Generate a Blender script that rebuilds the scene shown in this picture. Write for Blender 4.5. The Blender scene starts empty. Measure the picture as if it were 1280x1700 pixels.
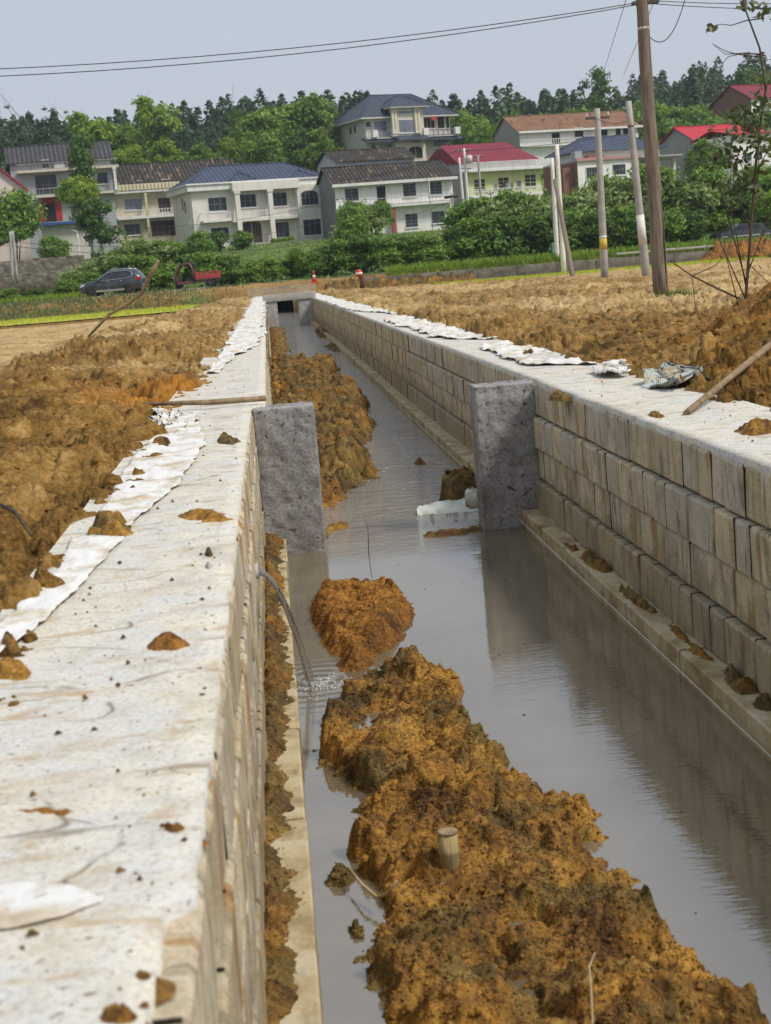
import bpy, bmesh, math, random
import numpy as np
from mathutils import Vector, Matrix, Euler

SC = bpy.context.scene
COL = SC.collection
R = math.radians
PI = math.pi

# ------------------------------------------------------------------ camera
CAMH = 0.95                      # lens height above the canal wall tops (z = 0)
FPX = 2500.0                     # focal length in pixels of a 1280 x 1700 picture
YAW, PITCH, ROLL = 3.78, 9.077, 4.8
cam_data = bpy.data.cameras.new('camera')
cam = bpy.data.objects.new('camera', cam_data)
COL.objects.link(cam)
SC.camera = cam
cam_data.sensor_fit = 'VERTICAL'
cam_data.sensor_height = 36.0
cam_data.lens = 36.0 * FPX / 1700.0
cam_data.clip_start = 0.1
cam_data.clip_end = 3000
CAM_ROT = (Matrix.Rotation(R(-YAW), 3, 'Z') @ Matrix.Rotation(R(90 - PITCH), 3, 'X') @ Matrix.Rotation(R(-ROLL), 3, 'Z'))
cam.matrix_world = Matrix.Translation((0, 0, CAMH)) @ CAM_ROT.to_4x4()
cam_data.dof.use_dof = True
cam_data.dof.focus_distance = 14.0
cam_data.dof.aperture_fstop = 6.3

# ------------------------------------------------------------------ light
SUN_EL, SUN_AZ = 50.0, 122.0     # azimuth measured clockwise from +Y (away along the canal)
world = bpy.data.worlds.new('World')
SC.world = world
world.use_nodes = True
wn = world.node_tree
wn.nodes.clear()
w_out = wn.nodes.new('ShaderNodeOutputWorld')
w_bg = wn.nodes.new('ShaderNodeBackground')
w_sky = wn.nodes.new('ShaderNodeTexSky')
w_sky.sky_type = 'NISHITA'
w_sky.sun_disc = False
w_sky.sun_elevation = R(SUN_EL)
w_sky.sun_rotation = R(SUN_AZ)
w_sky.air_density = 1.0
w_sky.dust_density = 3.0
w_sky.ozone_density = 1.5
w_mix = wn.nodes.new('ShaderNodeMix')
w_mix.data_type = 'RGBA'
w_mix.inputs['Factor'].default_value = 0.78          # thin even overcast in front of the blue
w_mix.inputs['B'].default_value = (5.55, 6.0, 6.75, 1)
wn.links.new(w_sky.outputs['Color'], w_mix.inputs['A'])
wn.links.new(w_mix.outputs['Result'], w_bg.inputs['Color'])
w_bg.inputs['Strength'].default_value = 0.085
wn.links.new(w_bg.outputs['Background'], w_out.inputs['Surface'])

sun_data = bpy.data.lights.new('sun', 'SUN')
sun_data.energy = 2.25
sun_data.angle = R(12)
sun_data.color = (1.0, 0.95, 0.87)
sun = bpy.data.objects.new('sun', sun_data)
COL.objects.link(sun)
to_sun = Vector((math.sin(R(SUN_AZ)) * math.cos(R(SUN_EL)), math.cos(R(SUN_AZ)) * math.cos(R(SUN_EL)), math.sin(R(SUN_EL))))
sun.rotation_euler = to_sun.to_track_quat('Z', 'Y').to_euler()
sun.location = to_sun * 60

SC.view_settings.view_transform = 'Standard'
SC.view_settings.look = 'None'
SC.view_settings.gamma = 1.0
SC.view_settings.exposure = 0.40
SC.render.engine = 'CYCLES'
SC.cycles.use_denoising = True
SC.cycles.max_bounces = 7
SC.cycles.diffuse_bounces = 3
SC.cycles.transparent_max_bounces = 6
SC.cycles.volume_bounces = 0
SC.cycles.caustics_reflective = False
SC.cycles.caustics_refractive = False

# ------------------------------------------------------------------ picture -> place
CAM_O = Vector((0, 0, CAMH))
def ray(px, py):
    return CAM_ROT @ Vector(((px - 640.0) / FPX, -(py - 850.0) / FPX, -1.0))
def at(px, py, Y):
    d = ray(px, py)
    return CAM_O + d * (Y / d.y)
def on(px, py, z=0.0):
    d = ray(px, py)
    return CAM_O + d * ((z - CAMH) / d.z)
def proj(p):
    v = CAM_ROT.transposed() @ (Vector(p) - CAM_O)
    return (640 + FPX * v.x / -v.z, 850 - FPX * v.y / -v.z)

# ------------------------------------------------------------------ noise (vectorised)
_rs = np.random.RandomState(7)
_perm = np.concatenate([_rs.permutation(256)] * 3).astype(np.int64)
_ga = _rs.rand(256) * 2 * np.pi
_gx, _gy = np.cos(_ga), np.sin(_ga)
_rnd = _rs.rand(256)
_rnd2 = _rs.rand(256)
_rnd3 = _rs.rand(256)
def pn(x, y, seed=0):
    x = np.asarray(x, float) + seed * 17.31; y = np.asarray(y, float) + seed * 9.77
    xi = np.floor(x).astype(np.int64); yi = np.floor(y).astype(np.int64)
    xf = x - xi; yf = y - yi
    u = xf * xf * xf * (xf * (xf * 6 - 15) + 10); v = yf * yf * yf * (yf * (yf * 6 - 15) + 10)
    def g(ix, iy, fx, fy):
        h = _perm[_perm[ix & 255] + (iy & 255)]
        return _gx[h] * fx + _gy[h] * fy
    a = g(xi, yi, xf, yf); b = g(xi + 1, yi, xf - 1, yf)
    c = g(xi, yi + 1, xf, yf - 1); d = g(xi + 1, yi + 1, xf - 1, yf - 1)
    return ((a + (b - a) * u) * (1 - v) + (c + (d - c) * u) * v) * 1.5
def fbm(x, y, o=4, seed=0, gain=0.5):
    s = 0; a = 1.0; f = 1.0
    for i in range(o):
        s = s + a * pn(np.asarray(x) * f, np.asarray(y) * f, seed + i); a *= gain; f *= 2.03
    return s
def clods(x, y, seed=0, r0=0.45, r1=0.85):
    """domes of random size, one per cell: lumps of earth, 0..1"""
    x = np.asarray(x, float) + seed * 3.7; y = np.asarray(y, float) + seed * 5.1
    xi = np.floor(x).astype(np.int64); yi = np.floor(y).astype(np.int64)
    best = np.zeros_like(x)
    for dx in (-1, 0, 1):
        for dy in (-1, 0, 1):
            h = _perm[_perm[(xi + dx) & 255] + ((yi + dy) & 255)]
            px_ = xi + dx + _rnd[h]; py_ = yi + dy + _rnd2[h]
            r = r0 + (r1 - r0) * _rnd3[h]
            d2 = ((x - px_) ** 2 + (y - py_) ** 2) / (r * r)
            best = np.maximum(best, np.sqrt(np.clip(1 - d2, 0, 1)) * r)
    return best
def chunks(x, y, seed=0, tilt=0.9):
    """broken slabs of earth: every cell its own height and tilt, a crack between cells; returns (height, id)"""
    x = np.asarray(x, float) + seed * 2.9; y = np.asarray(y, float) + seed * 4.3
    xi = np.floor(x).astype(np.int64); yi = np.floor(y).astype(np.int64)
    f1 = np.full_like(x, 9.0); f2 = np.full_like(x, 9.0); hh = np.zeros_like(x); idd = np.zeros_like(x)
    for dx in (-1, 0, 1):
        for dy in (-1, 0, 1):
            h = _perm[_perm[(xi + dx) & 255] + ((yi + dy) & 255)]
            ox = x - (xi + dx + _rnd[h]); oy = y - (yi + dy + _rnd2[h])
            d = np.hypot(ox, oy)
            new = d < f1
            f2 = np.where(new, f1, np.minimum(f2, d))
            hv = _rnd3[h] + tilt * (ox * (_rnd2[h] - .5) + oy * (_rnd[h] - .5))
            hh = np.where(new, hv, hh); idd = np.where(new, _rnd3[(h * 7 + 3) & 255], idd); f1 = np.where(new, d, f1)
    crack = np.clip((f2 - f1) / 0.16, 0, 1)
    return (hh - .5) * (0.35 + 0.65 * crack) - 0.35 * (1 - crack), idd
def sstep(a, b, x):
    t = np.clip((np.asarray(x, float) - a) / (b - a), 0, 1)
    return t * t * (3 - 2 * t)

# ------------------------------------------------------------------ objects
def tag(o, label=None, cat=None, group=None, kind=None):
    if label: o['label'] = label
    if cat: o['category'] = cat
    if group: o['group'] = group
    if kind: o['kind'] = kind
    return o
def link(o, parent=None):
    COL.objects.link(o)
    if parent: o.parent = parent
    return o
def empty(name, loc=(0, 0, 0), rz=0.0):
    o = bpy.data.objects.new(name, None)
    o.location = loc; o.rotation_euler = (0, 0, rz); o.empty_display_size = 0.2
    return link(o)
def copy_tree(o, parent=None):
    c = o.copy(); link(c)
    if parent: c.parent = parent
    for ch in o.children: copy_tree(ch, c)
    return c
def np_mesh(name, V, F, mats, smooth=False, attrs=None):
    """V (n,3), F (m,k) with constant k"""
    V = np.asarray(V, np.float32); F = np.asarray(F, np.int32)
    me = bpy.data.meshes.new(name)
    n, (m, k) = len(V), F.shape
    me.vertices.add(n); me.vertices.foreach_set('co', V.ravel())
    me.loops.add(m * k); me.loops.foreach_set('vertex_index', F.ravel())
    me.polygons.add(m)
    me.polygons.foreach_set('loop_start', np.arange(0, m * k, k, dtype=np.int32))
    me.polygons.foreach_set('loop_total', np.full(m, k, np.int32))
    if smooth: me.polygons.foreach_set('use_smooth', np.ones(m, bool))
    me.update(calc_edges=True)
    for key, arr in (attrs or {}).items():
        at_ = me.attributes.new(key, 'FLOAT', 'POINT')
        at_.data.foreach_set('value', np.asarray(arr, np.float32))
    for mt in (mats if isinstance(mats, (list, tuple)) else [mats]): me.materials.append(mt)
    return me
def grid_faces(nr, nc, off=0):
    i = np.arange(nr - 1)[:, None] * nc + np.arange(nc - 1)[None, :]
    i = i.ravel() + off
    return np.stack([i, i + 1, i + nc + 1, i + nc], 1)
def np_obj(name, V, F, mats, parent=None, smooth=False, attrs=None):
    return link(bpy.data.objects.new(name, np_mesh(name, V, F, mats, smooth, attrs)), parent)

class MB:
    """collects shapes; build() links them as one mesh object"""
    def __init__(s): s.v = []; s.f = []; s.m = []; s.sm = []
    def add(s, vs, fs, mi=0, smooth=False):
        o = len(s.v); s.v += [tuple(p) for p in vs]
        for f in fs: s.f.append(tuple(i + o for i in f)); s.m.append(mi); s.sm.append(smooth)
        return s
    def box(s, x0, x1, y0, y1, z0, z1, mi=0, M=None):
        p = [(x0, y0, z0), (x1, y0, z0), (x1, y1, z0), (x0, y1, z0), (x0, y0, z1), (x1, y0, z1), (x1, y1, z1), (x0, y1, z1)]
        if M: p = [M @ Vector(q) for q in p]
        return s.add(p, [(0, 3, 2, 1), (4, 5, 6, 7), (0, 1, 5, 4), (1, 2, 6, 5), (2, 3, 7, 6), (3, 0, 4, 7)], mi)
    def prism(s, poly, axis, a, b, mi=0, smooth=False):
        """poly: 2d points; axis 'x': points are (y,z), 'y': (x,z), 'z': (x,y)"""
        def mk(p, t): return {'x': (t, p[0], p[1]), 'y': (p[0], t, p[1]), 'z': (p[0], p[1], t)}[axis]
        n = len(poly)
        vs = [mk(p, a) for p in poly] + [mk(p, b) for p in poly]
        fs = [tuple(range(n)), tuple(range(2 * n - 1, n - 1, -1))] + [(i, i + n, (i + 1) % n + n, (i + 1) % n) for i in range(n)]
        return s.add(vs, fs, mi, smooth)
    def tube(s, pts, rad, n=8, mi=0, cap=True, smooth=True):
        pts = [Vector(p) for p in pts]
        if not isinstance(rad, (list, tuple)): rad = [rad] * len(pts)
        vs = []; ref = None
        for i, p in enumerate(pts):
            t = (pts[min(i + 1, len(pts) - 1)] - pts[max(i - 1, 0)]).normalized()
            if ref is None:
                ref = t.cross(Vector((0, 0, 1))) if abs(t.z) < 0.9 else t.cross(Vector((1, 0, 0)))
            ref = (ref - t * ref.dot(t)).normalized()
            b = t.cross(ref)
            for k in range(n):
                a = 2 * PI * k / n
                vs.append(p + (ref * math.cos(a) + b * math.sin(a)) * rad[i])
        fs = []
        for i in range(len(pts) - 1):
            for k in range(n):
                fs.append((i * n + k, i * n + (k + 1) % n, (i + 1) * n + (k + 1) % n, (i + 1) * n + k))
        s.add(vs, fs, mi, smooth)
        if cap:
            o = len(s.v) - len(vs)
            s.f.append(tuple(o + k for k in range(n))[::-1]); s.m.append(mi); s.sm.append(False)
            s.f.append(tuple(o + len(vs) - n + k for k in range(n))); s.m.append(mi); s.sm.append(False)
        return s
    def lathe(s, prof, c=(0, 0, 0), n=16, axis='z', mi=0, smooth=True):
        """prof: (radius, height) pairs"""
        vs = []
        for r, h in prof:
            for k in range(n):
                a = 2 * PI * k / n
                u, v = r * math.cos(a), r * math.sin(a)
                q = {'z': (u, v, h), 'x': (h, u, v), 'y': (u, h, v)}[axis]
                vs.append((q[0] + c[0], q[1] + c[1], q[2] + c[2]))
        fs = []
        for i in range(len(prof) - 1):
            for k in range(n):
                fs.append((i * n + k, i * n + (k + 1) % n, (i + 1) * n + (k + 1) % n, (i + 1) * n + k))
        fs.append(tuple(range(n))[::-1]); fs.append(tuple((len(prof) - 1) * n + k for k in range(n)))
        return s.add(vs, fs, mi, smooth)
    def mesh(s, name, mats):
        me = bpy.data.meshes.new(name)
        me.from_pydata(s.v, [], s.f)
        me.polygons.foreach_set('material_index', s.m)
        me.polygons.foreach_set('use_smooth', s.sm)
        for mt in (mats if isinstance(mats, (list, tuple)) else [mats]): me.materials.append(mt)
        bm = bmesh.new(); bm.from_mesh(me)
        bmesh.ops.recalc_face_normals(bm, faces=bm.faces)
        bm.to_mesh(me); bm.free()
        return me
    def build(s, name, mats, parent=None, loc=None):
        o = bpy.data.objects.new(name, s.mesh(name, mats))
        if loc: o.location = loc
        return link(o, parent)

# ------------------------------------------------------------------ materials
class NT:
    def __init__(s, name):
        s.mat = bpy.data.materials.new(name); s.mat.use_nodes = True
        s.t = s.mat.node_tree; s.t.nodes.clear()
        s.out = s.t.nodes.new('ShaderNodeOutputMaterial')
    def n(s, typ, **kw):
        nd = s.t.nodes.new(typ)
        for k, v in kw.items():
            if k.startswith('i_'):
                key = k[2:]; nd.inputs[int(key) if key.isdigit() else key.replace('_', ' ')].default_value = v
            else: setattr(nd, k, v)
        return nd
    def l(s, a, b): s.t.links.new(a, b); return b
    def pos(s, scale=(1, 1, 1), obj=False, rnd=0.0):
        g = s.n('ShaderNodeTexCoord').outputs['Object'] if obj else s.n('ShaderNodeNewGeometry').outputs['Position']
        if rnd:
            oi = s.n('ShaderNodeObjectInfo')
            mu = s.n('ShaderNodeMath', operation='MULTIPLY'); s.l(oi.outputs['Random'], mu.inputs[0]); mu.inputs[1].default_value = rnd
            ad = s.n('ShaderNodeVectorMath', operation='ADD'); s.l(g, ad.inputs[0]); s.l(mu.outputs[0], ad.inputs[1]); g = ad.outputs[0]
        m = s.n('ShaderNodeMapping'); m.inputs['Scale'].default_value = scale
        s.l(g, m.inputs['Vector']); return m.outputs['Vector']
    def noise(s, vec, scale, detail=4, rough=0.55, dist=0.0):
        nd = s.n('ShaderNodeTexNoise'); nd.inputs['Scale'].default_value = scale
        nd.inputs['Detail'].default_value = detail; nd.inputs['Roughness'].default_value = rough
        nd.inputs['Distortion'].default_value = dist
        s.l(vec, nd.inputs['Vector']); return nd.outputs['Fac']
    def ramp(s, fac, stops, interp='LINEAR'):
        nd = s.n('ShaderNodeValToRGB'); cr = nd.color_ramp; cr.interpolation = interp
        while len(cr.elements) < len(stops): cr.elements.new(0.5)
        for e, (p, c) in zip(cr.elements, stops):
            e.position = p; e.color = (c, c, c, 1) if isinstance(c, (int, float)) else (*c, 1)
        s.l(fac, nd.inputs['Fac']); return nd.outputs['Color']
    def mix(s, fac, a, b, mode='MIX'):
        nd = s.n('ShaderNodeMix', data_type='RGBA', blend_type=mode)
        for sock, v in ((nd.inputs['Factor'], fac), (nd.inputs['A'], a), (nd.inputs['B'], b)):
            if isinstance(v, (int, float)): sock.default_value = v
            elif isinstance(v, tuple): sock.default_value = (*v, 1)
            else: s.l(v, sock)
        return nd.outputs['Result']
    def math(s, op, a, b=0.0, clamp=False):
        nd = s.n('ShaderNodeMath', operation=op, use_clamp=clamp)
        for i, v in enumerate((a, b)):
            if isinstance(v, (int, float)): nd.inputs[i].default_value = v
            else: s.l(v, nd.inputs[i])
        return nd.outputs[0]
    def bump(s, h, strength=0.3, dist=0.02, normal=None):
        nd = s.n('ShaderNodeBump'); nd.inputs['Strength'].default_value = strength; nd.inputs['Distance'].default_value = dist
        s.l(h, nd.inputs['Height'])
        if normal: s.l(normal, nd.inputs['Normal'])
        return nd.outputs['Normal']
    def bsdf(s, color, rough=0.8, normal=None, spec=0.5, metal=0.0, **kw):
        p = s.n('ShaderNodeBsdfPrincipled')
        for key, v in (('Base Color', color), ('Roughness', rough), ('Specular IOR Level', spec), ('Metallic', metal)):
            if isinstance(v, (int, float)): p.inputs[key].default_value = v
            elif isinstance(v, tuple): p.inputs[key].default_value = (*v, 1)
            else: s.l(v, p.inputs[key])
        if normal: s.l(normal, p.inputs['Normal'])
        for k, v in kw.items(): p.inputs[k.replace('_', ' ')].default_value = v
        s.l(p.outputs[0], s.out.inputs['Surface']); s.p = p
        return s.mat
    def sep(s, vec):
        nd = s.n('ShaderNodeSeparateXYZ'); s.l(vec, nd.inputs[0]); return nd.outputs
    def attr(s, name):
        return s.n('ShaderNodeAttribute', attribute_name=name).outputs['Fac']
    def orand(s): return s.n('ShaderNodeObjectInfo').outputs['Random']

M = {}
def plain(name, col, rough=0.6, var=0.12, scale=6.0, spec=0.4, metal=0.0, bump=0.0):
    t = NT(name); v = t.pos()
    n = t.noise(v, scale, 5, 0.6)
    c = t.mix(t.ramp(n, [(0.3, 0.0), (0.7, 1.0)]), tuple(x * (1 - var) for x in col), tuple(min(1, x * (1 + var)) for x in col))
    nm = t.bump(n, bump, 0.02) if bump else None
    M[name] = t.bsdf(c, rough, nm, spec, metal)
    return M[name]

def lump_cloud(P, S, rng, tint=None):
    """many small angular lumps of earth in one mesh: positions P (n,3), sizes S (n)"""
    t = (1 + 5 ** .5) / 2
    ico = np.array([(-1, t, 0), (1, t, 0), (-1, -t, 0), (1, -t, 0), (0, -1, t), (0, 1, t), (0, -1, -t), (0, 1, -t), (t, 0, -1), (t, 0, 1), (-t, 0, -1), (-t, 0, 1)]) / 1.9
    tri = np.array([(0, 11, 5), (0, 5, 1), (0, 1, 7), (0, 7, 10), (0, 10, 11), (1, 5, 9), (5, 11, 4), (11, 10, 2), (10, 7, 6), (7, 1, 8), (3, 9, 4), (3, 4, 2), (3, 2, 6), (3, 6, 8), (3, 8, 9), (4, 9, 5), (2, 4, 11), (6, 2, 10), (8, 6, 7), (9, 8, 1)])
    n = len(P)
    V = ico[None] * (1 + 0.17 * rng.randn(n, 12, 1))
    a = rng.rand(n) * 6.283; c, s = np.cos(a)[:, None], np.sin(a)[:, None]
    V = np.stack([V[..., 0] * c - V[..., 1] * s, V[..., 0] * s + V[..., 1] * c, V[..., 2] * 0.75], 2)
    V = V * rng.uniform(.7, 1.35, (n, 1, 3)) * np.asarray(S)[:, None, None] + np.asarray(P)[:, None]
    F = tri[None] + (np.arange(n) * 12)[:, None, None]
    tn = np.repeat(rng.rand(n), 12)
    return V.reshape(-1, 3), F.reshape(-1, 3), tn

def crumb_cloud(P, S, rng):
    """very many tiny grains in one mesh (octahedra, jittered)"""
    oc = np.array([(1, 0, 0), (0, 1, 0), (-1, 0, 0), (0, -1, 0), (0, 0, 1), (0, 0, -1)], float)
    tri = np.array([(0, 1, 4), (1, 2, 4), (2, 3, 4), (3, 0, 4), (1, 0, 5), (2, 1, 5), (3, 2, 5), (0, 3, 5)])
    n = len(P)
    V = oc[None] + 0.28 * rng.randn(n, 6, 3)
    V = V * np.asarray(S)[:, None, None] + np.asarray(P)[:, None]
    F = tri[None] + (np.arange(n) * 6)[:, None, None]
    return V.reshape(-1, 3), F.reshape(-1, 3), np.repeat(rng.rand(n), 6)

def mud_mat(name, tones, dry=None, wet=0.0, sc=1.0, attr=False, lump=False, tones2=None):
    t = NT(name); v = t.pos()
    a = t.noise(v, 1.1 * sc, 5, 0.6, 0.4); b = t.noise(v, 7 * sc, 6, 0.65, 0.3); c = t.noise(v, 42 * sc, 5, 0.7)
    mixv = t.math('ADD', t.math('MULTIPLY', a, 0.28), t.math('ADD', t.math('MULTIPLY', b, 0.38), t.math('MULTIPLY', c, 0.34)))
    mixv = t.math('ADD', mixv, t.math('MULTIPLY', t.math('SUBTRACT', t.attr('tint'), 0.5), 0.09 if lump else 0.12))
    st = lambda tt: [(0.385 + 0.24 * i / (len(tt) - 1), tn) for i, tn in enumerate(tt)]
    col = t.ramp(mixv, st(tones))
    if tones2:
        pm = t.ramp(t.noise(v, 1.9 * sc, 4, 0.6, 0.5), [(0.46, 0.0), (0.58, 1.0)])
        col = t.mix(pm, col, t.ramp(mixv, st(tones2)))
    sp = t.noise(v, 130 * sc, 3, 0.6)
    col = t.mix(t.ramp(sp, [(0.35, 0.35), (0.62, 0.0)]), col, tuple(x * 0.45 for x in tones[0]))
    col = t.mix(t.ramp(t.noise(v, 55 * sc, 2, 0.5), [(0.70, 0.0), (0.76, 0.5)]), col, (0.52, 0.40, 0.20))
    if attr:
        g = t.attr('grass')
        gn = t.ramp(t.noise(v, 0.9, 6, 0.7), [(0.35, (0.045, 0.085, 0.018)), (0.5, (0.10, 0.16, 0.035)), (0.68, (0.19, 0.22, 0.06))])
        col = t.mix(g, col, gn)
        tn = t.attr('tan')
        tcol = t.ramp(mixv, [(0.385, (0.20, 0.12, 0.045)), (0.46, (0.38, 0.25, 0.105)), (0.54, (0.50, 0.36, 0.17)), (0.62, (0.60, 0.46, 0.25))])
        col = t.mix(tn, col, tcol)
        og = t.attr('rust')
        col = t.mix(og, col, t.ramp(b, [(0.3, (0.24, 0.085, 0.012)), (0.65, (0.50, 0.21, 0.03))]))
    h = t.math('ADD', t.math('MULTIPLY', b, 0.5), t.math('ADD', t.math('MULTIPLY', c, 0.35), t.math('MULTIPLY', sp, 0.2)))
    nm = t.bump(h, 0.9, 0.03 / sc)
    rg = t.ramp(a, [(0.35, 0.55 if wet else 0.85), (0.6, 0.95)])
    M[name] = t.bsdf(col, rg, nm, 0.30 if wet else 0.1)
    return M[name]
# ------------------------------------------------------------------ surface materials
OCHRE = [(0.055, 0.026, 0.007), (0.155, 0.073, 0.015), (0.31, 0.152, 0.027), (0.46, 0.235, 0.042), (0.58, 0.33, 0.075)]
OLIVE = [(0.045, 0.029, 0.009), (0.115, 0.073, 0.020), (0.215, 0.138, 0.036), (0.36, 0.235, 0.070)]
RUST = [(0.075, 0.031, 0.008), (0.19, 0.080, 0.015), (0.34, 0.148, 0.025), (0.48, 0.245, 0.048)]
FIELD = [(0.060, 0.032, 0.010), (0.145, 0.078, 0.020), (0.255, 0.142, 0.038), (0.36, 0.215, 0.066), (0.50, 0.32, 0.12)]
mud_mat('mud', OCHRE, wet=1, tones2=OLIVE)
mud_mat('mud_rust', RUST, wet=1)
mud_mat('mud_olive', OLIVE, wet=1, tones2=OCHRE[:4])
mud_mat('ground_soil', FIELD, attr=True)
mud_mat('lump', OCHRE, wet=1, lump=True, tones2=OLIVE)
mud_mat('lump_dry', FIELD, lump=True)
mud_mat('lump_rust', RUST, wet=1, lump=True)
mud_mat('lump_olive', OLIVE, wet=1, lump=True, tones2=OCHRE[:4])

def block_mat():
    t = NT('block_concrete'); r = t.orand()
    v = t.pos(); s = t.pos((1.0, 3.5, 0.8))
    base = t.ramp(r, [(0.0, (0.46, 0.385, 0.245)), (0.2, (0.66, 0.54, 0.345)), (0.4, (0.54, 0.50, 0.42)), (0.6, (0.72, 0.60, 0.395)), (0.8, (0.50, 0.45, 0.36)), (1.0, (0.68, 0.55, 0.345))])
    cl = t.noise(v, 5.0, 6, 0.65, 0.3)
    c = t.mix(t.ramp(cl, [(0.42, 0.0), (0.66, 0.55)]), base, (0.30, 0.24, 0.155))
    c = t.mix(t.ramp(t.noise(v, 11, 4, 0.6), [(0.52, 0.0), (0.70, 0.5)]), c, (0.66, 0.60, 0.49))
    st = t.noise(s, 3.4, 4, 0.6, 0.3)
    c = t.mix(t.ramp(st, [(0.54, 0.0), (0.67, 0.8)]), c, (0.15, 0.115, 0.07))
    c = t.mix(t.ramp(t.noise(t.pos((1, 3.6, 0.45)), 2.0, 3), [(0.60, 0.0), (0.67, 0.7)]), c, (0.36, 0.18, 0.045))
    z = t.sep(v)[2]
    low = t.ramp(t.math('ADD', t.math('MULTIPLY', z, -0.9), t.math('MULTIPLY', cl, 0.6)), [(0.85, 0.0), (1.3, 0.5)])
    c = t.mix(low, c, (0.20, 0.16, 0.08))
    fine = t.noise(v, 75, 4, 0.75)
    c = t.mix(t.ramp(fine, [(0.36, 0.5), (0.52, 0.0)]), c, (0.17, 0.135, 0.095))
    h = t.math('ADD', fine, t.math('MULTIPLY', cl, 0.8))
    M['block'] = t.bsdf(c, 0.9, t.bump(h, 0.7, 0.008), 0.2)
block_mat()

def cap_mat():
    t = NT('cap_concrete'); v = t.pos()
    a = t.noise(v, 1.6, 5, 0.6, 0.3); b = t.noise(v, 9, 5, 0.65); f = t.noise(v, 70, 3, .6)
    c = t.ramp(a, [(0.30, (0.50, 0.475, 0.41)), (0.44, (0.68, 0.64, 0.54)), (0.55, (0.61, 0.605, 0.575)), (0.66, (0.71, 0.66, 0.54)), (0.76, (0.66, 0.54, 0.35))])
    c = t.mix(t.ramp(b, [(0.48, 0.0), (0.68, 0.5)]), c, (0.47, 0.40, 0.29))
    c = t.mix(t.ramp(f, [(0.36, 0.45), (0.50, 0.0)]), c, (0.30, 0.26, 0.20))
    # arcs swept by the trowel: rings about centres repeated along the wall, broken up by noise
    ds = t.n('ShaderNodeTexNoise'); ds.inputs['Scale'].default_value = 2.2; ds.inputs['Detail'].default_value = 2; t.l(v, ds.inputs['Vector'])
    x, y, z = t.sep(v); nx, ny, nz = t.sep(ds.outputs['Color'])
    marks = None
    for k, (per, ph, cx, r0) in enumerate(((0.83, 0.0, -0.80, 0.34), (1.27, 0.4, -0.95, 0.60), (0.61, 0.2, 2.75, 0.40), (1.9, 0.9, 2.9, 0.62))):
        yy = t.math('ADD', y, t.math('ADD', ph, t.math('MULTIPLY', ny, 0.45)))
        ym = t.math('SUBTRACT', t.math('MULTIPLY', t.math('FRACT', t.math('DIVIDE', yy, per)), per), per * .5)
        xm = t.math('SUBTRACT', t.math('ADD', x, t.math('MULTIPLY', t.math('SUBTRACT', nx, .5), .35)), cx)
        r = t.math('SQRT', t.math('ADD', t.math('MULTIPLY', xm, xm), t.math('MULTIPLY', t.math('MULTIPLY', ym, ym), 5.0)))
        dr = t.math('ABSOLUTE', t.math('SUBTRACT', r, r0))
        ln = t.ramp(dr, [(0.0, 1.0), (0.012, 0.0)])
        marks = ln if marks is None else t.math('MAXIMUM', marks, ln)
    gate = t.ramp(t.noise(t.pos((1.6, 2.2, 1)), 2.6, 3), [(0.44, 0.0), (0.55, 0.9)])
    mk = t.math('MULTIPLY', marks, gate)
    c = t.mix(mk, c, (0.20, 0.155, 0.105))
    w = t.n('ShaderNodeTexWave', wave_type='BANDS', bands_direction='Y', wave_profile='SIN')
    w.inputs['Scale'].default_value = 0.8; w.inputs['Distortion'].default_value = 9.0; w.inputs['Detail'].default_value = 1.0; w.inputs['Detail Scale'].default_value = 0.55
    t.l(v, w.inputs['Vector'])
    line = t.math('MULTIPLY', t.ramp(w.outputs['Fac'], [(0.96, 0.0), (0.985, 1.0)]), t.ramp(t.noise(t.pos((1.2, 3.2, 1)), 2.4, 3), [(0.54, 0.0), (0.64, 0.7)]))
    c = t.mix(line, c, (0.22, 0.17, 0.12))
    sm = t.ramp(t.noise(t.pos((0.9, 2.0, 1)), 4.2, 6, 0.7, 0.6), [(0.54, 0.0), (0.68, 0.75)])
    c = t.mix(sm, c, (0.40, 0.275, 0.13))
    sd = t.ramp(t.math('ADD', t.math('MULTIPLY', x, 0.55), t.math('MULTIPLY', t.noise(v, 3.0, 5, .7), 1.1)), [(1.74, 0.0), (2.05, 0.65)])
    c = t.mix(sd, c, (0.44, 0.31, 0.155))          # earth trodden in along the soil side
    sp = t.ramp(t.noise(v, 34, 2, 0.5), [(0.66, 0.0), (0.72, 0.85)])
    c = t.mix(sp, c, (0.20, 0.16, 0.12))
    h = t.math('ADD', t.math('MULTIPLY', b, 0.6), t.math('SUBTRACT', f, t.math('MULTIPLY', mk, 0.9)))
    M['cap'] = t.bsdf(c, 0.88, t.bump(h, 0.5, 0.007), 0.25)
cap_mat()

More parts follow.
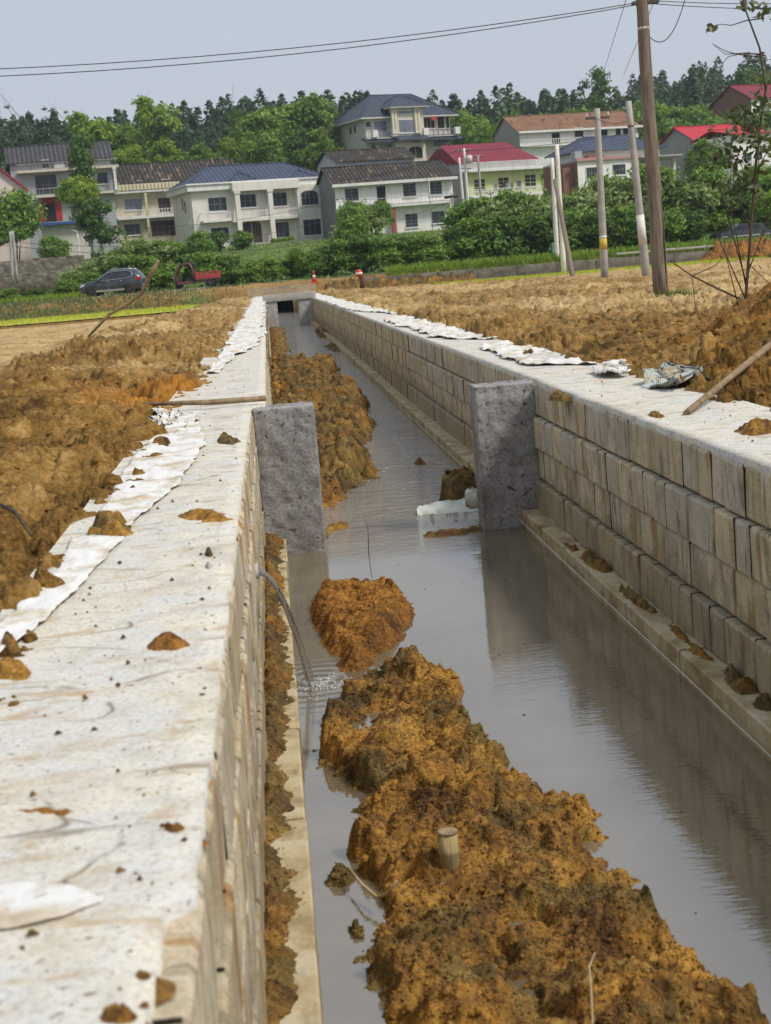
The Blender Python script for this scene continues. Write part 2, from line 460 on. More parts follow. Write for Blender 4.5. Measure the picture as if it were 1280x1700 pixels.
def pillar_mat():
    t = NT('pillar_concrete'); v = t.pos()
    a = t.noise(v, 3.0, 6, 0.65, 0.2); b = t.noise(v, 38, 5, 0.75); p = t.noise(v, 16, 2, 0.5)
    c = t.ramp(a, [(0.3, (0.21, 0.20, 0.192)), (0.5, (0.325, 0.31, 0.298)), (0.7, (0.43, 0.405, 0.375))])
    c = t.mix(t.ramp(b, [(0.36, 0.75), (0.50, 0.0)]), c, (0.10, 0.093, 0.09))
    c = t.mix(t.ramp(b, [(0.60, 0.0), (0.75, 0.5)]), c, (0.52, 0.49, 0.45))
    c = t.mix(t.ramp(p, [(0.66, 0.0), (0.70, 0.8)]), c, (0.06, 0.05, 0.045))
    z = t.sep(v)[2]
    c = t.mix(t.ramp(t.math('ADD', t.math('MULTIPLY', z, -1.0), t.math('MULTIPLY', a, 1.0)), [(1.40, 0.0), (1.75, 0.75)]), c, (0.10, 0.075, 0.04))
    st = t.noise(t.pos((2.5, 2.5, 0.5)), 3.0, 5, .65, .4)
    c = t.mix(t.ramp(st, [(0.52, 0.0), (0.70, 0.6)]), c, (0.13, 0.115, 0.10))
    c = t.mix(t.ramp(t.noise(v, 2.0, 4, .6), [(0.60, 0.0), (0.72, 0.45)]), c, (0.34, 0.29, 0.18))
    h = t.math('ADD', b, t.math('MULTIPLY', p, -0.7))
    M['pillar'] = t.bsdf(c, 0.9, t.bump(h, 0.8, 0.012), 0.25)
pillar_mat()

def cloth_mat(name, col):
    t = NT(name); v = t.pos()
    a = t.noise(v, 5, 5, 0.65)
    c = t.mix(t.ramp(a, [(0.47, 0.0), (0.62, 0.8)]), col, (0.46, 0.36, 0.21))
    c = t.mix(t.ramp(t.noise(v, 28, 3), [(0.64, 0.0), (0.71, 0.7)]), c, (0.28, 0.2, 0.12))
    M[name] = t.bsdf(c, 0.9, t.bump(t.noise(v, 16, 5, 0.65), 0.5, 0.02), 0.2)
cloth_mat('cloth', (0.73, 0.72, 0.69)); cloth_mat('cloth_grey', (0.40, 0.45, 0.43))

def water_mat():
    t = NT('water'); v = t.pos()
    y = t.sep(v)[1]
    # calm pond this side of the pillars, running riffles beyond them and where the jet drops in
    run = t.ramp(t.math('DIVIDE', y, 30.0), [(0.36, 0.0), (0.43, 1.0)])
    d = t.n('ShaderNodeVectorMath', operation='DISTANCE'); t.l(v, d.inputs[0]); d.inputs[1].default_value = (0.08, 7.75, -1.15)
    near = t.ramp(d.outputs['Value'], [(0.05, 1.0), (0.75, 0.0)])
    big = t.noise(t.pos((1.0, 3.0, 1)), 3.2, 3, 0.5, 0.3)
    small = t.noise(t.pos((1.0, 5.0, 1)), 9.0, 3, 0.55, 0.4)
    rip = t.math('ADD', t.noise(t.pos((0.8, 3.0, 1)), 7.5, 4, 0.6, 0.6), t.math('MULTIPLY', t.noise(t.pos((0.7, 1.3, 1)), 3.0, 3, 0.6, 0.8), 1.6))
    ring = t.n('ShaderNodeTexWave', wave_type='RINGS', rings_direction='SPHERICAL'); ring.inputs['Scale'].default_value = 3.2; ring.inputs['Distortion'].default_value = 1.2
    rm = t.n('ShaderNodeMapping'); rm.inputs['Location'].default_value = (-0.08, -7.75, 1.15); t.l(t.n('ShaderNodeNewGeometry').outputs['Position'], rm.inputs['Vector']); t.l(rm.outputs[0], ring.inputs['Vector'])
    patch = t.ramp(t.noise(v, 0.9, 3), [(0.40, 0.25), (0.60, 1.0)])
    calm = t.math('ADD', t.math('MULTIPLY', big, 0.45), t.math('MULTIPLY', t.math('MULTIPLY', small, patch), 0.42))
    h = t.math('ADD', t.math('MULTIPLY', calm, 0.17), t.math('MULTIPLY', t.math('MULTIPLY', rip, run), 2.8))
    h = t.math('ADD', h, t.math('MULTIPLY', t.math('MULTIPLY', ring.outputs['Fac'], near), 0.16))
    nm = t.bump(h, 1.0, 0.0125)
    c = t.ramp(t.noise(v, 1.3, 4, 0.6), [(0.3, (0.13, 0.108, 0.068)), (0.7, (0.20, 0.165, 0.105))])
    M['water'] = t.bsdf(c, 0.008, nm, 0.5, IOR=3.1)
water_mat()

# ------------------------------------------------------------------ ground sheet (one mesh: both fields, banks, hill)
XL, XLF, XR = -0.195, -0.085, 2.03      # faces of the canal walls
ZW = -1.15                              # water level
ZLEDGE = -1.02
YP = 11.7                               # sluice pillars
YEND = 97.0

def base_z(x, y):
    x = np.asarray(x, float); y = np.asarray(y, float)
    L = x < 0.9
    f = np.full_like(x + y, -0.13)
    dl = -0.85 - x
    berm = 0.34 * np.exp(-((dl - 1.5) / 1.25) ** 2) * (0.75 + 0.35 * pn(x * 0.3, y * 0.22, 3)) * (1 - 0.45 * sstep(40, 75, y))
    dr = x - 2.72
    bermr = 0.17 * np.exp(-((dr - 0.9) / 1.3) ** 2) * (0.6 + 0.6 * pn(x * 0.4, y * 0.2, 5)) * sstep(5, 12, y)
    heap = 0.80 * np.exp(-(((x - 4.95) / 1.05) ** 2 + ((y - 12.3) / 2.4) ** 2)) + 0.30 * np.exp(-(((x - 4.0) / 0.75) ** 2 + ((y - 10.6) / 1.3) ** 2))
    z = f + np.where(L, berm, bermr + heap * (x > 2.6))
    z = z + 0.05 * pn(x * 0.25, y * 0.25, 11) * sstep(4, 12, y)
    padl = sstep(62, 68, y) * sstep(-2.2, -4.2, x); padr = sstep(80, 85, y) * sstep(9, 12, x)
    z = z * (1 - np.maximum(padl, padr)) - 0.24 * np.maximum(padl, padr)
    # road bank: earth slope on one side, behind the retaining wall on the other
    rise = np.where(x < 6, sstep(96.8, 101, y), sstep(98.6, 99.4, y))
    road = 0.74 - 0.012 * (x - 0) * (x > 0) * (x < 40) * 0.25
    z = z * (1 - rise) + road * rise
    z = z + sstep(108, 126, y) * 0.5 + sstep(122, 188, y) * 4.0 + sstep(214, 246, y) * 10.5 + sstep(246, 350, y) * 11 + sstep(350, 520, y) * 10
    z = z + sstep(225, 300, y) * 3.5 * pn(x / 45.0, y / 60.0, 21)
    return z
def gz(x, y): return float(base_z(np.array([x]), np.array([y]))[0])

def build_ground():
    Vs, Fs, gr, tn, ru, tnt = [], [], [], [], [], []
    off = 0
    def put(X, Y, Z, G, T, U):
        nonlocal off
        nr, nc = X.shape
        Vs.append(np.stack([X.ravel(), Y.ravel(), Z.ravel()], 1)); Fs.append(grid_faces(nr, nc, off)); off += nr * nc
        gr.append(G.ravel()); tn.append(T.ravel()); ru.append(U.ravel())
    near = np.concatenate([[-9, -5, -2, 0, 1.0], 1.6 * np.exp(np.arange(0, 1, 1 / 860.0) * math.log(97.0 / 1.6)), [97.0]])
    rowsR = np.concatenate([[-9, -5, 0, 2.5, 4.2], 5.0 * np.exp(np.arange(0, 1, 1 / 640.0) * math.log(97.0 / 5.0)), [97.0]])
    for side, rows, slope in ((-1, near, 0.31), (1, rowsR, 0.37)):
        t = np.concatenate([np.linspace(0, 1, 300), 1 + np.array([0.08, 0.25, 0.6])])
        T, Yg = np.meshgrid(t, rows)
        wid = np.maximum(0.6, slope * np.maximum(Yg, 2) + (0.7 if side < 0 else -1.6))
        X = T * wid
        # outermost columns reach far out so that the field goes on past the picture
        X[:, -2] = np.maximum(X[:, -2], 60); X[:, -1] = 330
        X = (-0.46 - X) if side < 0 else (2.50 + X)
        Z = base_z(X, Yg)
        pad = np.where(X < 0, sstep(62, 67, Yg) * sstep(-2.2, -4.2, X), sstep(80, 85, Yg) * sstep(9, 12, X))
        d = np.where(X < 0, -0.85 - X, X - 2.72)
        en = 0.11 * fbm(X * .6, Yg * 1.3, 4, 25) + 0.03 * pn(X * 9, Yg * 9, 26)
        edge = np.where(X < 0, -0.60 - X + en + 0.10 * sstep(11, 16, Yg), X - 2.66 + en)
        flat = np.where(X < 0, sstep(3.0, 4.6, d + 0.5 * pn(X * .5, Yg * .3, 31)) * sstep(14, 22, Yg), sstep(8, 14, d + 1.5 * pn(X * .2, Yg * .12, 33)) * 0.5 * sstep(24, 34, Yg))
        rough = (1 - pad) * (1 - 0.85 * flat)
        amp = sstep(-0.25, 0.05, d)
        wx = X + 0.12 * pn(X * 2.1, Yg * 2.1, 41); wy = Yg + 0.12 * pn(X * 2.1, Yg * 2.1, 43)
        c1, i1 = chunks(wx * 1.7, wy * 1.7, 1); c2, i2 = chunks(wx * 4.2, wy * 4.2, 2); c3, i3 = chunks(wx * 10, wy * 10, 3)
        bro = 0.55 + 0.45 * sstep(-.35, .35, fbm(X * .5, Yg * .4, 3, 61))
        det = 0.08 * fbm(X * 1.1, Yg * 1.1, 4, 51) + bro * (0.075 * c1 + 0.060 * c2 + 0.034 * c3)
        det = det + 0.022 * (clods(wx * 6, wy * 6, 3) - 0.3) + 0.026 * (clods(wx * 13, wy * 13, 5) - 0.3) + 0.022 * (clods(X * 27, Yg * 27, 4) - .3) * sstep(45, 12, Yg) + 0.02 * fbm(X * 9, Yg * 9, 3, 77)
        tr = sstep(-.15, .35, fbm(X * .22, Yg * .13, 3, 66))
        det = det * (1 + 0.85 * sstep(10, 22, Yg)) * (1 - 0.25 * tr * sstep(8, 16, Yg)) + sstep(10, 22, Yg) * (1 - .5 * tr) * (0.10 * (clods(wx * 1.4, wy * 0.9, 8) - .4) + 0.05 * (clods(wx * 3.7, wy * 2.4, 9) - .35))
        Z = Z + det * rough * amp + 0.012 * fbm(X * 3, Yg * 3, 3, 81) * (1 - rough)
        lip = sstep(0, 0.10, edge)
        Z = Z * lip + np.maximum(0, 0.05 + 0.05 * fbm(X * 3, Yg * 3, 3, 27) + 0.04 * c2 + 0.03 * c3) * lip * sstep(1.2, 0.2, edge) - 0.06 * (1 - lip)
        tnt.append(np.clip(.4 * i1 + .6 * i2, 0, 1).ravel())
        tan = np.clip(sstep(-0.1, 0.45, fbm(X * .16, Yg * .10, 4, 91)) * 0.75 * sstep(9, 24, Yg) + 0.75 * flat + 0.35 * sstep(15, 30, Yg) , 0, 1) * (1 - pad)
        rust = np.zeros_like(X)
        c = on(270, 640, 0.1); rust = np.exp(-(((X - c.x) / 0.55) ** 2 + ((Yg - c.y) / 1.4) ** 2)) * (0.9 + 0.6 * pn(X * 2, Yg * 2, 95))
        rust = rust + 0.65 * np.exp(-(((X - 4.5) / 1.3) ** 2 + ((Yg - 11.5) / 2.6) ** 2)) * sstep(-.3, .3, fbm(X * 1.2, Yg * 1.2, 3, 97))
        rust = np.clip(rust, 0, 1)
        put(X, Yg, Z, np.zeros_like(X), tan, rust)
    rows = np.concatenate([np.linspace(97.0, 112, 70), 112 * np.exp(np.arange(1, 121) / 120.0 * math.log(900 / 112.0))])
    cols = np.concatenate([[-600, -300, -150], np.linspace(-75, 95, 200), [170, 320, 620]])
    X, Yg = np.meshgrid(cols, rows)
    Z = base_z(X, Yg)
    bank = sstep(96.5, 98, Yg) * sstep(108, 104, Yg)
    Z = Z + 0.10 * fbm(X * .9, Yg * .9, 4, 101) * bank * np.where(X < 6, 1, .4) + 0.25 * fbm(X * .3, Yg * .3, 3, 103) * sstep(109, 116, Yg)
    G = np.clip(sstep(107.5, 109.5, Yg + 0.8 * pn(X * .6, Yg * .6, 105)) + 0.75 * sstep(-.05, .4, fbm(X * .35, Yg * .5, 3, 107)) * sstep(97, 98, Yg) * (X < -3), 0, 1)
    T = sstep(98, 101, Yg) * sstep(109, 107, Yg) * 0.35
    put(X, Yg, Z, G, T, np.zeros_like(X)); tnt.append(np.full(X.size, .5))
    V = np.concatenate(Vs); F = np.concatenate(Fs)
    # mirrored column order on the left side: flip so all faces look up
    o = np_obj('ground', V, F, M['ground_soil'], None, False, {'grass': np.concatenate(gr), 'tan': np.concatenate(tn), 'rust': np.concatenate(ru), 'tint': np.concatenate(tnt)})
    bm_flip = o.data
    nrm = np.zeros(len(bm_flip.polygons) * 3, np.float32); bm_flip.polygons.foreach_get('normal', nrm)
    if (nrm.reshape(-1, 3)[:, 2] < 0).any():
        Fn = F.copy(); bad = nrm.reshape(-1, 3)[:, 2] < 0; Fn[bad] = Fn[bad][:, ::-1]
        bm_flip.loops.foreach_set('vertex_index', Fn.ravel().astype(np.int32)); bm_flip.update(calc_edges=True)
    tag(o, kind='structure')
build_ground()

def field_lumps(name, label, side, y0, y1, n, smin, smax, seed):
    rng = np.random.RandomState(seed)
    Y = y0 * np.exp(rng.rand(n) * math.log(y1 / y0))
    wid = (0.31 * Y + 0.7) if side < 0 else np.maximum(0.6, 0.37 * Y - 1.6)
    d = rng.rand(n) * wid
    X = (-0.68 - d) if side < 0 else (2.74 + d)
    k = pn(X * 1.3, Y * 0.9, seed) + 0.5 * pn(X * 4, Y * 3, seed + 1)
    flat = sstep(3.0, 4.4, d) * sstep(14, 22, Y) if side < 0 else sstep(8, 14, d) * sstep(24, 34, Y) * .8
    ok = (k > rng.uniform(-.6, .3, n)) & (rng.rand(n) > flat * .93) & ((Y < 62) | (side > 0) | (d < 2))
    X, Y, d = X[ok], Y[ok], d[ok]
    S = (smin + (smax - smin) * rng.rand(len(X)) ** 3.0) * np.clip(Y / 12.0, 0.5, 1.4)
    dg = bpy.context.evaluated_depsgraph_get()
    g = bpy.data.objects['ground']
    Z = np.empty(len(X))
    from mathutils.bvhtree import BVHTree
    for i in range(len(X)):
        h = GROUND_BVH.ray_cast(Vector((X[i], Y[i], 5)), Vector((0, 0, -1)))[0]
        Z[i] = h.z if h else 0
    V, F, tn = lump_cloud(np.stack([X, Y, Z - S * .15], 1), S, rng)
    tag(np_obj(name, V, F, M['lump_dry'], None, True, {'tint': tn}), label, 'soil', kind='stuff')
from mathutils.bvhtree import BVHTree
_g = bpy.data.objects['ground'].data
_co = np.empty(len(_g.vertices) * 3, np.float32); _g.vertices.foreach_get('co', _co)
_lv = np.empty(len(_g.loops), np.int32); _g.loops.foreach_get('vertex_index', _lv)
_keep = _co.reshape(-1, 3)[_lv.reshape(-1, 4)[:, 0]][:, 1] < 97
GROUND_BVH = BVHTree.FromPolygons(_co.reshape(-1, 3).tolist(), _lv.reshape(-1, 4)[_keep].tolist())
field_lumps('soil_clods', 'loose clods of brown earth strewn over the left field', -1, 3.0, 90, 14000, 0.005, 0.036, 3)
field_lumps('soil_clods', 'loose clods of tan earth strewn over the right field', 1, 8.5, 95, 13000, 0.005, 0.036, 4)

# canal bed and water
def sheet(name, x0, x1, ys, z, mat, nx=6, amp=0.0):
    X, Y = np.meshgrid(np.linspace(x0, x1, nx), ys)
    Z = np.full_like(X, z) + amp * fbm(X * 2, Y * 2, 3, 5)
    return tag(np_obj(name, np.stack([X.ravel(), Y.ravel(), Z.ravel()], 1), grid_faces(*X.shape), mat, None, True), kind='structure')
sheet('canal_bed', -0.5, 2.4, np.linspace(-9, 97, 300), -1.42, M['mud_olive'], 8, 0.05)
sheet('water', -0.17, 2.01, np.linspace(-9, 97.2, 3), ZW, M['water'], 2)

# ------------------------------------------------------------------ canal walls of precast blocks
COURSES = [(-0.27, -0.028, 0.0), (-0.522, -0.282, 0.030), (-0.774, -0.536, 0.004), (-1.021, -0.788, 0.034)]
def block_mesh(w, h, seed):
    """front face looks along -x at x = 0; worn chamfered edges; width along y"""
    rng = random.Random(seed); c = 0.011
    def j(): return rng.uniform(-0.0035, 0.0035)
    ring0 = [(c * 0.9, 0.0, 0.0), (c * 0.9, w, 0.0), (c * 0.9, w, h), (c * 0.9, 0.0, h)]
    front = [(j(), c + j(), c + j()), (j(), w - c + j(), c + j()), (j(), w - c + j(), h - c * 1.3 + j()), (j(), c + j(), h - c * 1.3 + j())]
    mid = (j() - 0.001, w / 2, h / 2)
    back = [(0.22, p[1], p[2]) for p in ring0]
    vs = front + ring0 + back + [mid]
    fs = [(12, (k + 1) % 4, k) for k in range(4)]
    for k in range(4):
        n = (k + 1) % 4
        fs += [(k, n, 4 + n, 4 + k)] + ([(4 + k, 4 + n, 8 + n, 8 + k)] if k == 2 else [])
    fs.append((8, 9, 10, 11))
    mb = MB().add(vs, fs)
    mb.add(vs, [(4 + k, 4 + (k + 1) % 4, 8 + (k + 1) % 4, 8 + k) for k in (0, 1, 3)], 1)     # joint faces, mortar-stained
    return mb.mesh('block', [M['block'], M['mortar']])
plain('mortar', (0.045, 0.034, 0.022), 0.95, 0.3, 12)
WID = [0.21, 0.25, 0.31, 0.36, 0.44]
BLOCKS = {(ci, wi, k): block_mesh(w - 0.020, z1 - z0, 100 * ci + 10 * wi + k) for ci, (z0, z1, pr) in enumerate(COURSES) for wi, w in enumerate(WID) for k in range(3)}

def canal_wall(side, label):
    rng = random.Random(11 if side < 0 else 23)
    root = empty('canal_wall', (XL if side < 0 else XR, 0, -1.02))
    tag(root, label, 'wall', 'canal walls')
    def face(y): return (XL if y < YP else XLF) if side < 0 else (XR if y < YP else XR + 0.02)
    y_first = 0.7 if side < 0 else 1.4
    far = MB()
    counts = 0
    for ci, (z0, z1, proud) in enumerate(COURSES):
        y = y_first + rng.uniform(0, 0.2)
        while y < YEND - 0.3:
            if y < 22.5:
                wi = rng.choice([0, 1, 1, 2, 2, 3, 4, 4]); w = WID[wi]
                o = bpy.data.objects.new('block', BLOCKS[(ci, wi, rng.randrange(3))])
                fx = face(y) - (proud if side > 0 else -0.28 * proud) + rng.uniform(-0.006, 0.006)
                o.parent = root
                if side > 0:
                    o.location = (fx - root.location.x, y, z0 + 1.02); o.rotation_euler = (0, rng.uniform(-.008, .008), rng.uniform(-.012, .012))
                else:
                    o.location = (fx - root.location.x, y + w, z0 + 1.02); o.rotation_euler = (0, rng.uniform(-.008, .008), PI + rng.uniform(-.012, .012))
                COL.objects.link(o); counts += 1
            else:
                w = rng.choice([0.25, 0.31, 0.36, 0.44, 0.5])
                fx = face(y) - root.location.x; pr = (-proud if side > 0 else 0.28 * proud) + rng.uniform(-.006, .006)
                a, b = (fx + pr, fx + 0.2) if side > 0 else (fx - 0.2, fx + pr)
                za, zb_ = z0 + 1.02, z1 + 1.02; yb = y + w - 0.022
                vs = [(a, y, za), (b, y, za), (b, yb, za), (a, yb, za), (a, y, zb_), (b, y, zb_), (b, yb, zb_), (a, yb, zb_)]
                far.add(vs, [(4, 5, 6, 7), (1, 2, 6, 5), (3, 0, 4, 7)], 0); far.add(vs, [(0, 1, 5, 4), (2, 3, 7, 6), (0, 3, 2, 1)], 1)
            y += w
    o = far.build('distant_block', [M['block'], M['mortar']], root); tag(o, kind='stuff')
    # backing earth/mortar behind the joints
    MB().box(*((XR + 0.06 - root.location.x, XR + 0.5 - root.location.x) if side > 0 else (XL - 0.5 - root.location.x, XL - 0.06 - root.location.x)), y_first - 8, YEND, -0.35, 1.02 - 0.045).build('mortar', M['mortar'], root)
    # poured top
    ys = np.concatenate([np.linspace(-8, 1, 8), np.arange(1.05, 14, 0.05), np.arange(14, 40, 0.2), np.arange(40, YEND + .4, 1.0)])
    cols = np.linspace(0, 1, 12)
    C, Y = np.meshgrid(cols, ys)
    if side < 0:
        inner = np.where(Y < 2.28, XL - 0.045, np.where(Y < YP - 0.02, XL - 0.003, XLF - 0.003)); outer = np.full_like(Y, -0.92)
    else:
        inner = np.where(Y < YP, XR + 0.003, XR + 0.023); outer = np.full_like(Y, 2.80)
    s = 1 if side > 0 else -1
    inner = inner + s * (0.006 + 0.007 * pn(Y * 9, Y * 0, 7) + 0.012 * np.clip(pn(Y * 2.3, Y * 0, 9), 0, 1))
    X = inner + (outer - inner) * C
    Z = 0.004 * fbm(X * 4, Y * 2, 3, 15) + 0.0
    rx = X - root.location.x
    top = np.stack([rx.ravel(), Y.ravel(), Z.ravel() + 1.02], 1)
    nr, nc = X.shape
    bot = np.stack([rx[:, 0], Y[:, 0], np.full(nr, 1.02 - 0.04)], 1)
    F = grid_faces(nr, nc)
    i = np.arange(nr - 1)
    edge = np.stack([i * nc, (i + 1) * nc, nr * nc + i + 1, nr * nc + i], 1)
    np_obj('cap', np.concatenate([top, bot]), np.concatenate([F, edge]), M['cap'], root)
    # footing slabs along the water
    y = y_first - 0.5
    farf = MB()
    while y < YEND - 1:
        L = rng.uniform(0.85, 1.15)
        x0, x1 = (1.865, XR + 0.02) if side > 0 else (XL - 0.02, -0.036)
        x0 += rng.uniform(-.006, .006) if side > 0 else 0; x1 += rng.uniform(-.006, .006) if side < 0 else 0
        zt = rng.uniform(-.006, .006)
        mb = farf if y > 24 else MB()
        c = 0.008
        xa, xb = x0 - root.location.x, x1 - root.location.x
        mb.prism([(xa, -0.35), (xb, -0.35), (xb, zt - c), (xb - c, zt), (xa + c, zt), (xa, zt - c)], 'y', y, y + L - 0.012)
        if y <= 24: mb.build('footing_slab', M['footing'], root)
        y += L
    tag(farf.build('distant_footing_slab', M['footing'], root), kind='stuff')
    return root

def footing_mat():
    t = NT('footing_concrete'); v = t.pos()
    a = t.noise(v, 4, 5, 0.6, 0.3); b = t.noise(v, 30, 4, 0.6)
    c = t.ramp(a, [(0.35, (0.30, 0.225, 0.12)), (0.5, (0.47, 0.38, 0.22)), (0.65, (0.52, 0.46, 0.32))])
    c = t.mix(t.ramp(t.noise(t.pos((1, .45, 1)), 7, 4, 0.6), [(0.52, 0.0), (0.66, 0.8)]), c, (0.24, 0.16, 0.07))
    z = t.sep(v)[2]
    c = t.mix(t.ramp(t.math('MULTIPLY', z, -1.0), [(1.04, 0.0), (1.10, 0.7)]), c, (0.12, 0.10, 0.065))
    M['footing'] = t.bsdf(c, 0.8, t.bump(t.math('ADD', a, b), 0.4, 0.01), 0.3)
footing_mat()
canal_wall(-1, 'pale block wall along the near side of the canal with the jet of water')
canal_wall(1, 'tan block retaining wall on the far side of the canal, reflected in the water')

# sluice pillars
def rough_box(name, x0, x1, y0, y1, z0, z1, mat, amp=0.006, res=0.03, parent=None, seed=0):
    bm = bmesh.new()
    bmesh.ops.create_cube(bm, size=1.0)
    for v in bm.verts: v.co = Vector((x0 + (v.co.x + .5) * (x1 - x0), y0 + (v.co.y + .5) * (y1 - y0), z0 + (v.co.z + .5) * (z1 - z0)))
    bmesh.ops.bevel(bm, geom=list(bm.edges), offset=0.012, segments=2, affect='EDGES', profile=0.6)
    for ax in range(3):
        lo, hi = ((x0, x1), (y0, y1), (z0, z1))[ax]
        n = max(1, int((hi - lo) / res))
        for k in range(1, n):
            p = [0, 0, 0]; p[ax] = lo + (hi - lo) * k / n; nn = [0, 0, 0]; nn[ax] = 1
            bmesh.ops.bisect_plane(bm, geom=bm.verts[:] + bm.edges[:] + bm.faces[:], plane_co=p, plane_no=nn)
    co = np.array([v.co[:] for v in bm.verts])
    bm.normal_update()
    n1 = pn(co[:, 0] * 14 + co[:, 2] * 9, co[:, 1] * 14 + co[:, 2] * 11, seed) + 0.6 * pn(co[:, 0] * 37 + co[:, 2] * 31, co[:, 1] * 37 - co[:, 2] * 29, seed + 3)
    for v, d in zip(bm.verts, n1): v.co += v.normal * float(d) * amp
    me = bpy.data.meshes.new(name); bm.to_mesh(me); bm.free(); me.materials.append(mat)
    for p in me.polygons: p.use_smooth = True
    return link(bpy.data.objects.new(name, me), parent)
tag(rough_box('sluice_pillar', -0.19, 0.275, 11.5, 11.86, -1.40, -0.012, M['pillar'], 0.011, seed=1), 'dark grey pitted concrete pillar beside the water jet wall', 'pillar', 'sluice pillars')
tag(rough_box('sluice_pillar', 1.555, 2.035, 11.72, 12.05, -1.40, -0.008, M['pillar'], 0.011, seed=5), 'dark grey pitted concrete pillar against the tan block wall', 'pillar', 'sluice pillars')
plain('beam', (0.40, 0.375, 0.33), 0.85, 0.2, 9, bump=0.4)
plain('beam_grey', (0.36, 0.35, 0.34), 0.85, 0.25, 6, bump=0.4)
tag(rough_box('sluice_pillar', XLF, 0.42, 68.8, 69.25, -1.4, -0.02, M['beam_grey'], res=.12, seed=2), 'small far grey pillar under the left end of the concrete beam', 'pillar', 'sluice pillars')
tag(rough_box('sluice_pillar', 1.38, 2.06, 68.8, 69.25, -1.4, -0.02, M['beam_grey'], res=.12, seed=3), 'small far grey pillar under the right end of the concrete beam', 'pillar', 'sluice pillars')
tag(rough_box('concrete_beam', -0.2, 2.2, 68.75, 69.2, -0.015, 0.30, M['beam'], res=.15, seed=4), 'pale concrete beam laid across the far canal', 'beam')
# culvert headwall at the road
hw = empty('culvert_headwall', (1, 97.0, -1.2)); tag(hw, 'tan concrete headwall with a dark culvert opening below the road', 'culvert')
plain('headwall', (0.40, 0.31, 0.19), 0.9, 0.25, 3, bump=0.5)
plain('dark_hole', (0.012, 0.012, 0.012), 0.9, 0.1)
mb = MB(); mb.box(-2.2, -0.72, 0, .5, 0, 1.75).box(0.62, 2.2, 0, .5, 0, 1.75).box(-0.72, 0.62, 0.0, .5, 1.10, 1.78)
mb.build('wall', M['headwall'], hw)
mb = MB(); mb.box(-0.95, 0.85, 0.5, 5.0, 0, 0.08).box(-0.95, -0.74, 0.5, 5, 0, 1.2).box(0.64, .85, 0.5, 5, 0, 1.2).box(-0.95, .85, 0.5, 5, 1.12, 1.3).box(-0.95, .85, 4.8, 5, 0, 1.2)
mb.build('culvert_barrel', M['dark_hole'], hw)

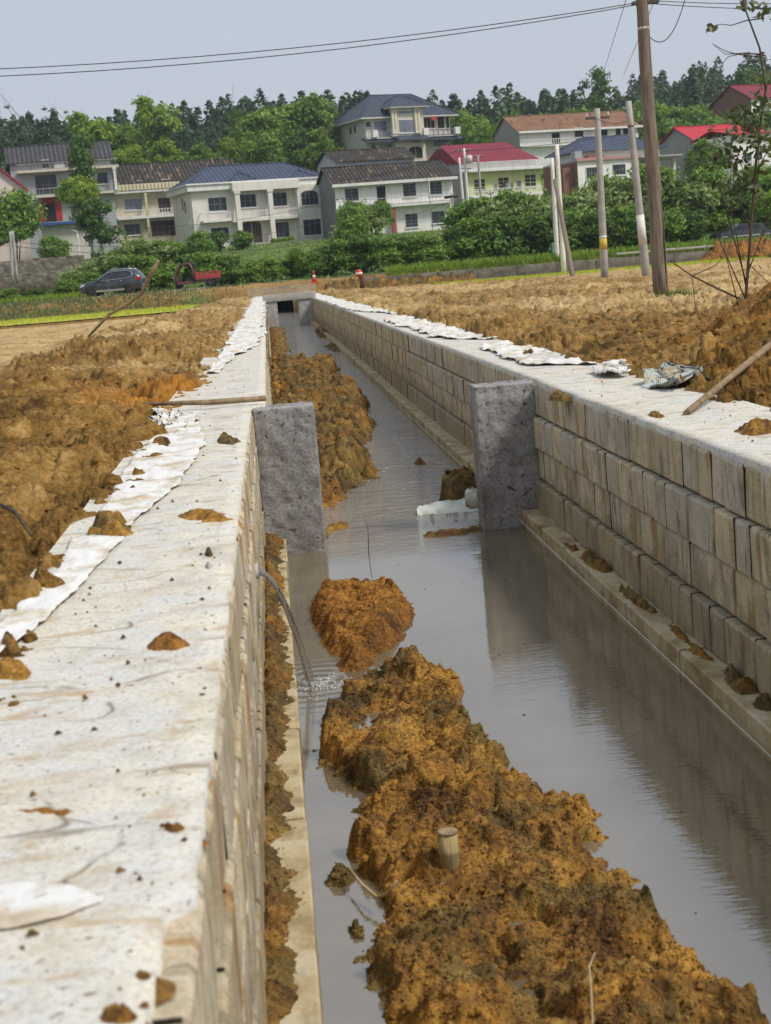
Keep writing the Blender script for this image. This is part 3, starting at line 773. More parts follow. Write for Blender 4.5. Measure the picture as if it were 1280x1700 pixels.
# ------------------------------------------------------------------ heaps and clods of mud
def poly_dist(px_, py_, poly):
    """signed distance, positive inside"""
    P = np.asarray(poly, float); n = len(P)
    d2 = np.full(px_.shape, 1e9); ins = np.zeros(px_.shape, bool)
    for i in range(n):
        ax, ay = P[i]; bx, by = P[(i + 1) % n]
        ex, ey = bx - ax, by - ay
        t = np.clip(((px_ - ax) * ex + (py_ - ay) * ey) / (ex * ex + ey * ey + 1e-12), 0, 1)
        d2 = np.minimum(d2, (px_ - ax - t * ex) ** 2 + (py_ - ay - t * ey) ** 2)
        cr = ((ay > py_) != (by > py_))
        ins ^= cr & (px_ < (bx - ax) * (py_ - ay) / (by - ay + 1e-12) + ax)
    return np.where(ins, 1, -1) * np.sqrt(d2)
def heap(name, label, cat, poly, zb, H, edge, res, seed, mat, clod=1.0, group=None, wob=0.04, big=0.5, lumps=0, lsize=(0.008, 0.03), skirt=0.10, clip=None, grains=0, gsize=(.0025, .0075)):
    poly = [(p[0], p[1]) for p in poly]
    xs = [p[0] for p in poly]; ys = [p[1] for p in poly]; pad = 0.05 + wob
    gx = np.arange(min(xs) - pad, max(xs) + pad, res); gy = np.arange(min(ys) - pad, max(ys) + pad, res)
    X, Y = np.meshgrid(gx, gy)
    s = 1.0 / max(0.03, min(1.0, (max(xs) - min(xs)) * 1.2))
    fz = 1.0 if H > 0.06 else min(6.0, 0.10 / H)
    d = poly_dist(X, Y, poly) + wob * fbm(X * 6 * fz ** .5, Y * 6 * fz ** .5, 4, seed)
    m = sstep(0, edge, d)
    wx = X + 0.03 * pn(X * 9, Y * 9, seed + 1); wy = Y + 0.03 * pn(X * 9, Y * 9, seed + 2)
    hh = H * m * np.clip(1 - big + 2 * big * (0.5 + 0.62 * fbm(X * 2.6 * fz, Y * 2.6 * fz, 3, seed + 3)), 0.05, 2)
    a = clod * min(1.0, H / 0.16)
    k = 1.0 if H > 0.06 else fz * 0.8
    rough = m ** 0.5
    c1, i1 = chunks(wx * 5 * k, wy * 5 * k, seed + 4); c2, i2 = chunks(wx * 11 * k, wy * 11 * k, seed + 5); c3, i3 = chunks(wx * 24 * k, wy * 24 * k, seed + 6)
    z = hh + a * rough * (0.056 * c1 + 0.036 * c2 + 0.017 * c3 + 0.020 * (clods(X * 17 * k, Y * 17 * k, seed + 6) - 0.25) + 0.014 * (clods(X * 40 * k, Y * 40 * k, seed + 7) - 0.25)
                          + 0.03 * fbm(X * 3.5 * k, Y * 3.5 * k, 3, seed + 9))
    tint = np.clip(0.5 * i1 + 0.5 * i2, 0, 1)
    z = np.where(d > 0, np.maximum(z, 0.002 + 0 * z) if H < 0.06 else z, -skirt * sstep(0, 0.03, -d) * max(0.1, min(1, H / .06)))
    keep = d > -0.03
    if clip: keep &= (X > clip[0]) & (X < clip[1])
    V = np.stack([X.ravel(), Y.ravel(), z.ravel() + zb], 1)
    F = grid_faces(*X.shape)
    kf = keep.ravel()[F].all(1)
    F = F[kf]
    used = np.unique(F); mp = np.full(len(V), -1, np.int64); mp[used] = np.arange(len(used))
    V = V[used]; F = mp[F]; tint = tint.ravel()[used]
    c = V.mean(0); c[2] = zb
    V = V - c
    o = np_obj(name, V, F, mat, None, False, {'tint': tint})
    o.location = c
    tag(o, label, cat, group)
    if lumps:
        rng = np.random.RandomState(seed)
        idx = rng.choice(len(V), lumps)
        S = lsize[0] + (lsize[1] - lsize[0]) * rng.rand(lumps) ** 3.2
        P = V[idx] + np.stack([rng.randn(lumps) * .004, rng.randn(lumps) * .004, -0.45 * S], 1)
        ok = P[:, 2] > -0.005
        Vl, Fl, tn = lump_cloud(P[ok], S[ok], rng)
        tag(np_obj('crumbs', Vl, Fl, M[mat.name.replace('mud', 'lump')], o, True, {'tint': tn}), kind='stuff')
    if grains:
        rng = np.random.RandomState(seed + 1)
        fi = rng.choice(len(F), grains); w = rng.dirichlet((1, 1, 1, 1), grains)
        P = (V[F[fi]] * w[..., None]).sum(1)
        ok = P[:, 2] > -0.004
        P = P[ok]; S = gsize[0] + (gsize[1] - gsize[0]) * rng.rand(len(P)) ** 2
        Vl, Fl, tn = crumb_cloud(P, S, rng)
        tag(np_obj('grains', Vl, Fl, M[mat.name.replace('mud', 'lump')], o, False, {'tint': tn}), kind='stuff')
    return o
def wp(pts, z=ZW): return [tuple(on(a, b, z)[:2]) for a, b in pts]

heap('mud_heap', 'long orange-brown mud heap in the canal with a bamboo stub', 'mud', wp([(575,1150),(548,1180),(538,1230),(532,1268),(592,1318),(602,1372),(575,1425),(606,1462),(640,1485),(622,1545),(590,1620),(640,1660),(665,1790),(1290,1790),(1215,1650),(1115,1570),(1070,1515),(1045,1455),(995,1432),(932,1405),(1000,1392),(985,1350),(940,1325),(880,1312),(862,1290),(820,1280),(850,1262),(795,1238),(742,1212),(775,1185),(760,1150),(725,1118),(692,1100),(662,1105),(645,1125),(605,1140)]), ZW, 0.080, 0.075, 0.0085, 3, M['mud'], 1.9, 'mud in the canal', wob=0.075, big=0.85, lumps=2600, lsize=(.004, .018), grains=36000)
heap('mud_heap', 'flat rust-brown mud island between the pillars and the long heap', 'mud', wp([(515,1003),(530,985),(560,980),(600,978),(650,980),(684,1000),(688,1022),(682,1045),(668,1062),(642,1080),(622,1096),(604,1116),(566,1114),(560,1092),(540,1077),(521,1045),(513,1020)]), ZW, 0.10, 0.10, 0.0075, 8, M['mud_rust'], 1.0, 'mud in the canal', 0.03, 0.25, lumps=500, lsize=(.004, .013), grains=9000, gsize=(.003, .008))
heap('mud_heap', 'olive-brown mud bank running behind the left dark pillar', 'mud', wp([(440,612),(500,610),(562,612),(548,634),(602,656),(612,684),(585,704),(622,703),(604,744),(614,776),(632,788),(592,806),(562,834),(530,846),(500,850),(440,845)]), ZW, 0.23, 0.22, 0.02, 12, M['mud_olive'], 1.3, 'mud in the canal', 0.10, lumps=1200, lsize=(.010, .04), grains=9000, gsize=(.006, .018))
heap('mud_heap', 'narrow mud strip at the foot of the far left canal wall', 'mud', wp([(446,545),(470,548),(476,575),(474,602),(452,604),(446,600)]), ZW, 0.12, 0.25, 0.05, 14, M['mud_olive'], 1, 'mud in the canal', 0.15)
heap('mud_heap', 'small far mud patch by the right wall before the beam', 'mud', wp([(522,548),(545,545),(566,558),(560,566),(530,560)]), ZW, 0.12, 0.25, 0.05, 15, M['mud_olive'], 1, 'mud in the canal', 0.15)
heap('mud_heap', 'small low mud patch in mid canal beyond the mud bank', 'mud', wp([(538,574),(560,570),(586,578),(580,586),(552,584)]), ZW, 0.07, 0.2, 0.04, 16, M['mud_olive'], 1, 'mud in the canal', 0.12)
heap('mud_clod', 'square dark brown clod against the right dark pillar', 'mud', wp([(735,832),(738,818),(790,815),(800,828),(795,836),(745,838)]), ZW, 0.20, 0.05, 0.010, 18, M['mud'], 1.3, 'mud in the canal', 0.03, 0.3, lumps=300, lsize=(.006, .025), grains=1500)
heap('mud_clod', 'lone dark clod in the stream beyond the pillars', 'mud', wp([(687,768),(706,767),(709,771),(690,773)]), ZW, 0.07, 0.08, 0.012, 19, M['mud_olive'], 0.6, 'mud in the canal', 0.02)
heap('mud_strip', 'thin weedy mud strip trailing from the right dark pillar', 'mud', wp([(700,889),(760,881),(800,876),(802,882),(760,889),(712,893)]), ZW, 0.03, 0.06, 0.010, 20, M['mud_olive'], 0.6, 'mud in the canal', 0.02)
heap('mud_strip', 'small mud fringe at the foot of the left dark pillar', 'mud', wp([(533,886),(545,872),(576,868),(578,876),(552,882),(540,896)]), ZW, 0.03, 0.06, 0.010, 24, M['mud_olive'], 0.6, 'mud in the canal', 0.02)
heap('mud_clod', 'small clod in the water left of the bamboo stub', 'mud', wp([(541,1456),(560,1446),(585,1450),(592,1462),(570,1472),(545,1470)]), ZW, 0.05, 0.04, 0.006, 21, M['mud_olive'], 0.5, 'mud in the canal', 0.012, 0.2, lumps=260, lsize=(.004, .014), grains=500)
heap('mud_clod', 'tiny clod standing in water below the roots', 'mud', wp([(577,1545),(590,1536),(602,1545),(600,1558),(584,1560)]), ZW, 0.05, 0.03, 0.006, 22, M['mud_olive'], 0.5, 'mud in the canal', 0.010, 0.2, lumps=160, lsize=(.004, .012), grains=300)
heap('mud_clod', 'small dark clod off the right side of the long heap', 'mud', wp([(735,1128),(750,1120),(762,1124),(758,1134),(742,1136)]), ZW, 0.03, 0.03, 0.006, 27, M['mud_rust'], 0.8, 'mud in the canal', 0.012)
# mud along the ledges
rngm = random.Random(5)
heap('ledge_mud', 'continuous clumpy mud spilled along the left canal footing', 'mud', [(-0.26, 2.9), (-0.115, 3.0), (-0.07, 3.25), (-0.13, 3.5), (-0.13, 3.75), (-0.06, 4.0), (-0.10, 4.3), (-0.065, 4.7), (-0.12, 5.0), (-0.075, 5.5), (-0.11, 6.0), (-0.08, 6.4), (-0.05, 6.9), (-0.045, 7.5), (-0.09, 8.0), (-0.06, 8.5), (-0.10, 9.0), (-0.05, 9.7), (-0.08, 10.3), (-0.045, 10.9), (-0.04, 11.5), (-0.26, 11.5)], ZLEDGE - 0.004, 0.060, 0.11, 0.007, 31, M['mud_olive'], 1.3, 'mud on the footings', 0.03, 0.6, lumps=1500, lsize=(.003, .010), skirt=.01, clip=(-.21, -.045), grains=6000, gsize=(.002, .006))
for lab, pts, H in (
    ('dark reddish mud clump on the right footing nearest the pillar', [(955,928),(975,915),(1000,925),(1022,948),(1008,955),(985,945)], 0.045),
    ('crumbly olive mud on the right footing, second clump from the pillar', [(1002,985),(1030,975),(1060,992),(1098,1018),(1080,1022),(1045,1008)], 0.05),
    ('thin mud trail on the right footing at the wall base', [(1100,1035),(1122,1040),(1175,1085),(1190,1100),(1160,1092),(1115,1052)], 0.035),
    ('big lumpy mud clump on the right footing near the edge of view', [(1185,1138),(1200,1110),(1225,1105),(1255,1130),(1262,1150),(1230,1155)], 0.065),
    ('low mud lump on the right footing at the picture edge', [(1246,1172),(1275,1158),(1300,1170),(1290,1182),(1260,1182)], 0.04),
    ('mud and debris filling the corner by the right dark pillar', [(880,884),(905,876),(930,900),(965,912),(935,918),(905,898)], 0.05)):
    heap('ledge_mud', lab, 'mud', [(min(2.0, max(1.89, p[0])), p[1]) for p in wp(pts, ZLEDGE)], ZLEDGE - 0.004, H, 0.04, 0.007, hash(lab) % 50 + 40 if False else int(H * 1000) % 37 + 40, M['mud_olive'], 1.2, 'mud on the footings', 0.012, 0.5, lumps=150, lsize=(.003, .011), skirt=.01, clip=(1.885, 2.0))
# clods on the wall tops
CL = [
    ('orange mud clod in the middle of the near wall top', 278, 1072, 40, 12, 'mud_rust', 0.03),
    ('thin orange mud smear reaching the inner edge of the wall top', 340, 858, 54, 9, 'mud', 0.025),
    ('pair of mud lumps on the wall top before the plank', 378, 733, 22, 7, 'mud_olive', 0.03),
    ('small stone-like clod by the inner wall edge', 347, 921, 9, 6, 'mud_olive', 0.022),
    ('tiny grey clod just below the stone-like clod', 346, 941, 9, 5, 'beam_grey', 0.015),
    ('flat brown crumb patch on the blurred wall top', 70, 1347, 52, 12, 'mud_rust', 0.012),
    ('brown clod at the inner edge of the blurred wall top', 284, 1376, 27, 9, 'mud_rust', 0.016),
    ('orange crumb near the notch in the wall edge', 235, 1622, 20, 9, 'mud', 0.012),
    ('dark brown clod cut by the bottom of the picture', 195, 1692, 42, 15, 'mud', 0.018),
    ('mud lump on the white cloth edge by the field', 270, 740, 20, 9, 'mud', 0.045),
    ('mud lump between the two white cloths', 185, 880, 38, 14, 'mud', 0.05),
    ('small rust clod on the cloth beside the field', 76, 1005, 9, 5, 'mud_rust', 0.02),
    ('small clod on the wall top at the left picture edge', 15, 1078, 20, 11, 'mud', 0.03),
    ('muddy smear on the wall top at the left picture edge', 20, 1122, 40, 14, 'mud', 0.03),
    ('grey pebble on the blurred wall edge', 285, 1468, 10, 5, 'beam_grey', 0.006),
    ('brown mud lump on the right wall top at the picture edge', 1258, 716, 40, 8, 'mud', 0.05),
    ('small clod on the right wall top beside the stake foot', 1090, 690, 16, 4, 'mud', 0.02),
    ('flat clod on the right wall top behind the pillar', 930, 655, 14, 3, 'mud_olive', 0.02),
    ('clod on the right wall top among the white cloths', 880, 590, 14, 3, 'mud', 0.05),
]
for i, (lab, cx, cy, rx, ry, mt, H) in enumerate(CL):
    rg = random.Random(i)
    pts = [(cx + rx * math.cos(a) * rg.uniform(.75, 1.15), cy + ry * math.sin(a) * rg.uniform(.75, 1.15)) for a in [2 * PI * k / 11 for k in range(11)]]
    poly = wp(pts, 0.0)
    w = max(p[0] for p in poly) - min(p[0] for p in poly)
    heap('mud_clod', lab, 'mud', poly, -0.003, H, w * 0.3, max(0.002, w / 42), 60 + i, M[mt], 1.3, 'clods on the wall tops', w * 0.09, 0.3)
def crumbs():
    rng = np.random.RandomState(4); Vs = []; Fs = []; off = 0
    base = np.array([(1, 0, 0), (-.5, .87, 0), (-.5, -.87, 0), (0, 0, .9), (.3, -.5, .6)])
    tri = np.array([(0, 1, 3), (1, 2, 3), (2, 4, 3), (2, 0, 4), (0, 3, 4)])
    for k in range(800):
        if rng.rand() < 0.62:
            y = 1.7 * math.exp(rng.rand() * math.log(22)); x = -0.23 - rng.rand() ** 1.3 * 0.62; z = 0.002
        elif rng.rand() < 0.7:
            y = 6 * math.exp(rng.rand() * math.log(5)); x = 2.08 + rng.rand() ** 0.7 * 0.65; z = 0.002
        else:
            y = 4.5 + rng.rand() * 9; x = rng.uniform(1.9, 2.0); z = ZLEDGE + 0.004
        s = 0.0025 + 0.008 * rng.rand() ** 3
        a = rng.rand() * 6.3; c, sn = math.cos(a), math.sin(a)
        b = base * s * rng.uniform(.6, 1.4, (1, 3))
        Vs.append(np.stack([b[:, 0] * c - b[:, 1] * sn + x, b[:, 0] * sn + b[:, 1] * c + y, b[:, 2] + z], 1)); Fs.append(tri + off); off += 5
    o = np_obj('soil_crumbs', np.concatenate(Vs), np.concatenate(Fs), M['mud'])
    tag(o, 'scattered soil crumbs lying on the pale wall tops', 'soil', kind='stuff')
crumbs()

# ------------------------------------------------------------------ cloth, sheets, sticks
def cloth(name, label, line, mat, z=0.012, amp=0.02, seed=0, n=60, m=26, lift=None, group='white cloth on the walls', freq=9):
    """line: list of ((px,py) one edge, (px,py) other edge) on the wall top"""
    A = [on(*a, z)[:2] for a, b in line]; B = [on(*b, z)[:2] for a, b in line]
    A = np.array(A); B = np.array(B)
    s = np.linspace(0, len(line) - 1, n); i = np.clip(s.astype(int), 0, len(line) - 2); f = (s - i)[:, None]
    a = A[i] * (1 - f) + A[i + 1] * f; b = B[i] * (1 - f) + B[i + 1] * f
    t = np.linspace(0, 1, m)[None, :, None]
    P = a[:, None] * (1 - t) + b[:, None] * t
    X, Y = P[..., 0], P[..., 1]
    wid = np.hypot(*(a - b).T)[:, None]
    X = X + 0.05 * wid * fbm(X * 7, Y * 7, 3, seed); Y = Y + 0.16 * wid * fbm(X * 5, Y * 5, 3, seed + 1)
    rid = 1 - np.abs(fbm(X * freq * .5, Y * freq * .3, 3, seed + 2)) * 1.5
    Z = z + amp * .45 * np.clip(rid, 0, 1) ** 2 + amp * .16 * fbm(X * freq * 2.0, Y * freq * 1.4, 3, seed + 4)
    if lift: Z = Z + lift(X, Y)
    Z = np.maximum(Z, 0.004)
    c = np.array([X.mean(), Y.mean(), 0.0])
    V = np.stack([X.ravel(), Y.ravel(), Z.ravel()], 1) - c
    o = np_obj(name, V, grid_faces(*X.shape), mat, None, True); o.location = c
    md = o.modifiers.new('thickness', 'SOLIDIFY'); md.thickness = 0.004; md.offset = 1
    return tag(o, label, 'cloth', group)
cloth('white_cloth', 'wide white geotextile strip between the mud and the wall, below the plank', [((330,683),(268,700)),((325,700),(262,722)),((340,735),(235,745)),((318,770),(205,780)),((300,800),(185,820)),((240,850),(160,862)),((215,872),(158,872))], M['cloth'], amp=0.022, seed=3)
cloth('white_cloth', 'long narrow white cloth strip along the field, lower left', [((205,893),(118,893)),((165,935),(95,950)),((140,965),(55,975)),((105,1000),(22,1020)),((60,1040),(-20,1060)),((0,1085),(-80,1090))], M['cloth'], amp=0.02, seed=6)
cloth('white_cloth', 'blurred white cloth on the wall top, bottom left', [((172,1492),(168,1496)),((120,1468),(95,1520)),((60,1456),(10,1535)),((-40,1460),(-60,1545))], M['cloth'], z=0.004, amp=0.008, seed=9)
cloth('white_cloth', 'small bunched white cloth beside the plank', [((258,684),(256,706)),((275,682),(266,712)),((292,684),(280,708)),((296,690),(290,704))], M['cloth'], amp=0.10, seed=12, freq=7)
def wall_cloth(label, x0, x1, y0, y1, seed, amp=.02, n=140, m=22, freq=3.0):
    s = np.linspace(0, 1, n)[:, None]; t = np.linspace(0, 1, m)[None]
    Y = y0 + (y1 - y0) * s + 0 * t
    e0 = x0 + 0.13 * fbm(Y * .9, Y * 0 + 3, 4, seed) ; e1 = x1 + .05 * fbm(Y * 1.3, Y * 0, 3, seed + 1)
    cut = 1 - sstep(0, .12, s) * sstep(1, .9, s)
    e0 = e0 + (e1 - e0) * cut * .8
    X = e0 + (e1 - e0) * t
    rid = 1 - np.abs(fbm(X * freq, Y * freq * .6, 3, seed + 2)) * 1.5
    Z = 0.010 + amp * np.clip(rid, 0, 1) ** 2 + amp * .35 * fbm(X * freq * 3, Y * freq * 2, 3, seed + 3)
    Z = np.maximum(Z, .006)
    c = np.array([X.mean(), Y.mean(), 0.0])
    o = np_obj('white_cloth', np.stack([X.ravel(), Y.ravel(), Z.ravel()], 1) - c, grid_faces(n, m), M['cloth'], None, True); o.location = c
    md = o.modifiers.new('thickness', 'SOLIDIFY'); md.thickness = 0.004; md.offset = 1
    return tag(o, label, 'cloth', 'white cloth on the walls')
wall_cloth('white cloth covering the far left wall top toward the beam', -0.13, -0.72, 16.5, 92, 15, .03, 300)
wall_cloth('white cloth on the far right wall top nearest the culvert', 2.09, 2.80, 33, 92, 18, .03, 260)
wall_cloth('crumpled white cloth on the right wall top, second from the culvert', 2.22, 2.78, 18.5, 31, 21, .03)
wall_cloth('white cloth on the right wall top just behind the pillar', 2.30, 2.76, 12.8, 17.6, 24, .025)
cloth('white_cloth', 'small white bundle beside the grey tarpaulin', [((985,622),(995,612)),((1000,626),(1010,608)),((1020,628),(1028,606)),((1042,626),(1046,614))], M['cloth'], amp=0.08, seed=27, freq=6, lift=lambda X, Y: 0.02 + 0 * X)
cloth('tarpaulin', 'crumpled grey-green tarpaulin at the foot of the right mud heap', [((1066,640),(1074,634)),((1095,644),(1105,612)),((1120,646),(1140,600)),((1160,640),(1165,592)),((1190,612),(1190,585)),((1208,602),(1204,588))], M['cloth_grey'], amp=0.20, seed=30, n=90, m=50, freq=2.6, group=None)
plain('plastic', (0.55, 0.58, 0.50), 0.35, 0.2, 14, spec=0.5)
def bag():
    root = empty('plastic_bag', on(745, 845, ZW)); tag(root, 'pale plastic bag washed up at the foot of the right dark pillar', 'bag')
    A = np.array([on(a, b, ZW) for a, b in [(692,853),(715,840),(745,834),(775,833),(797,838)]]); B = np.array([on(a, b, ZW) for a, b in [(694,856),(722,854),(755,852),(780,850),(798,848)]])
    s = np.linspace(0, 4, 50); i = np.clip(s.astype(int), 0, 3); f = (s - i)[:, None]
    a = A[i] * (1 - f) + A[i + 1] * f; b = B[i] * (1 - f) + B[i + 1] * f
    t = np.linspace(0, 1, 24)[None, :, None]; P = a[:, None] * (1 - t) + b[:, None] * t
    P[..., 2] += 0.05 * np.sin(PI * t[..., 0]) ** .6 + 0.02 * fbm(P[..., 0] * 9, P[..., 1] * 12, 3, 4)
    V = P.reshape(-1, 3) - np.array(root.location)
    np_obj('sheet', V, grid_faces(50, 24), M['plastic'], root, True)
    c = at(788, 822, 12.3) - root.location
    mb = MB()
    mb.lathe([(0.05, -.03), (0.085, 0.0), (0.095, .05), (0.08, .12), (0.06, 0.13), (0.07, .06), (0.04, 0.0)], (c.x, c.y - .1, c.z - .06), 14)
    o = mb.build('mouth', M['plastic'], root)
    for v in o.data.vertices: v.co += Vector((random.Random(v.index).uniform(-.012, .012),) * 3)
bag()

def bark_mat(name, a, b, sc=(9, 9, 0.7)):
    t = NT(name); v = t.pos(sc)
    n = t.noise(v, 3.0, 5, 0.65, 0.2)
    M[name] = t.bsdf(t.ramp(n, [(0.3, a), (0.65, b)]), 0.9, t.bump(n, 0.6, 0.02), 0.2)
bark_mat('wood_pole', (0.10, 0.075, 0.055), (0.27, 0.215, 0.165), (7, 7, .5))
bark_mat('stick', (0.16, 0.11, 0.06), (0.34, 0.25, 0.15), (6, 6, 3))
bark_mat('bamboo', (0.30, 0.22, 0.10), (0.46, 0.36, 0.18), (20, 20, 2))
bark_mat('twig', (0.055, 0.04, 0.028), (0.12, 0.09, 0.06), (6, 6, 3))
bark_mat('trunk', (0.06, 0.05, 0.04), (0.14, 0.115, 0.09), (3, 3, 1))
def stick(name, label, cat, pts, rad, mat, n=8, group=None):
    c = pts[0]
    mb = MB().tube([Vector(p) - Vector(c) for p in pts], rad, n)
    return tag(mb.build(name, mat, None, c), label, cat, group)
stick('wooden_stake', 'long pale wooden stake leaning from the wall top onto the mud heap', 'stake', [on(1140, 686, 0.012), (on(1140, 686, 0) * .5 + at(1280, 572, 9.9) * .5), at(1300, 556, 9.95)], [0.019, 0.021, 0.023], M['stick'])
stick('bent_branch', 'thin bent branch standing out of the left field in front of the car', 'branch', [at(145, 560, 27.5), at(180, 522, 27.6), at(215, 502, 27.6), at(235, 486, 27.5), at(250, 455, 27.4), at(262, 432, 27.3)], [0.02, .03, .034, .036, .04, .03], M['stick'])
stick('plank', 'weathered wooden plank lying across the left wall step', 'plank', [at(225, 671, 11.9), at(345, 668, 11.85), at(441, 661, 11.8)], [0.012, .022, .022], M['stick'], 4)
stick('twig', 'thin curved twig in the mud at the far left', 'twig', [on(0, 838, .10), on(25, 850, .13), on(52, 890, .08)], [0.007, .009, .006], M['twig'], 6)
def bamboo():
    b = on(748, 1438, ZW + 0.11)
    root = empty('bamboo_stake', b); tag(root, 'cut bamboo stub standing in the long mud heap', 'stake')
    MB().lathe([(0.033, -0.2), (0.034, 0.05), (0.037, 0.056), (0.034, 0.062), (0.033, 0.125), (0.0255, 0.125), (0.025, 0.05)], n=18).build('culm', M['bamboo'], root)
    MB().lathe([(0.0345, 0.118), (0.035, 0.1255), (0.028, 0.1265)], n=18).build('rim', M['stick'], root)
bamboo()
plain('root_fibre', (0.42, 0.32, 0.18), 0.8, 0.2, 20)
stick('root', 'pale forked root hanging from the left side of the long heap', 'root', [on(578, 1440, ZW + .06), on(600, 1468, ZW + .06), on(625, 1490, ZW + .05), on(645, 1482, ZW + .09), on(660, 1462, ZW + .14)], [.004, .006, .007, .005, .003], M['root_fibre'], 6)
stick('straw', 'thin white straw on the long mud heap at the bottom', 'straw', [on(985, 1700, ZW + .22), on(982, 1640, ZW + .22), on(979, 1605, ZW + .22), on(988, 1582, ZW + .22)], .0028, M['root_fibre'], 5)
stick('straw', 'thin dry stalk across the left footing below the jet', 'straw', [on(418, 1095, ZLEDGE + .04), on(445, 1138, ZLEDGE + .03), on(476, 1162, ZLEDGE + .02)], .003, M['root_fibre'], 5)
stick('twig', 'bare upright twig in the water by the left pillar', 'twig', [on(612, 930, ZW - .02), at(610, 880, on(612, 920, ZW).y), at(603, 852, on(612, 920, ZW).y)], [.004, .003, .0015], M['twig'], 5)
plain('string', (0.70, 0.70, 0.66), 0.7, 0.1)
stick('string_line', 'taut white builder string along the right footing edge', 'string', [(1.845, 4.8, ZW + .045), (1.85, 12, ZW + .05), (1.85, 24, ZW + .05)], .0028, M['string'], 5)

# jet of water out of the left wall
def jet():
    p0 = Vector((XL + 0.01, 7.55, -0.50)); p1 = Vector((0.035, 7.62, ZW))
    root = empty('water_jet', p0); tag(root, 'clear jet of water pouring from the left wall into the canal', 'water')
    t = NT('clear_water')
    t.bsdf((0.62, 0.60, 0.57), 0.10, t.bump(t.noise(t.pos((6, 6, 1.2)), 12, 3), 0.6, 0.02), 0.6, IOR=1.33, Transmission_Weight=0.8)
    M['clear_water'] = t.mat
    P = []
    for k in range(15):
        s = k / 14.0
        P.append(Vector(((p1.x - p0.x) * (s ** 0.85), (p1.y - p0.y) * s, (p1.z - p0.z) * (0.12 * s + 0.88 * s * s))))
    rad = [0.019 - 0.012 * (k / 14.0) + 0.003 * math.sin(k * 2.1) for k in range(15)]
    MB().tube(P, rad, 12).build('stream', M['clear_water'], root)
    for k, (dx, dy) in enumerate(((0.02, .02), (-.012, -.03), (0.03, -.015))):
        MB().tube([q + Vector((dx, dy, 0)) * (i / 14.0) for i, q in enumerate(P)][5:], [.006 - .0005 * i + .002 * math.sin(i * 1.7 + k) for i in range(10)], 7).build('strand', M['clear_water'], root)
    plain('pipe_plastic', (0.45, 0.44, 0.42), 0.5, .1)
    MB().lathe([(0.040, -.06), (0.040, 0.012), (0.033, 0.012), (0.033, -.05)], n=16, axis='x').build('pipe', M['pipe_plastic'], root)
    t = NT('foam'); M['foam'] = t.bsdf((0.72, 0.73, 0.72), 0.35, None, 0.5)
    rng = random.Random(3); mb = MB()
    for k in range(240):
        r = rng.uniform(.0012, .005); a = rng.uniform(0, 6.3); q = abs(rng.gauss(0, .075))
        c = p1 - p0 + Vector((math.cos(a) * q * 1.3 + .05, math.sin(a) * q * 1.6, max(-.001, rng.gauss(.004, .016) * math.exp(-q * 9))))
        mb.lathe([(r * .5, -r * .8), (r, 0), (r * .6, r * .8)], c, 6)
    tag(mb.build('splash', M['foam'], root), kind='stuff')
jet()

def debris():
    rng = np.random.RandomState(9); n = 170
    y = 4.4 * np.exp(rng.rand(n) * math.log(4.0)); x = rng.uniform(-.02, 1.85, n)
    k = pn(x * 2.5, y * 1.5, 3) > rng.uniform(-.5, .6, n)
    near = np.abs(y - 11.3) < .5
    P = np.stack([x, y, np.full(n, ZW + .0015)], 1)[k | near]
    S = rng.uniform(.003, .014, len(P))
    oc = np.array([(1, 0, 0), (.2, .6, 0.1), (-1, .1, 0), (-.1, -.5, .15)])
    a = rng.rand(len(P)) * 6.28; c, s = np.cos(a)[:, None], np.sin(a)[:, None]
    V = np.stack([oc[None, :, 0] * c - oc[None, :, 1] * s, oc[None, :, 0] * s + oc[None, :, 1] * c, np.repeat(oc[None, :, 2], len(P), 0)], 2) * S[:, None, None] + P[:, None]
    tag(np_obj('floating_debris', V.reshape(-1, 3), np.arange(len(P) * 4).reshape(-1, 4), M['mud_olive']), 'bits of leaf and straw floating on the canal water', 'debris', kind='stuff')
debris()
# ------------------------------------------------------------------ road, paddies, retaining wall
plain('road', (0.36, 0.32, 0.26), 0.9, 0.25, 1.2, bump=0.3)
X, Y = np.meshgrid(np.linspace(-70, 90, 120), np.linspace(102.2, 106.2, 8))
Z = base_z(X, Y) + 0.09 + 0.02 * fbm(X * .8, Y * .8, 3, 3)
tag(np_obj('road', np.stack([X.ravel(), Y.ravel(), Z.ravel()], 1), grid_faces(*X.shape), M['road'], None, True), kind='structure')
def road_kerb():
    mb = MB()
    for x in np.arange(-60, -4, 2.0):
        z = gz(x + 1, 102.3)
        mb.box(x, x + 1.96, 101.7, 102.15, z - 0.3, z + 0.12)
    o = mb.build('road_kerb', M['beam']); tag(o, kind='structure')
road_kerb()
t = NT('paddy'); v = t.pos()
n1 = t.noise(v, 1.3, 5, 0.6); n2 = t.noise(t.pos((2, .6, 1)), 8, 4, 0.6)
c = t.ramp(t.math('ADD', t.math('MULTIPLY', n1, .6), t.math('MULTIPLY', n2, .4)), [(0.36, (0.25, 0.22, 0.05)), (0.46, (0.38, 0.39, 0.045)), (0.62, (0.50, 0.50, 0.065))])
M['paddy'] = t.bsdf(c, 0.8, t.bump(n2, .6, .03), 0.2)
t = NT('seedling'); tn = t.attr('tint')
M['seedling'] = t.bsdf(t.ramp(tn, [(0.0, (0.32, 0.36, 0.03)), (1.0, (0.52, 0.54, 0.07))]), 0.6, None, 0.2)
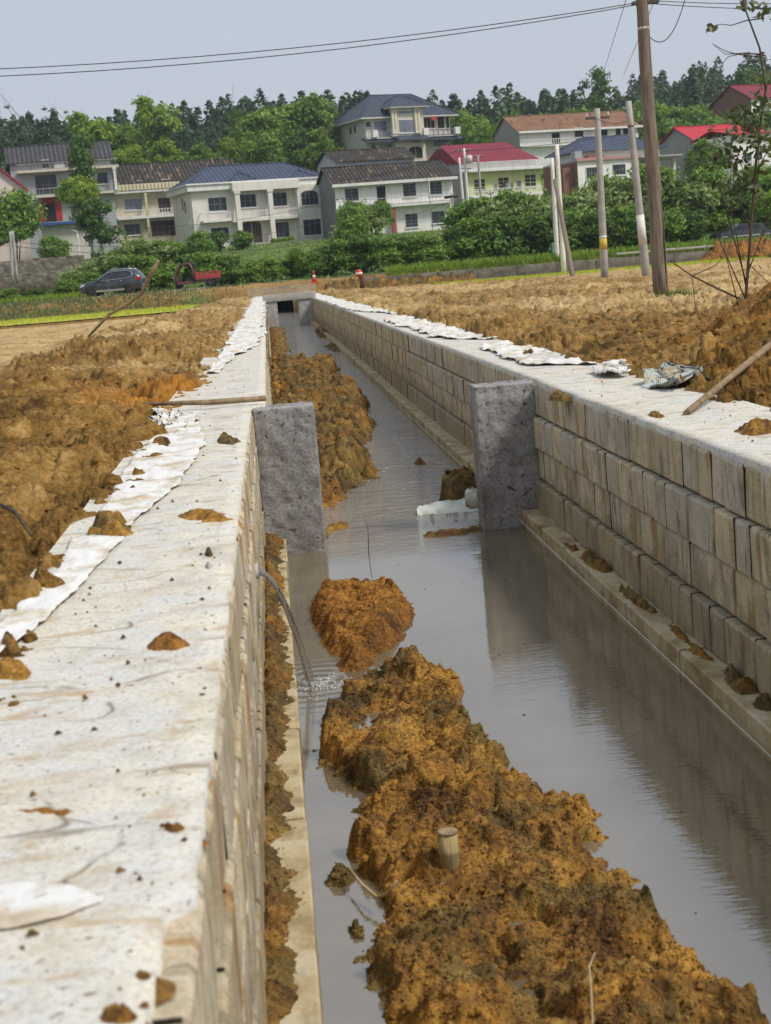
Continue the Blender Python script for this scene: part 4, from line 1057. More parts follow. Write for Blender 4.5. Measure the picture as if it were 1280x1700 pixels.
def blades(name, label, cat, P, hgt, wid, mat, rng):
    n = len(P); a = rng.rand(n) * PI; h = hgt * rng.uniform(.5, 1.2, n); ln = rng.randn(n, 2) * .35 * h[:, None]
    w = wid * rng.uniform(.6, 1.4, n); dx, dy = np.cos(a) * w, np.sin(a) * w
    V = np.stack([np.stack([P[:, 0] - dx, P[:, 1] - dy, P[:, 2] - .03], 1), np.stack([P[:, 0] + dx, P[:, 1] + dy, P[:, 2] - .03], 1), np.stack([P[:, 0] + ln[:, 0], P[:, 1] + ln[:, 1], P[:, 2] + h], 1)], 1).reshape(-1, 3)
    F = np.arange(n * 3).reshape(-1, 3)
    return tag(np_obj(name, V, F, mat, None, False, {'tint': np.repeat(rng.rand(n), 3)}), label, cat, kind='stuff')
def paddy(side, x0, x1, y0, y1, lab):
    X, Y = np.meshgrid(np.linspace(x0, x1, 80), np.linspace(y0, y1, 40))
    Y = Y + 0.8 * pn(X * .25, Y * .1, 3)
    Z = np.full_like(X, -0.185) + 0.015 * fbm(X, Y, 3, 5)
    tag(np_obj('paddy_field', np.stack([X.ravel(), Y.ravel(), Z.ravel()], 1), grid_faces(*X.shape), M['paddy'], None, True), kind='structure')
    rng = np.random.RandomState(3)
    n = 9000
    P = np.stack([rng.uniform(x0, x1, n), rng.uniform(y0 + .8, y1 - .8, n), np.full(n, -0.185)], 1)
    blades('rice_seedlings', lab, 'rice', P, 0.16, 0.02, M['seedling'], rng)
paddy(-1, -34, -4.2, 76.0, 95.2, 'bright yellow-green rice seedlings in the left paddy')
paddy(1, 10.5, 30, 86.0, 97.2, 'bright yellow-green rice seedlings in the right paddy')
rw = empty('retaining_wall', (6, 98.2, -0.3)); tag(rw, 'weathered concrete retaining wall between the right paddy and the road', 'wall')
plain('old_concrete', (0.17, 0.155, 0.125), 0.9, 0.45, 1.6, bump=0.6)
for k in range(14):
    x = k * 2.6
    z1 = gz(6 + x + 1.3, 100) - 0.16
    rough_box('wall_section', x, x + 2.58, 0 + .02 * (k % 2), 0.45, 0, z1 + 0.3 + 0.03, M['old_concrete'], 0.02, 0.4, rw, k)
for k in range(9):
    x = 17 + k * 2.0
    rough_box('coping', x, x + 1.95, -0.08, 0.55, gz(6 + x, 100) + 0.33, gz(6 + x, 100) + 0.47, M['beam'], 0.01, 0.5, rw, k)
# spoil along the bank where the canal meets the road
heap('dirt_bank', 'brown dirt piled on the road edge above the right paddy', 'dirt', [(28, 96.4), (33, 95.6), (44, 96), (44, 101), (32, 101.4), (28.5, 99.5)], -0.1, 0.85, 1.6, 0.11, 77, M['mud_rust'], 0.8, None, 0.3, 0.35)
heap('dirt_bank', 'rubble and earth heaped beside the culvert with a marker post', 'dirt', [(3.2, 97.2), (9, 97.0), (14, 97.5), (14, 99.5), (8, 100.2), (3.4, 100)], -0.15, 0.55, 1.2, 0.08, 78, M['mud_olive'], 0.9, None, 0.3, 0.5)

# ------------------------------------------------------------------ foliage
def leaf_mat(name, a, b, c, trans=0.30):
    t = NT(name); tn = t.attr('tint'); r = t.orand()
    f = t.math('ADD', t.math('MULTIPLY', tn, 0.8), t.math('MULTIPLY', r, 0.2))
    col = t.ramp(f, [(0.0, a), (0.5, b), (1.0, c)])
    d = t.n('ShaderNodeBsdfPrincipled'); d.inputs['Roughness'].default_value = 0.55; d.inputs['Specular IOR Level'].default_value = 0.3
    tr = t.n('ShaderNodeBsdfTranslucent'); mx = t.n('ShaderNodeMixShader'); mx.inputs[0].default_value = trans
    t.l(col, d.inputs['Base Color']); t.l(t.mix(0.35, col, (0.25, 0.32, 0.04)), tr.inputs['Color'])
    t.l(d.outputs[0], mx.inputs[1]); t.l(tr.outputs[0], mx.inputs[2]); t.l(mx.outputs[0], t.out.inputs['Surface'])
    M[name] = t.mat
leaf_mat('leaf_mid', (0.066, 0.143, 0.018), (0.151, 0.273, 0.037), (0.310, 0.437, 0.082))
leaf_mat('leaf_dark', (0.039, 0.088, 0.017), (0.080, 0.168, 0.031), (0.175, 0.289, 0.059))
leaf_mat('leaf_lime', (0.121, 0.224, 0.021), (0.217, 0.341, 0.033), (0.350, 0.459, 0.073))
leaf_mat('leaf_pale', (0.097, 0.161, 0.031), (0.200, 0.280, 0.075), (0.399, 0.472, 0.196))
leaf_mat('leaf_pine', (0.038, 0.078, 0.045), (0.067, 0.125, 0.067), (0.123, 0.196, 0.095), 0.2)
leaf_mat('leaf_weed', (0.17, 0.15, 0.10), (0.17, 0.20, 0.08), (0.13, 0.24, 0.05))
leaf_mat('leaf_dry', (0.10, 0.055, 0.02), (0.17, 0.12, 0.045), (0.16, 0.17, 0.05))

def leaf_quads(C, N, size, rng, tint, asp=0.5):
    """diamond leaves at C facing about N"""
    n = len(C)
    N = N / (np.linalg.norm(N, axis=1, keepdims=True) + 1e-9)
    r = rng.randn(n, 3); U = np.cross(N, r); U /= np.linalg.norm(U, axis=1, keepdims=True) + 1e-9
    W = np.cross(N, U)
    s = (size * rng.uniform(.6, 1.35, n))[:, None]
    V = np.stack([C - U * s, C + W * s * asp + N * s * .12, C + U * s, C - W * s * asp + N * s * .12], 1).reshape(-1, 3)
    return V, np.arange(n * 4).reshape(-1, 4), np.repeat(tint, 4)
def crown_mesh(name, blobs, n, size, mat, seed, clump=0.25, up=0.35, asp=0.5):
    """blobs: (x,y,z,rx,ry,rz); leaves gathered in clumps near the blob surfaces"""
    rng = np.random.RandomState(seed)
    B = np.array(blobs, float)
    area = (B[:, 3] * B[:, 4] + B[:, 4] * B[:, 5] + B[:, 3] * B[:, 5]); pr = area / area.sum()
    nc = max(8, n // 26)
    bi = rng.choice(len(B), nc, p=pr)
    d = rng.randn(nc, 3); d /= np.linalg.norm(d, axis=1, keepdims=True)
    low = d[:, 2] < -0.45; d[low, 2] *= -0.6
    rad = rng.uniform(0.62, 1.06, nc)[:, None]
    cc = B[bi, :3] + d * rad * B[bi, 3:]
    ct = np.clip(0.5 + 0.22 * rng.randn(nc), 0, 1)
    ci = rng.randint(0, nc, n)
    meanr = B[bi, 3:].mean(1)[ci][:, None]
    off = rng.randn(n, 3) * clump * meanr * np.array([1, 1, .7])
    P = cc[ci] + off
    N = d[ci] + rng.randn(n, 3) * 0.7 + np.array([0, 0, up])
    V, F, T = leaf_quads(P, N, size, rng, np.clip(ct[ci] + 0.16 * rng.randn(n), 0, 1), asp)
    return np_mesh(name, V, F, mat, False, {'tint': T})
def limb(mb, p, d, L, r, depth, rng, n=6):
    pts = [p]; rr = [r]; q = Vector(p); dd = Vector(d)
    for k in range(4):
        dd = (dd + Vector((rng.uniform(-.18, .18), rng.uniform(-.18, .18), rng.uniform(-.02, .12)))).normalized()
        q = q + dd * L / 4; pts.append(q.copy()); rr.append(r * (1 - 0.17 * (k + 1)))
    mb.tube(pts, rr, n)
    if depth > 0:
        for k in range(rng.choice([2, 3])):
            a = rng.uniform(0, 6.28); s = rng.uniform(.45, .9)
            nd = (dd + Vector((math.cos(a) * s, math.sin(a) * s, rng.uniform(-.05, .3)))).normalized()
            limb(mb, pts[rng.choice([2, 3, 4])], nd, L * rng.uniform(.35, .55), rr[-1] * .75, depth - 1, rng, max(4, n - 1))

PROTO = {}
def proto_tree(key, h, blobs, n, size, mat, seed, trunk_r=0.14, trunk_h=None, stems=1, **kw):
    """meshes only; unit = metres; base at origin"""
    rng = random.Random(seed); mb = MB()
    th = trunk_h if trunk_h else h * 0.45
    for s in range(stems):
        a = 6.28 * s / max(1, stems)
        d = Vector((math.cos(a) * .35, math.sin(a) * .35, 1)) if stems > 1 else Vector((rng.uniform(-.06, .06), rng.uniform(-.06, .06), 1))
        limb(mb, Vector((0, 0, -0.4)), d.normalized(), th + .4, trunk_r, 2, rng)
    PROTO[key] = (mb.mesh('trunk', M['trunk']), crown_mesh('crown', blobs, n, size, M[mat], seed, **kw), h)
def rblobs(seed, k, R_, H0, H1, r0, r1, sq=0.8):
    rng = random.Random(seed); out = []
    for i in range(k):
        z = H0 + (H1 - H0) * (i + .5) / k
        f = math.sin(PI * min(1, max(0.12, (i + .8) / (k + .6)))) ** .6
        a = rng.uniform(0, 6.28); q = R_ * f * rng.uniform(.25, .9)
        r = rng.uniform(r0, r1)
        out.append((math.cos(a) * q, math.sin(a) * q, z, r, r, r * sq))
    return out
for k in range(4):   # leafy shrubs, 1 m radius / ~2 m tall
    proto_tree('shrub%d' % k, 2.0, rblobs(10 + k, 9, 0.85, 0.25, 1.75, .38, .6), 3600, 0.085, ['leaf_mid', 'leaf_pale', 'leaf_dark', 'leaf_mid'][k], 20 + k, 0.03, 0.9, 3, clump=.28)
for k in range(4):   # broadleaf trees ~8 m
    proto_tree('broad%d' % k, 8.0, rblobs(30 + k, 13, 2.5, 2.6, 7.3, 1.0, 1.65), 5600, 0.22, ['leaf_mid', 'leaf_lime', 'leaf_dark', 'leaf_mid'][k], 40 + k, 0.17, 3.2, 1, clump=.24)
proto_tree('round', 4.0, [(0, 0, 2.6, 1.75, 1.6, 1.35), (-.7, 0, 2.3, 1.1, 1.1, .9), (.7, .1, 2.35, 1.1, 1.1, .95)], 8000, 0.12, 'leaf_lime', 51, 0.08, 1.4, 2, clump=.12)
proto_tree('roundm', 4.0, [(0, 0, 2.6, 1.75, 1.6, 1.35), (-.6, 0, 1.7, 1.3, 1.1, .9), (.8, .1, 1.9, 1.2, 1.1, .95)], 8000, 0.13, 'leaf_mid', 52, 0.08, 1.4, 2, clump=.14)
proto_tree('column', 9.0, rblobs(53, 14, 1.35, 2.0, 8.6, .8, 1.25), 4600, 0.2, 'leaf_dark', 53, 0.15, 4, 1, clump=.28)
proto_tree('sparse', 10.0, rblobs(54, 12, 3.2, 5.2, 9.3, .9, 1.4, .6), 1700, 0.22, 'leaf_dark', 54, 0.16, 4.4, 1, clump=.3)
proto_tree('open', 8.0, rblobs(56, 10, 2.4, 4.2, 7.4, .9, 1.4, .7), 2300, 0.22, 'leaf_lime', 56, 0.15, 4.2, 1, clump=.26)
proto_tree('purple', 5.0, rblobs(57, 10, 1.5, 1.2, 4.6, .7, 1.1), 3400, 0.16, 'leaf_dark', 57, 0.1, 2, 1)
proto_tree('bambooish', 6.0, rblobs(58, 14, 1.4, 1.5, 5.8, .45, .8, 1.5), 3000, 0.2, 'leaf_lime', 58, 0.03, 1.8, 5, clump=.35, asp=.22)
def pine_blobs(h, seed):
    rng = random.Random(seed); out = []
    for k in range(11):
        z = h * (.32 + .66 * k / 10.0); r = (1 - k / 10.6) * h * .19 + .18
        for q in range(3 if k < 8 else 1):
            a = rng.uniform(0, 6.28); out.append((math.cos(a) * r * .65, math.sin(a) * r * .65, z + rng.uniform(-.25, .25), r * .7, r * .7, h * .035))
    return out
for k in range(3):
    proto_tree('pine%d' % k, 11.0, pine_blobs(11.0, 70 + k), 1900, 0.22, 'leaf_pine', 70 + k, 0.14, 8.5, 1, clump=.32, up=.9, asp=.3)

def plant(name, key, label, cat, x, y, h, group=None, wide=1.0, rz=None, z=None, mat=None):
    tr, cr, ph = PROTO[key]
    s = h / ph
    rz = rz if rz is not None else (x * 7.31 + y * 3.17) % 6.28
    r = empty(name, (x, y, (gz(x, y) if z is None else z) - 0.05), rz)
    r.scale = (s * wide, s * wide, s)
    link(bpy.data.objects.new('trunk', tr), r)
    c = link(bpy.data.objects.new('crown', cr), r)
    return tag(r, label, cat, group)
def at_x(px, Y, z=None):
    """world x of picture column px at depth Y on the ground"""
    x = at(px, 430, Y).x
    for _ in range(3):
        zz = gz(x, Y) if z is None else z
        q = proj((x, Y, zz)); x += (px - q[0]) * Y / FPX
    return x
def elev(px, top_py, Y):           # height needed for a top at that picture row
    x = at_x(px, Y); z = gz(x, Y)
    return x, at(px, top_py, Y).z - z
ORD = ['first', 'second', 'third', 'fourth', 'fifth', 'sixth', 'seventh', 'eighth', 'ninth', 'tenth', 'eleventh', 'twelfth', 'thirteenth', 'fourteenth', 'fifteenth', 'sixteenth', 'seventeenth', 'eighteenth', 'nineteenth', 'twentieth', 'twenty-first', 'twenty-second', 'twenty-third', 'twenty-fourth']

# shrubs on the bank: (px, Y, height m, width factor, kind) in rows, each row counted from the left
def shrub_row(where, items, name='shrub', cat='shrub', group='shrubs on the road bank', kinddesc='leafy green shrub'):
    for i, (px, Y, h, wd, k) in enumerate(items):
        plant(name, k, '%s, %s from the left %s' % (kinddesc, ORD[i], where), cat, at_x(px, Y), Y, h, group, wd)
S = lambda i: 'shrub%d' % (i % 4)
shrub_row('in the low row behind the dark car', [(12, 109.5, 1.2, 1.8, S(0)), (60, 110, 1.0, 1.9, S(2)), (110, 110.5, 1.5, 1.5, S(0)), (150, 111, 1.9, 1.3, S(0)), (205, 112, 2.6, 1.3, S(2)), (245, 112, 2.8, 1.2, S(0)), (285, 111.5, 2.0, 1.3, S(3))])
shrub_row('in the pale row rising above the dark car', [(150, 122, 2.4, 1.4, S(1)), (185, 124, 3.4, 1.35, S(1)), (222, 126, 4.2, 1.3, S(1)), (258, 124, 3.9, 1.25, S(1)), (292, 127, 3.6, 1.3, S(0)), (322, 124, 3.4, 1.2, S(2))], kinddesc='grey-green flowering shrub')
shrub_row('in the row beside the red tricycle', [(352, 113, 2.6, 1.1, S(0)), (385, 113, 2.2, 1.2, S(2)), (415, 112, 1.7, 1.5, S(3)), (450, 113, 1.8, 1.4, S(0)), (488, 114, 2.2, 1.3, S(3)), (515, 113, 1.9, 1.2, S(0)), (545, 114, 2.4, 1.2, S(2)), (575, 114, 2.7, 1.2, S(0))])
shrub_row('at the foot of the columned villa', [(335, 165, 2.6, 1.3, S(0)), (360, 168, 2.4, 1.2, S(2)), (405, 172, 2.0, 1.7, S(3))])
shrub_row('in the front hedge right of the canal', [(606, 114, 3.0, 1.2, S(2)), (642, 113, 2.7, 1.3, S(0)), (680, 114, 2.6, 1.3, S(2)), (718, 113, 2.6, 1.3, S(0)), (755, 115, 2.9, 1.3, S(2)), (795, 114, 3.5, 1.25, S(0)), (835, 114, 3.6, 1.2, S(2)), (872, 115, 3.4, 1.2, S(3)), (912, 114, 3.4, 1.2, S(2)), (952, 115, 3.6, 1.25, S(0)), (990, 114, 3.3, 1.2, S(2)), (1030, 115, 3.5, 1.2, S(0)), (1070, 114, 3.2, 1.25, S(2)), (1110, 115, 3.0, 1.2, S(0)), (1150, 116, 2.8, 1.3, S(2)), (1195, 114, 2.2, 1.4, S(3))])
shrub_row('in the tall hedge behind, right of the canal', [(585, 140, 4.2, 1.1, S(0)), (618, 142, 4.6, 1.1, S(1)), (655, 138, 2.5, 1.6, S(1)), (700, 138, 2.1, 1.7, S(0)), (745, 140, 2.6, 1.5, S(1)), (790, 142, 4.8, 1.2, S(0)), (828, 140, 4.9, 1.15, S(1)), (862, 142, 5.3, 1.1, S(0)), (900, 140, 5.0, 1.1, S(1)), (940, 140, 4.6, 1.2, S(0)), (982, 142, 5.6, 1.1, S(1)), (1025, 142, 6.0, 1.05, S(0)), (1062, 140, 6.2, 1.0, S(1)), (1100, 142, 6.6, 1.0, S(0)), (1142, 140, 5.6, 1.1, S(1)), (1185, 140, 5.8, 1.1, S(0)), (1230, 138, 4.8, 1.2, S(2)), (1275, 138, 5.2, 1.2, S(3))])
for lab, px, Y, k, h, wd in (
    ('round-headed clipped tree with bright crown before the grey house', 140, 188, 'round', 5.6, 1.1),
    ('large bushy tree below the red-roofed gable at the left edge', 30, 178, 'roundm', 8.6, 0.85),
    ('small dark tree in front of the low blue-edged shed', 93, 160, 'roundm', 3.7, 1.0),
    ('tall dark columnar tree growing up the grey house front', 153, 196, 'column', elev(153, 222, 196)[1], .62),
    ('dark purplish tree between the shed and the cream house', 172, 176, 'purple', 6.6, 1.1),
    ('glossy round bush before the door of the white tiled house', 590, 178, 'roundm', 4.4, 1.0),
    ('dense bush left of the red brick pier on the white house', 632, 182, 'roundm', 4.2, .9),
    ('feathery light tree in front of the red-roofed gable corner', 15, 200, 'bambooish', 11.0, .8),
    ('leafy tree before the long house with the brown roof', 884, 226, 'broad3', 5.0, .8),
    ('grey-green tree beside the twin poles', 925, 205, 'sparse', 8.0, .6),
    ('tall tree hiding the bright red-roofed house', 1175, 178, 'broad0', 8.0, .9),
    ('broad tree at the right edge below the white wing', 1262, 150, 'broad1', 5.5, 1.0),
    ('yellow-green bush at the right picture edge', 1278, 120, 'round', 3.6, .9)):
    plant('tree', k, lab, 'tree', at_x(px, Y), Y, h, None, wd, z=at(140, 370, Y).z if 'clipped' in lab else None)

# the wooded hill: trees one can tell apart, then the wood behind
def hill_trees(rows, where, group):
    for i, (px, top, Y, k, wd, desc) in enumerate(rows):
        x, h = elev(px, top, Y)
        plant('tree', k, '%s, %s from left %s' % (desc, ORD[i], where), 'tree', x, Y, max(3.5, h), group, wd)
PN = 'dark pine'; BL = 'bushy broadleaf tree'
hill_trees([(8, 165, 262, 'pine0', 1.2, PN), (38, 166, 268, 'pine1', 1.2, PN), (66, 172, 264, 'pine2', 1.2, PN), (98, 166, 268, 'pine0', 1.2, PN), (125, 176, 270, 'pine1', 1.0, PN), (152, 184, 262, 'open', .9, 'pale thin-leaved tree'), (185, 200, 266, 'broad0', .9, BL), (222, 205, 262, 'broad3', .9, BL)], 'above the grey house', 'trees above the houses on the left')
hill_trees([(262, 157, 255, 'open', 0.82, 'tall lime-green lollipop tree'), (225, 240, 244, 'broad1', .9, BL), (278, 232, 246, 'broad1', 1.0, BL), (318, 190, 268, 'pine1', .8, PN), (340, 200, 262, 'pine0', .8, PN), (374, 166, 266, 'pine2', .95, PN), (398, 178, 270, 'sparse', .6, PN), (418, 180, 264, 'pine1', .85, PN), (340, 238, 246, 'broad0', .9, BL), (385, 228, 248, 'broad1', .8, BL)], 'above the cream house', 'trees above the houses in the middle')
hill_trees([(440, 184, 252, 'broad0', 1.0, BL), (470, 176, 256, 'broad3', 1.0, BL), (500, 170, 258, 'broad0', 1.0, BL), (532, 156, 256, 'broad3', .95, BL), (544, 182, 262, 'broad2', .8, BL), (455, 222, 240, 'broad3', .9, BL), (500, 218, 240, 'broad2', 1.0, BL), (540, 212, 240, 'broad0', .9, BL), (420, 232, 242, 'broad1', .8, BL)], 'in the clump left of the hipped villa', 'trees left of the big villa')
hill_trees([(775, 184, 270, 'broad3', 1.0, BL), (800, 196, 266, 'broad0', 1.0, BL), (796, 222, 262, 'broad1', .9, BL), (818, 220, 268, 'broad0', .8, BL), (1003, 112, 275, 'sparse', .8, 'lacy tree'), (1075, 190, 266, 'broad3', .9, BL), (1100, 176, 270, 'broad1', .9, BL), (1130, 178, 268, 'broad0', 1.0, BL), (1165, 182, 266, 'broad1', .9, BL), (1190, 172, 275, 'broad0', .9, BL), (1085, 215, 255, 'broad3', .9, BL), (1120, 212, 256, 'broad1', .9, BL), (1245, 118, 300, 'broad2', .8, BL), (1275, 125, 296, 'broad0', .9, BL)], 'on the hill right of the hipped villa', 'trees on the hill at the right')

def wood(name, label, spots, seed):
    """far trees that read as one mass: low-detail crowns and stems in one mesh"""
    rng = np.random.RandomState(seed); Vs = []; Fs = []; Ts = []; off = 0
    for (x, y, h, kind) in spots:
        z0 = gz(x, y)
        if kind == 'p':
            n = 150; u = rng.rand(n) ** .8
            rr = (1 - u) ** .65 * h * .24 + .2; a = rng.rand(n) * 6.28
            C = np.stack([x + np.cos(a) * rr * rng.uniform(.3, 1, n), y + np.sin(a) * rr * rng.uniform(.3, 1, n), z0 + h * (.22 + .8 * u)], 1)
            N = np.stack([np.cos(a) * .5, np.sin(a) * .5, np.full(n, .8)], 1) + rng.randn(n, 3) * .4; size = .55
        else:
            n = 210; d = rng.randn(n, 3); d /= np.linalg.norm(d, axis=1, keepdims=True); d[:, 2] = np.abs(d[:, 2]) - .3
            lob = rng.randn(5, 3) * h * .13; li = rng.randint(0, 5, n)
            C = np.array([x, y, z0 + h * .62]) + lob[li] + d * h * np.array([.25, .25, .27]) * rng.uniform(.6, 1.1, (n, 1))
            N = d + rng.randn(n, 3) * .6; size = .55
        V, F, T = leaf_quads(C, N, size, rng, np.clip(rng.rand() * .6 + .25 * rng.rand(n), 0, 1), .6)
        Vs.append(V); Fs.append(F + off); Ts.append(T); off += len(V)
    m = M['leaf_pine'] if spots[0][3] == 'p' else M['leaf_mid']
    tag(np_obj(name, np.concatenate(Vs), np.concatenate(Fs), m, None, False, {'tint': np.concatenate(Ts)}), label, 'wood', kind='stuff')
rw_ = np.random.RandomState(8)
sp = []
for k in range(900):
    y = rw_.uniform(330, 470); px = rw_.uniform(600, 1330)
    sp.append((at(px, 200, y).x, y, rw_.choice([6, 7, 8, 8.5, 9.5, 10.5, 11.5]) * rw_.uniform(.9, 1.1) + (3.5 if px > 1050 else 0), 'p'))
wood('pine_wood', 'dark pine wood along the far ridge on the right', sp, 1)
sp = []
for k in range(480):
    y = rw_.uniform(275, 400); px = rw_.uniform(-80, 620)
    sp.append((at(px, 200, y).x, y, rw_.uniform(8, 12.5), 'p'))
wood('pine_wood', 'dark pine wood behind the village on the left', sp, 2)
sp = []
for k in range(560):
    px = rw_.uniform(-80, 1360); y = rw_.uniform(264 if 540 < px < 780 or 800 < px < 1080 else 244, 330)
    sp.append((at(px, 200, y).x, y, rw_.uniform(4.5, 8), 'b'))
wood('mixed_wood', 'green undergrowth and broadleaf wood covering the hillside', sp, 3)
# undergrowth on the bank and weeds along the road
rb = np.random.RandomState(6)
def weeds(name, label, n, fx, fy, hgt, wid, mat, seed):
    rng = np.random.RandomState(seed)
    Yw = fy(rng, n); Xw = fx(rng, n, Yw); Zw = base_z(Xw, Yw) + .02
    blades(name, label, 'weeds', np.stack([Xw, Yw, Zw], 1), hgt, wid, M[mat], rng)
weeds('roadside_weeds', 'rank green weeds along the right road edge', 9000, lambda r, n, y: r.uniform(8, 44, n), lambda r, n: 98.9 + np.abs(r.randn(n)) * 1.3, 0.55, .05, 'leaf_lime', 3)
weeds('roadside_weeds', 'bright green grass below the shrubs at the left road edge', 9000, lambda r, n, y: r.uniform(-42, -12, n), lambda r, n: 107.6 + np.abs(r.randn(n)) * 1.8, 0.5, .06, 'leaf_lime', 4)
weeds('bank_grass', 'rough grass covering the slope below the houses', 26000, lambda r, n, y: r.uniform(-.26, .36, n) * y, lambda r, n: r.uniform(110, 196, n), 0.22, .09, 'leaf_pale', 5)
weeds('bank_weeds', 'low weeds and dry stalks on the earth bank below the car', 9000, lambda r, n, y: -4 - 40 * r.rand(n) ** .8 + r.randn(n) * 1.5, lambda r, n: r.uniform(97, 101.4, n), 0.26, .045, 'leaf_weed', 9)
weeds('dry_reeds', 'dry straw-coloured weeds on the stone wall at the left', 2600, lambda r, n, y: r.uniform(-26, -14, n), lambda r, n: r.uniform(128, 131, n), 0.9, .04, 'leaf_dry', 7)

# the air of the place
def haze():
    t = NT('haze_air'); pv = t.n('ShaderNodeVolumePrincipled')
    pv.inputs['Color'].default_value = (0.80, 0.87, 0.97, 1); pv.inputs['Density'].default_value = 0.00022; pv.inputs['Anisotropy'].default_value = 0.2
    t.l(pv.outputs[0], t.out.inputs['Volume'])
    o = MB().box(-640, 660, -40, 920, -4, 75).build('haze', t.mat); tag(o, 'thin pale air between the village and the wooded ridge', 'haze', kind='stuff')
haze()

for i, (px, py) in enumerate(((455, 409), (464, 408), (473, 407), (483, 405))):
    p = at(px, py, 196.0)
    plant('ball_shrub', 'round', 'small ball-shaped shrub before the columned villa, %s from its porch' % ORD[i], 'shrub', p.x, 196.0, 1.1, 'ball shrubs before the villa', 1.0, z=p.z)
weeds('pole_weeds', 'ragged weeds round the foot of the wooden pole', 260, lambda r, n, y: 8.55 + r.randn(n) * .28, lambda r, n: 31.8 + r.randn(n) * .35, 0.20, .014, 'leaf_dark', 12)
# ------------------------------------------------------------------ building materials
def wall_mat(name, col, stain=0.5):
    t = NT(name); v = t.pos(); s = t.pos((1.2, 1.2, 0.28))
    n = t.noise(s, 1.3, 5, 0.6); f = t.noise(v, 5, 4)
    c = t.mix(t.ramp(n, [(0.45, 0.0), (0.75, stain)]), col, tuple(x * 0.62 for x in col))
    c = t.mix(t.ramp(f, [(0.55, 0.0), (0.8, 0.3)]), c, tuple(x * 0.8 for x in col))
    M[name] = t.bsdf(c, 0.85, None, 0.2)
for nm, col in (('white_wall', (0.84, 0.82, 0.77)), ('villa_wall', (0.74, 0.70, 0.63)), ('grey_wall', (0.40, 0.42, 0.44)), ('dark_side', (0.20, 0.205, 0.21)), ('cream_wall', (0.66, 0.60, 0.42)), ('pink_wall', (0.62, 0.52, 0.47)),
                ('lime_wall', (0.66, 0.70, 0.33)), ('beige_wall', (0.60, 0.575, 0.50)), ('grey_and_shade_gable', (0.36, 0.35, 0.335)), ('brick_wall', (0.24, 0.12, 0.085)), ('trim', (0.74, 0.73, 0.70)), ('beige_trim', (0.66, 0.61, 0.47)), ('coping_pink', (0.50, 0.27, 0.25))):  # gable grey: own colour on the lime house, painted shade on white houses
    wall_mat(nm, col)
def roof_mat(name, a, b, pitch=0.3, patch=None, metal=0.0, rough=0.85, line=0.55, spec=0.12):
    """courses of tile running down the slope: ribs as relief"""
    t = NT(name); ob = t.n('ShaderNodeTexCoord').outputs['Object']; sx = t.sep(ob)
    nrm = t.sep(t.n('ShaderNodeTexCoord').outputs['Normal'])
    side = t.math('GREATER_THAN', t.math('ABSOLUTE', nrm[0]), t.math('ABSOLUTE', nrm[1]))
    mx = t.n('ShaderNodeMix', data_type='FLOAT'); t.l(side, mx.inputs[0]); t.l(sx[0], mx.inputs[2]); t.l(sx[1], mx.inputs[3])
    w = t.math('SINE', t.math('MULTIPLY', mx.outputs[0], 2 * PI / pitch))
    cr = t.math('SINE', t.math('MULTIPLY', sx[2], 2 * PI / 0.22))
    w2 = t.math('ADD', t.math('MULTIPLY', w, .5), .5)
    n = t.noise(t.pos((1, 1, 1)), 0.7, 5, .65); f = t.noise(t.pos(), 5.0, 3, .6)
    c = t.mix(t.ramp(t.math('ADD', t.math('MULTIPLY', n, .5), t.math('MULTIPLY', f, .5)), [(0.38, 0.0), (0.62, 1.0)]), a, b)
    if patch: c = t.mix(t.ramp(t.noise(t.pos((1.6, .35, .35)), 1.1, 3, .6), [(0.58, 0.0), (0.66, 0.8)]), c, patch)
    c = t.mix(t.math('MULTIPLY', t.math('SUBTRACT', 1.0, w2), line), c, tuple(x * .35 for x in a))
    h = t.math('ADD', w2, t.math('MULTIPLY', cr, 0.22))
    M[name] = t.bsdf(c, rough, t.bump(h, 0.8, 0.06), spec, metal)
roof_mat('roof_black', (0.038, 0.036, 0.033), (0.105, 0.096, 0.084), .55, (0.32, 0.22, 0.14), line=.75)
roof_mat('roof_grey', (0.062, 0.064, 0.068), (0.11, 0.112, 0.116), .6, line=.7)
roof_mat('roof_blue', (0.045, 0.060, 0.105), (0.082, 0.104, 0.165), .62, line=.65, rough=.5, spec=.3)
roof_mat('roof_slate', (0.038, 0.052, 0.078), (0.068, 0.088, 0.12), .7, line=.6, rough=.5, spec=.3)
roof_mat('roof_maroon', (0.20, 0.030, 0.045), (0.26, 0.045, 0.060), .5, rough=.5, line=.25)
roof_mat('roof_red', (0.46, 0.040, 0.055), (0.54, 0.055, 0.075), .5, rough=.5, line=.2)
roof_mat('roof_brown', (0.20, 0.105, 0.065), (0.36, 0.21, 0.13), .6, (0.10,0.06,0.04))
t = NT('window_glass'); n = t.noise(t.pos(), .8, 3)
M['glass'] = t.bsdf(t.ramp(n, [(.35, (0.018, 0.022, 0.028)), (.7, (0.06, 0.07, 0.085))]), 0.12, None, 0.25)
t = NT('pale_glass'); n = t.noise(t.pos(), .8, 3)
M['glass_pale'] = t.bsdf(t.ramp(n, [(.35, (0.12, 0.14, 0.18)), (.7, (0.22, 0.25, 0.31))]), 0.1, None, 0.6)
plain('dark_interior', (0.02, 0.018, 0.018), .8)
plain('door_wood', (0.055, 0.028, 0.022), .5)
plain('steel', (0.45, 0.45, 0.44), .4, metal=.6)
plain('red_paper', (0.42, 0.04, 0.04), .7, .3, 3)
plain('red_brick', (0.30, 0.10, 0.07), .9, .25, 8)
plain('lettering', (0.02, 0.02, 0.02), .6)

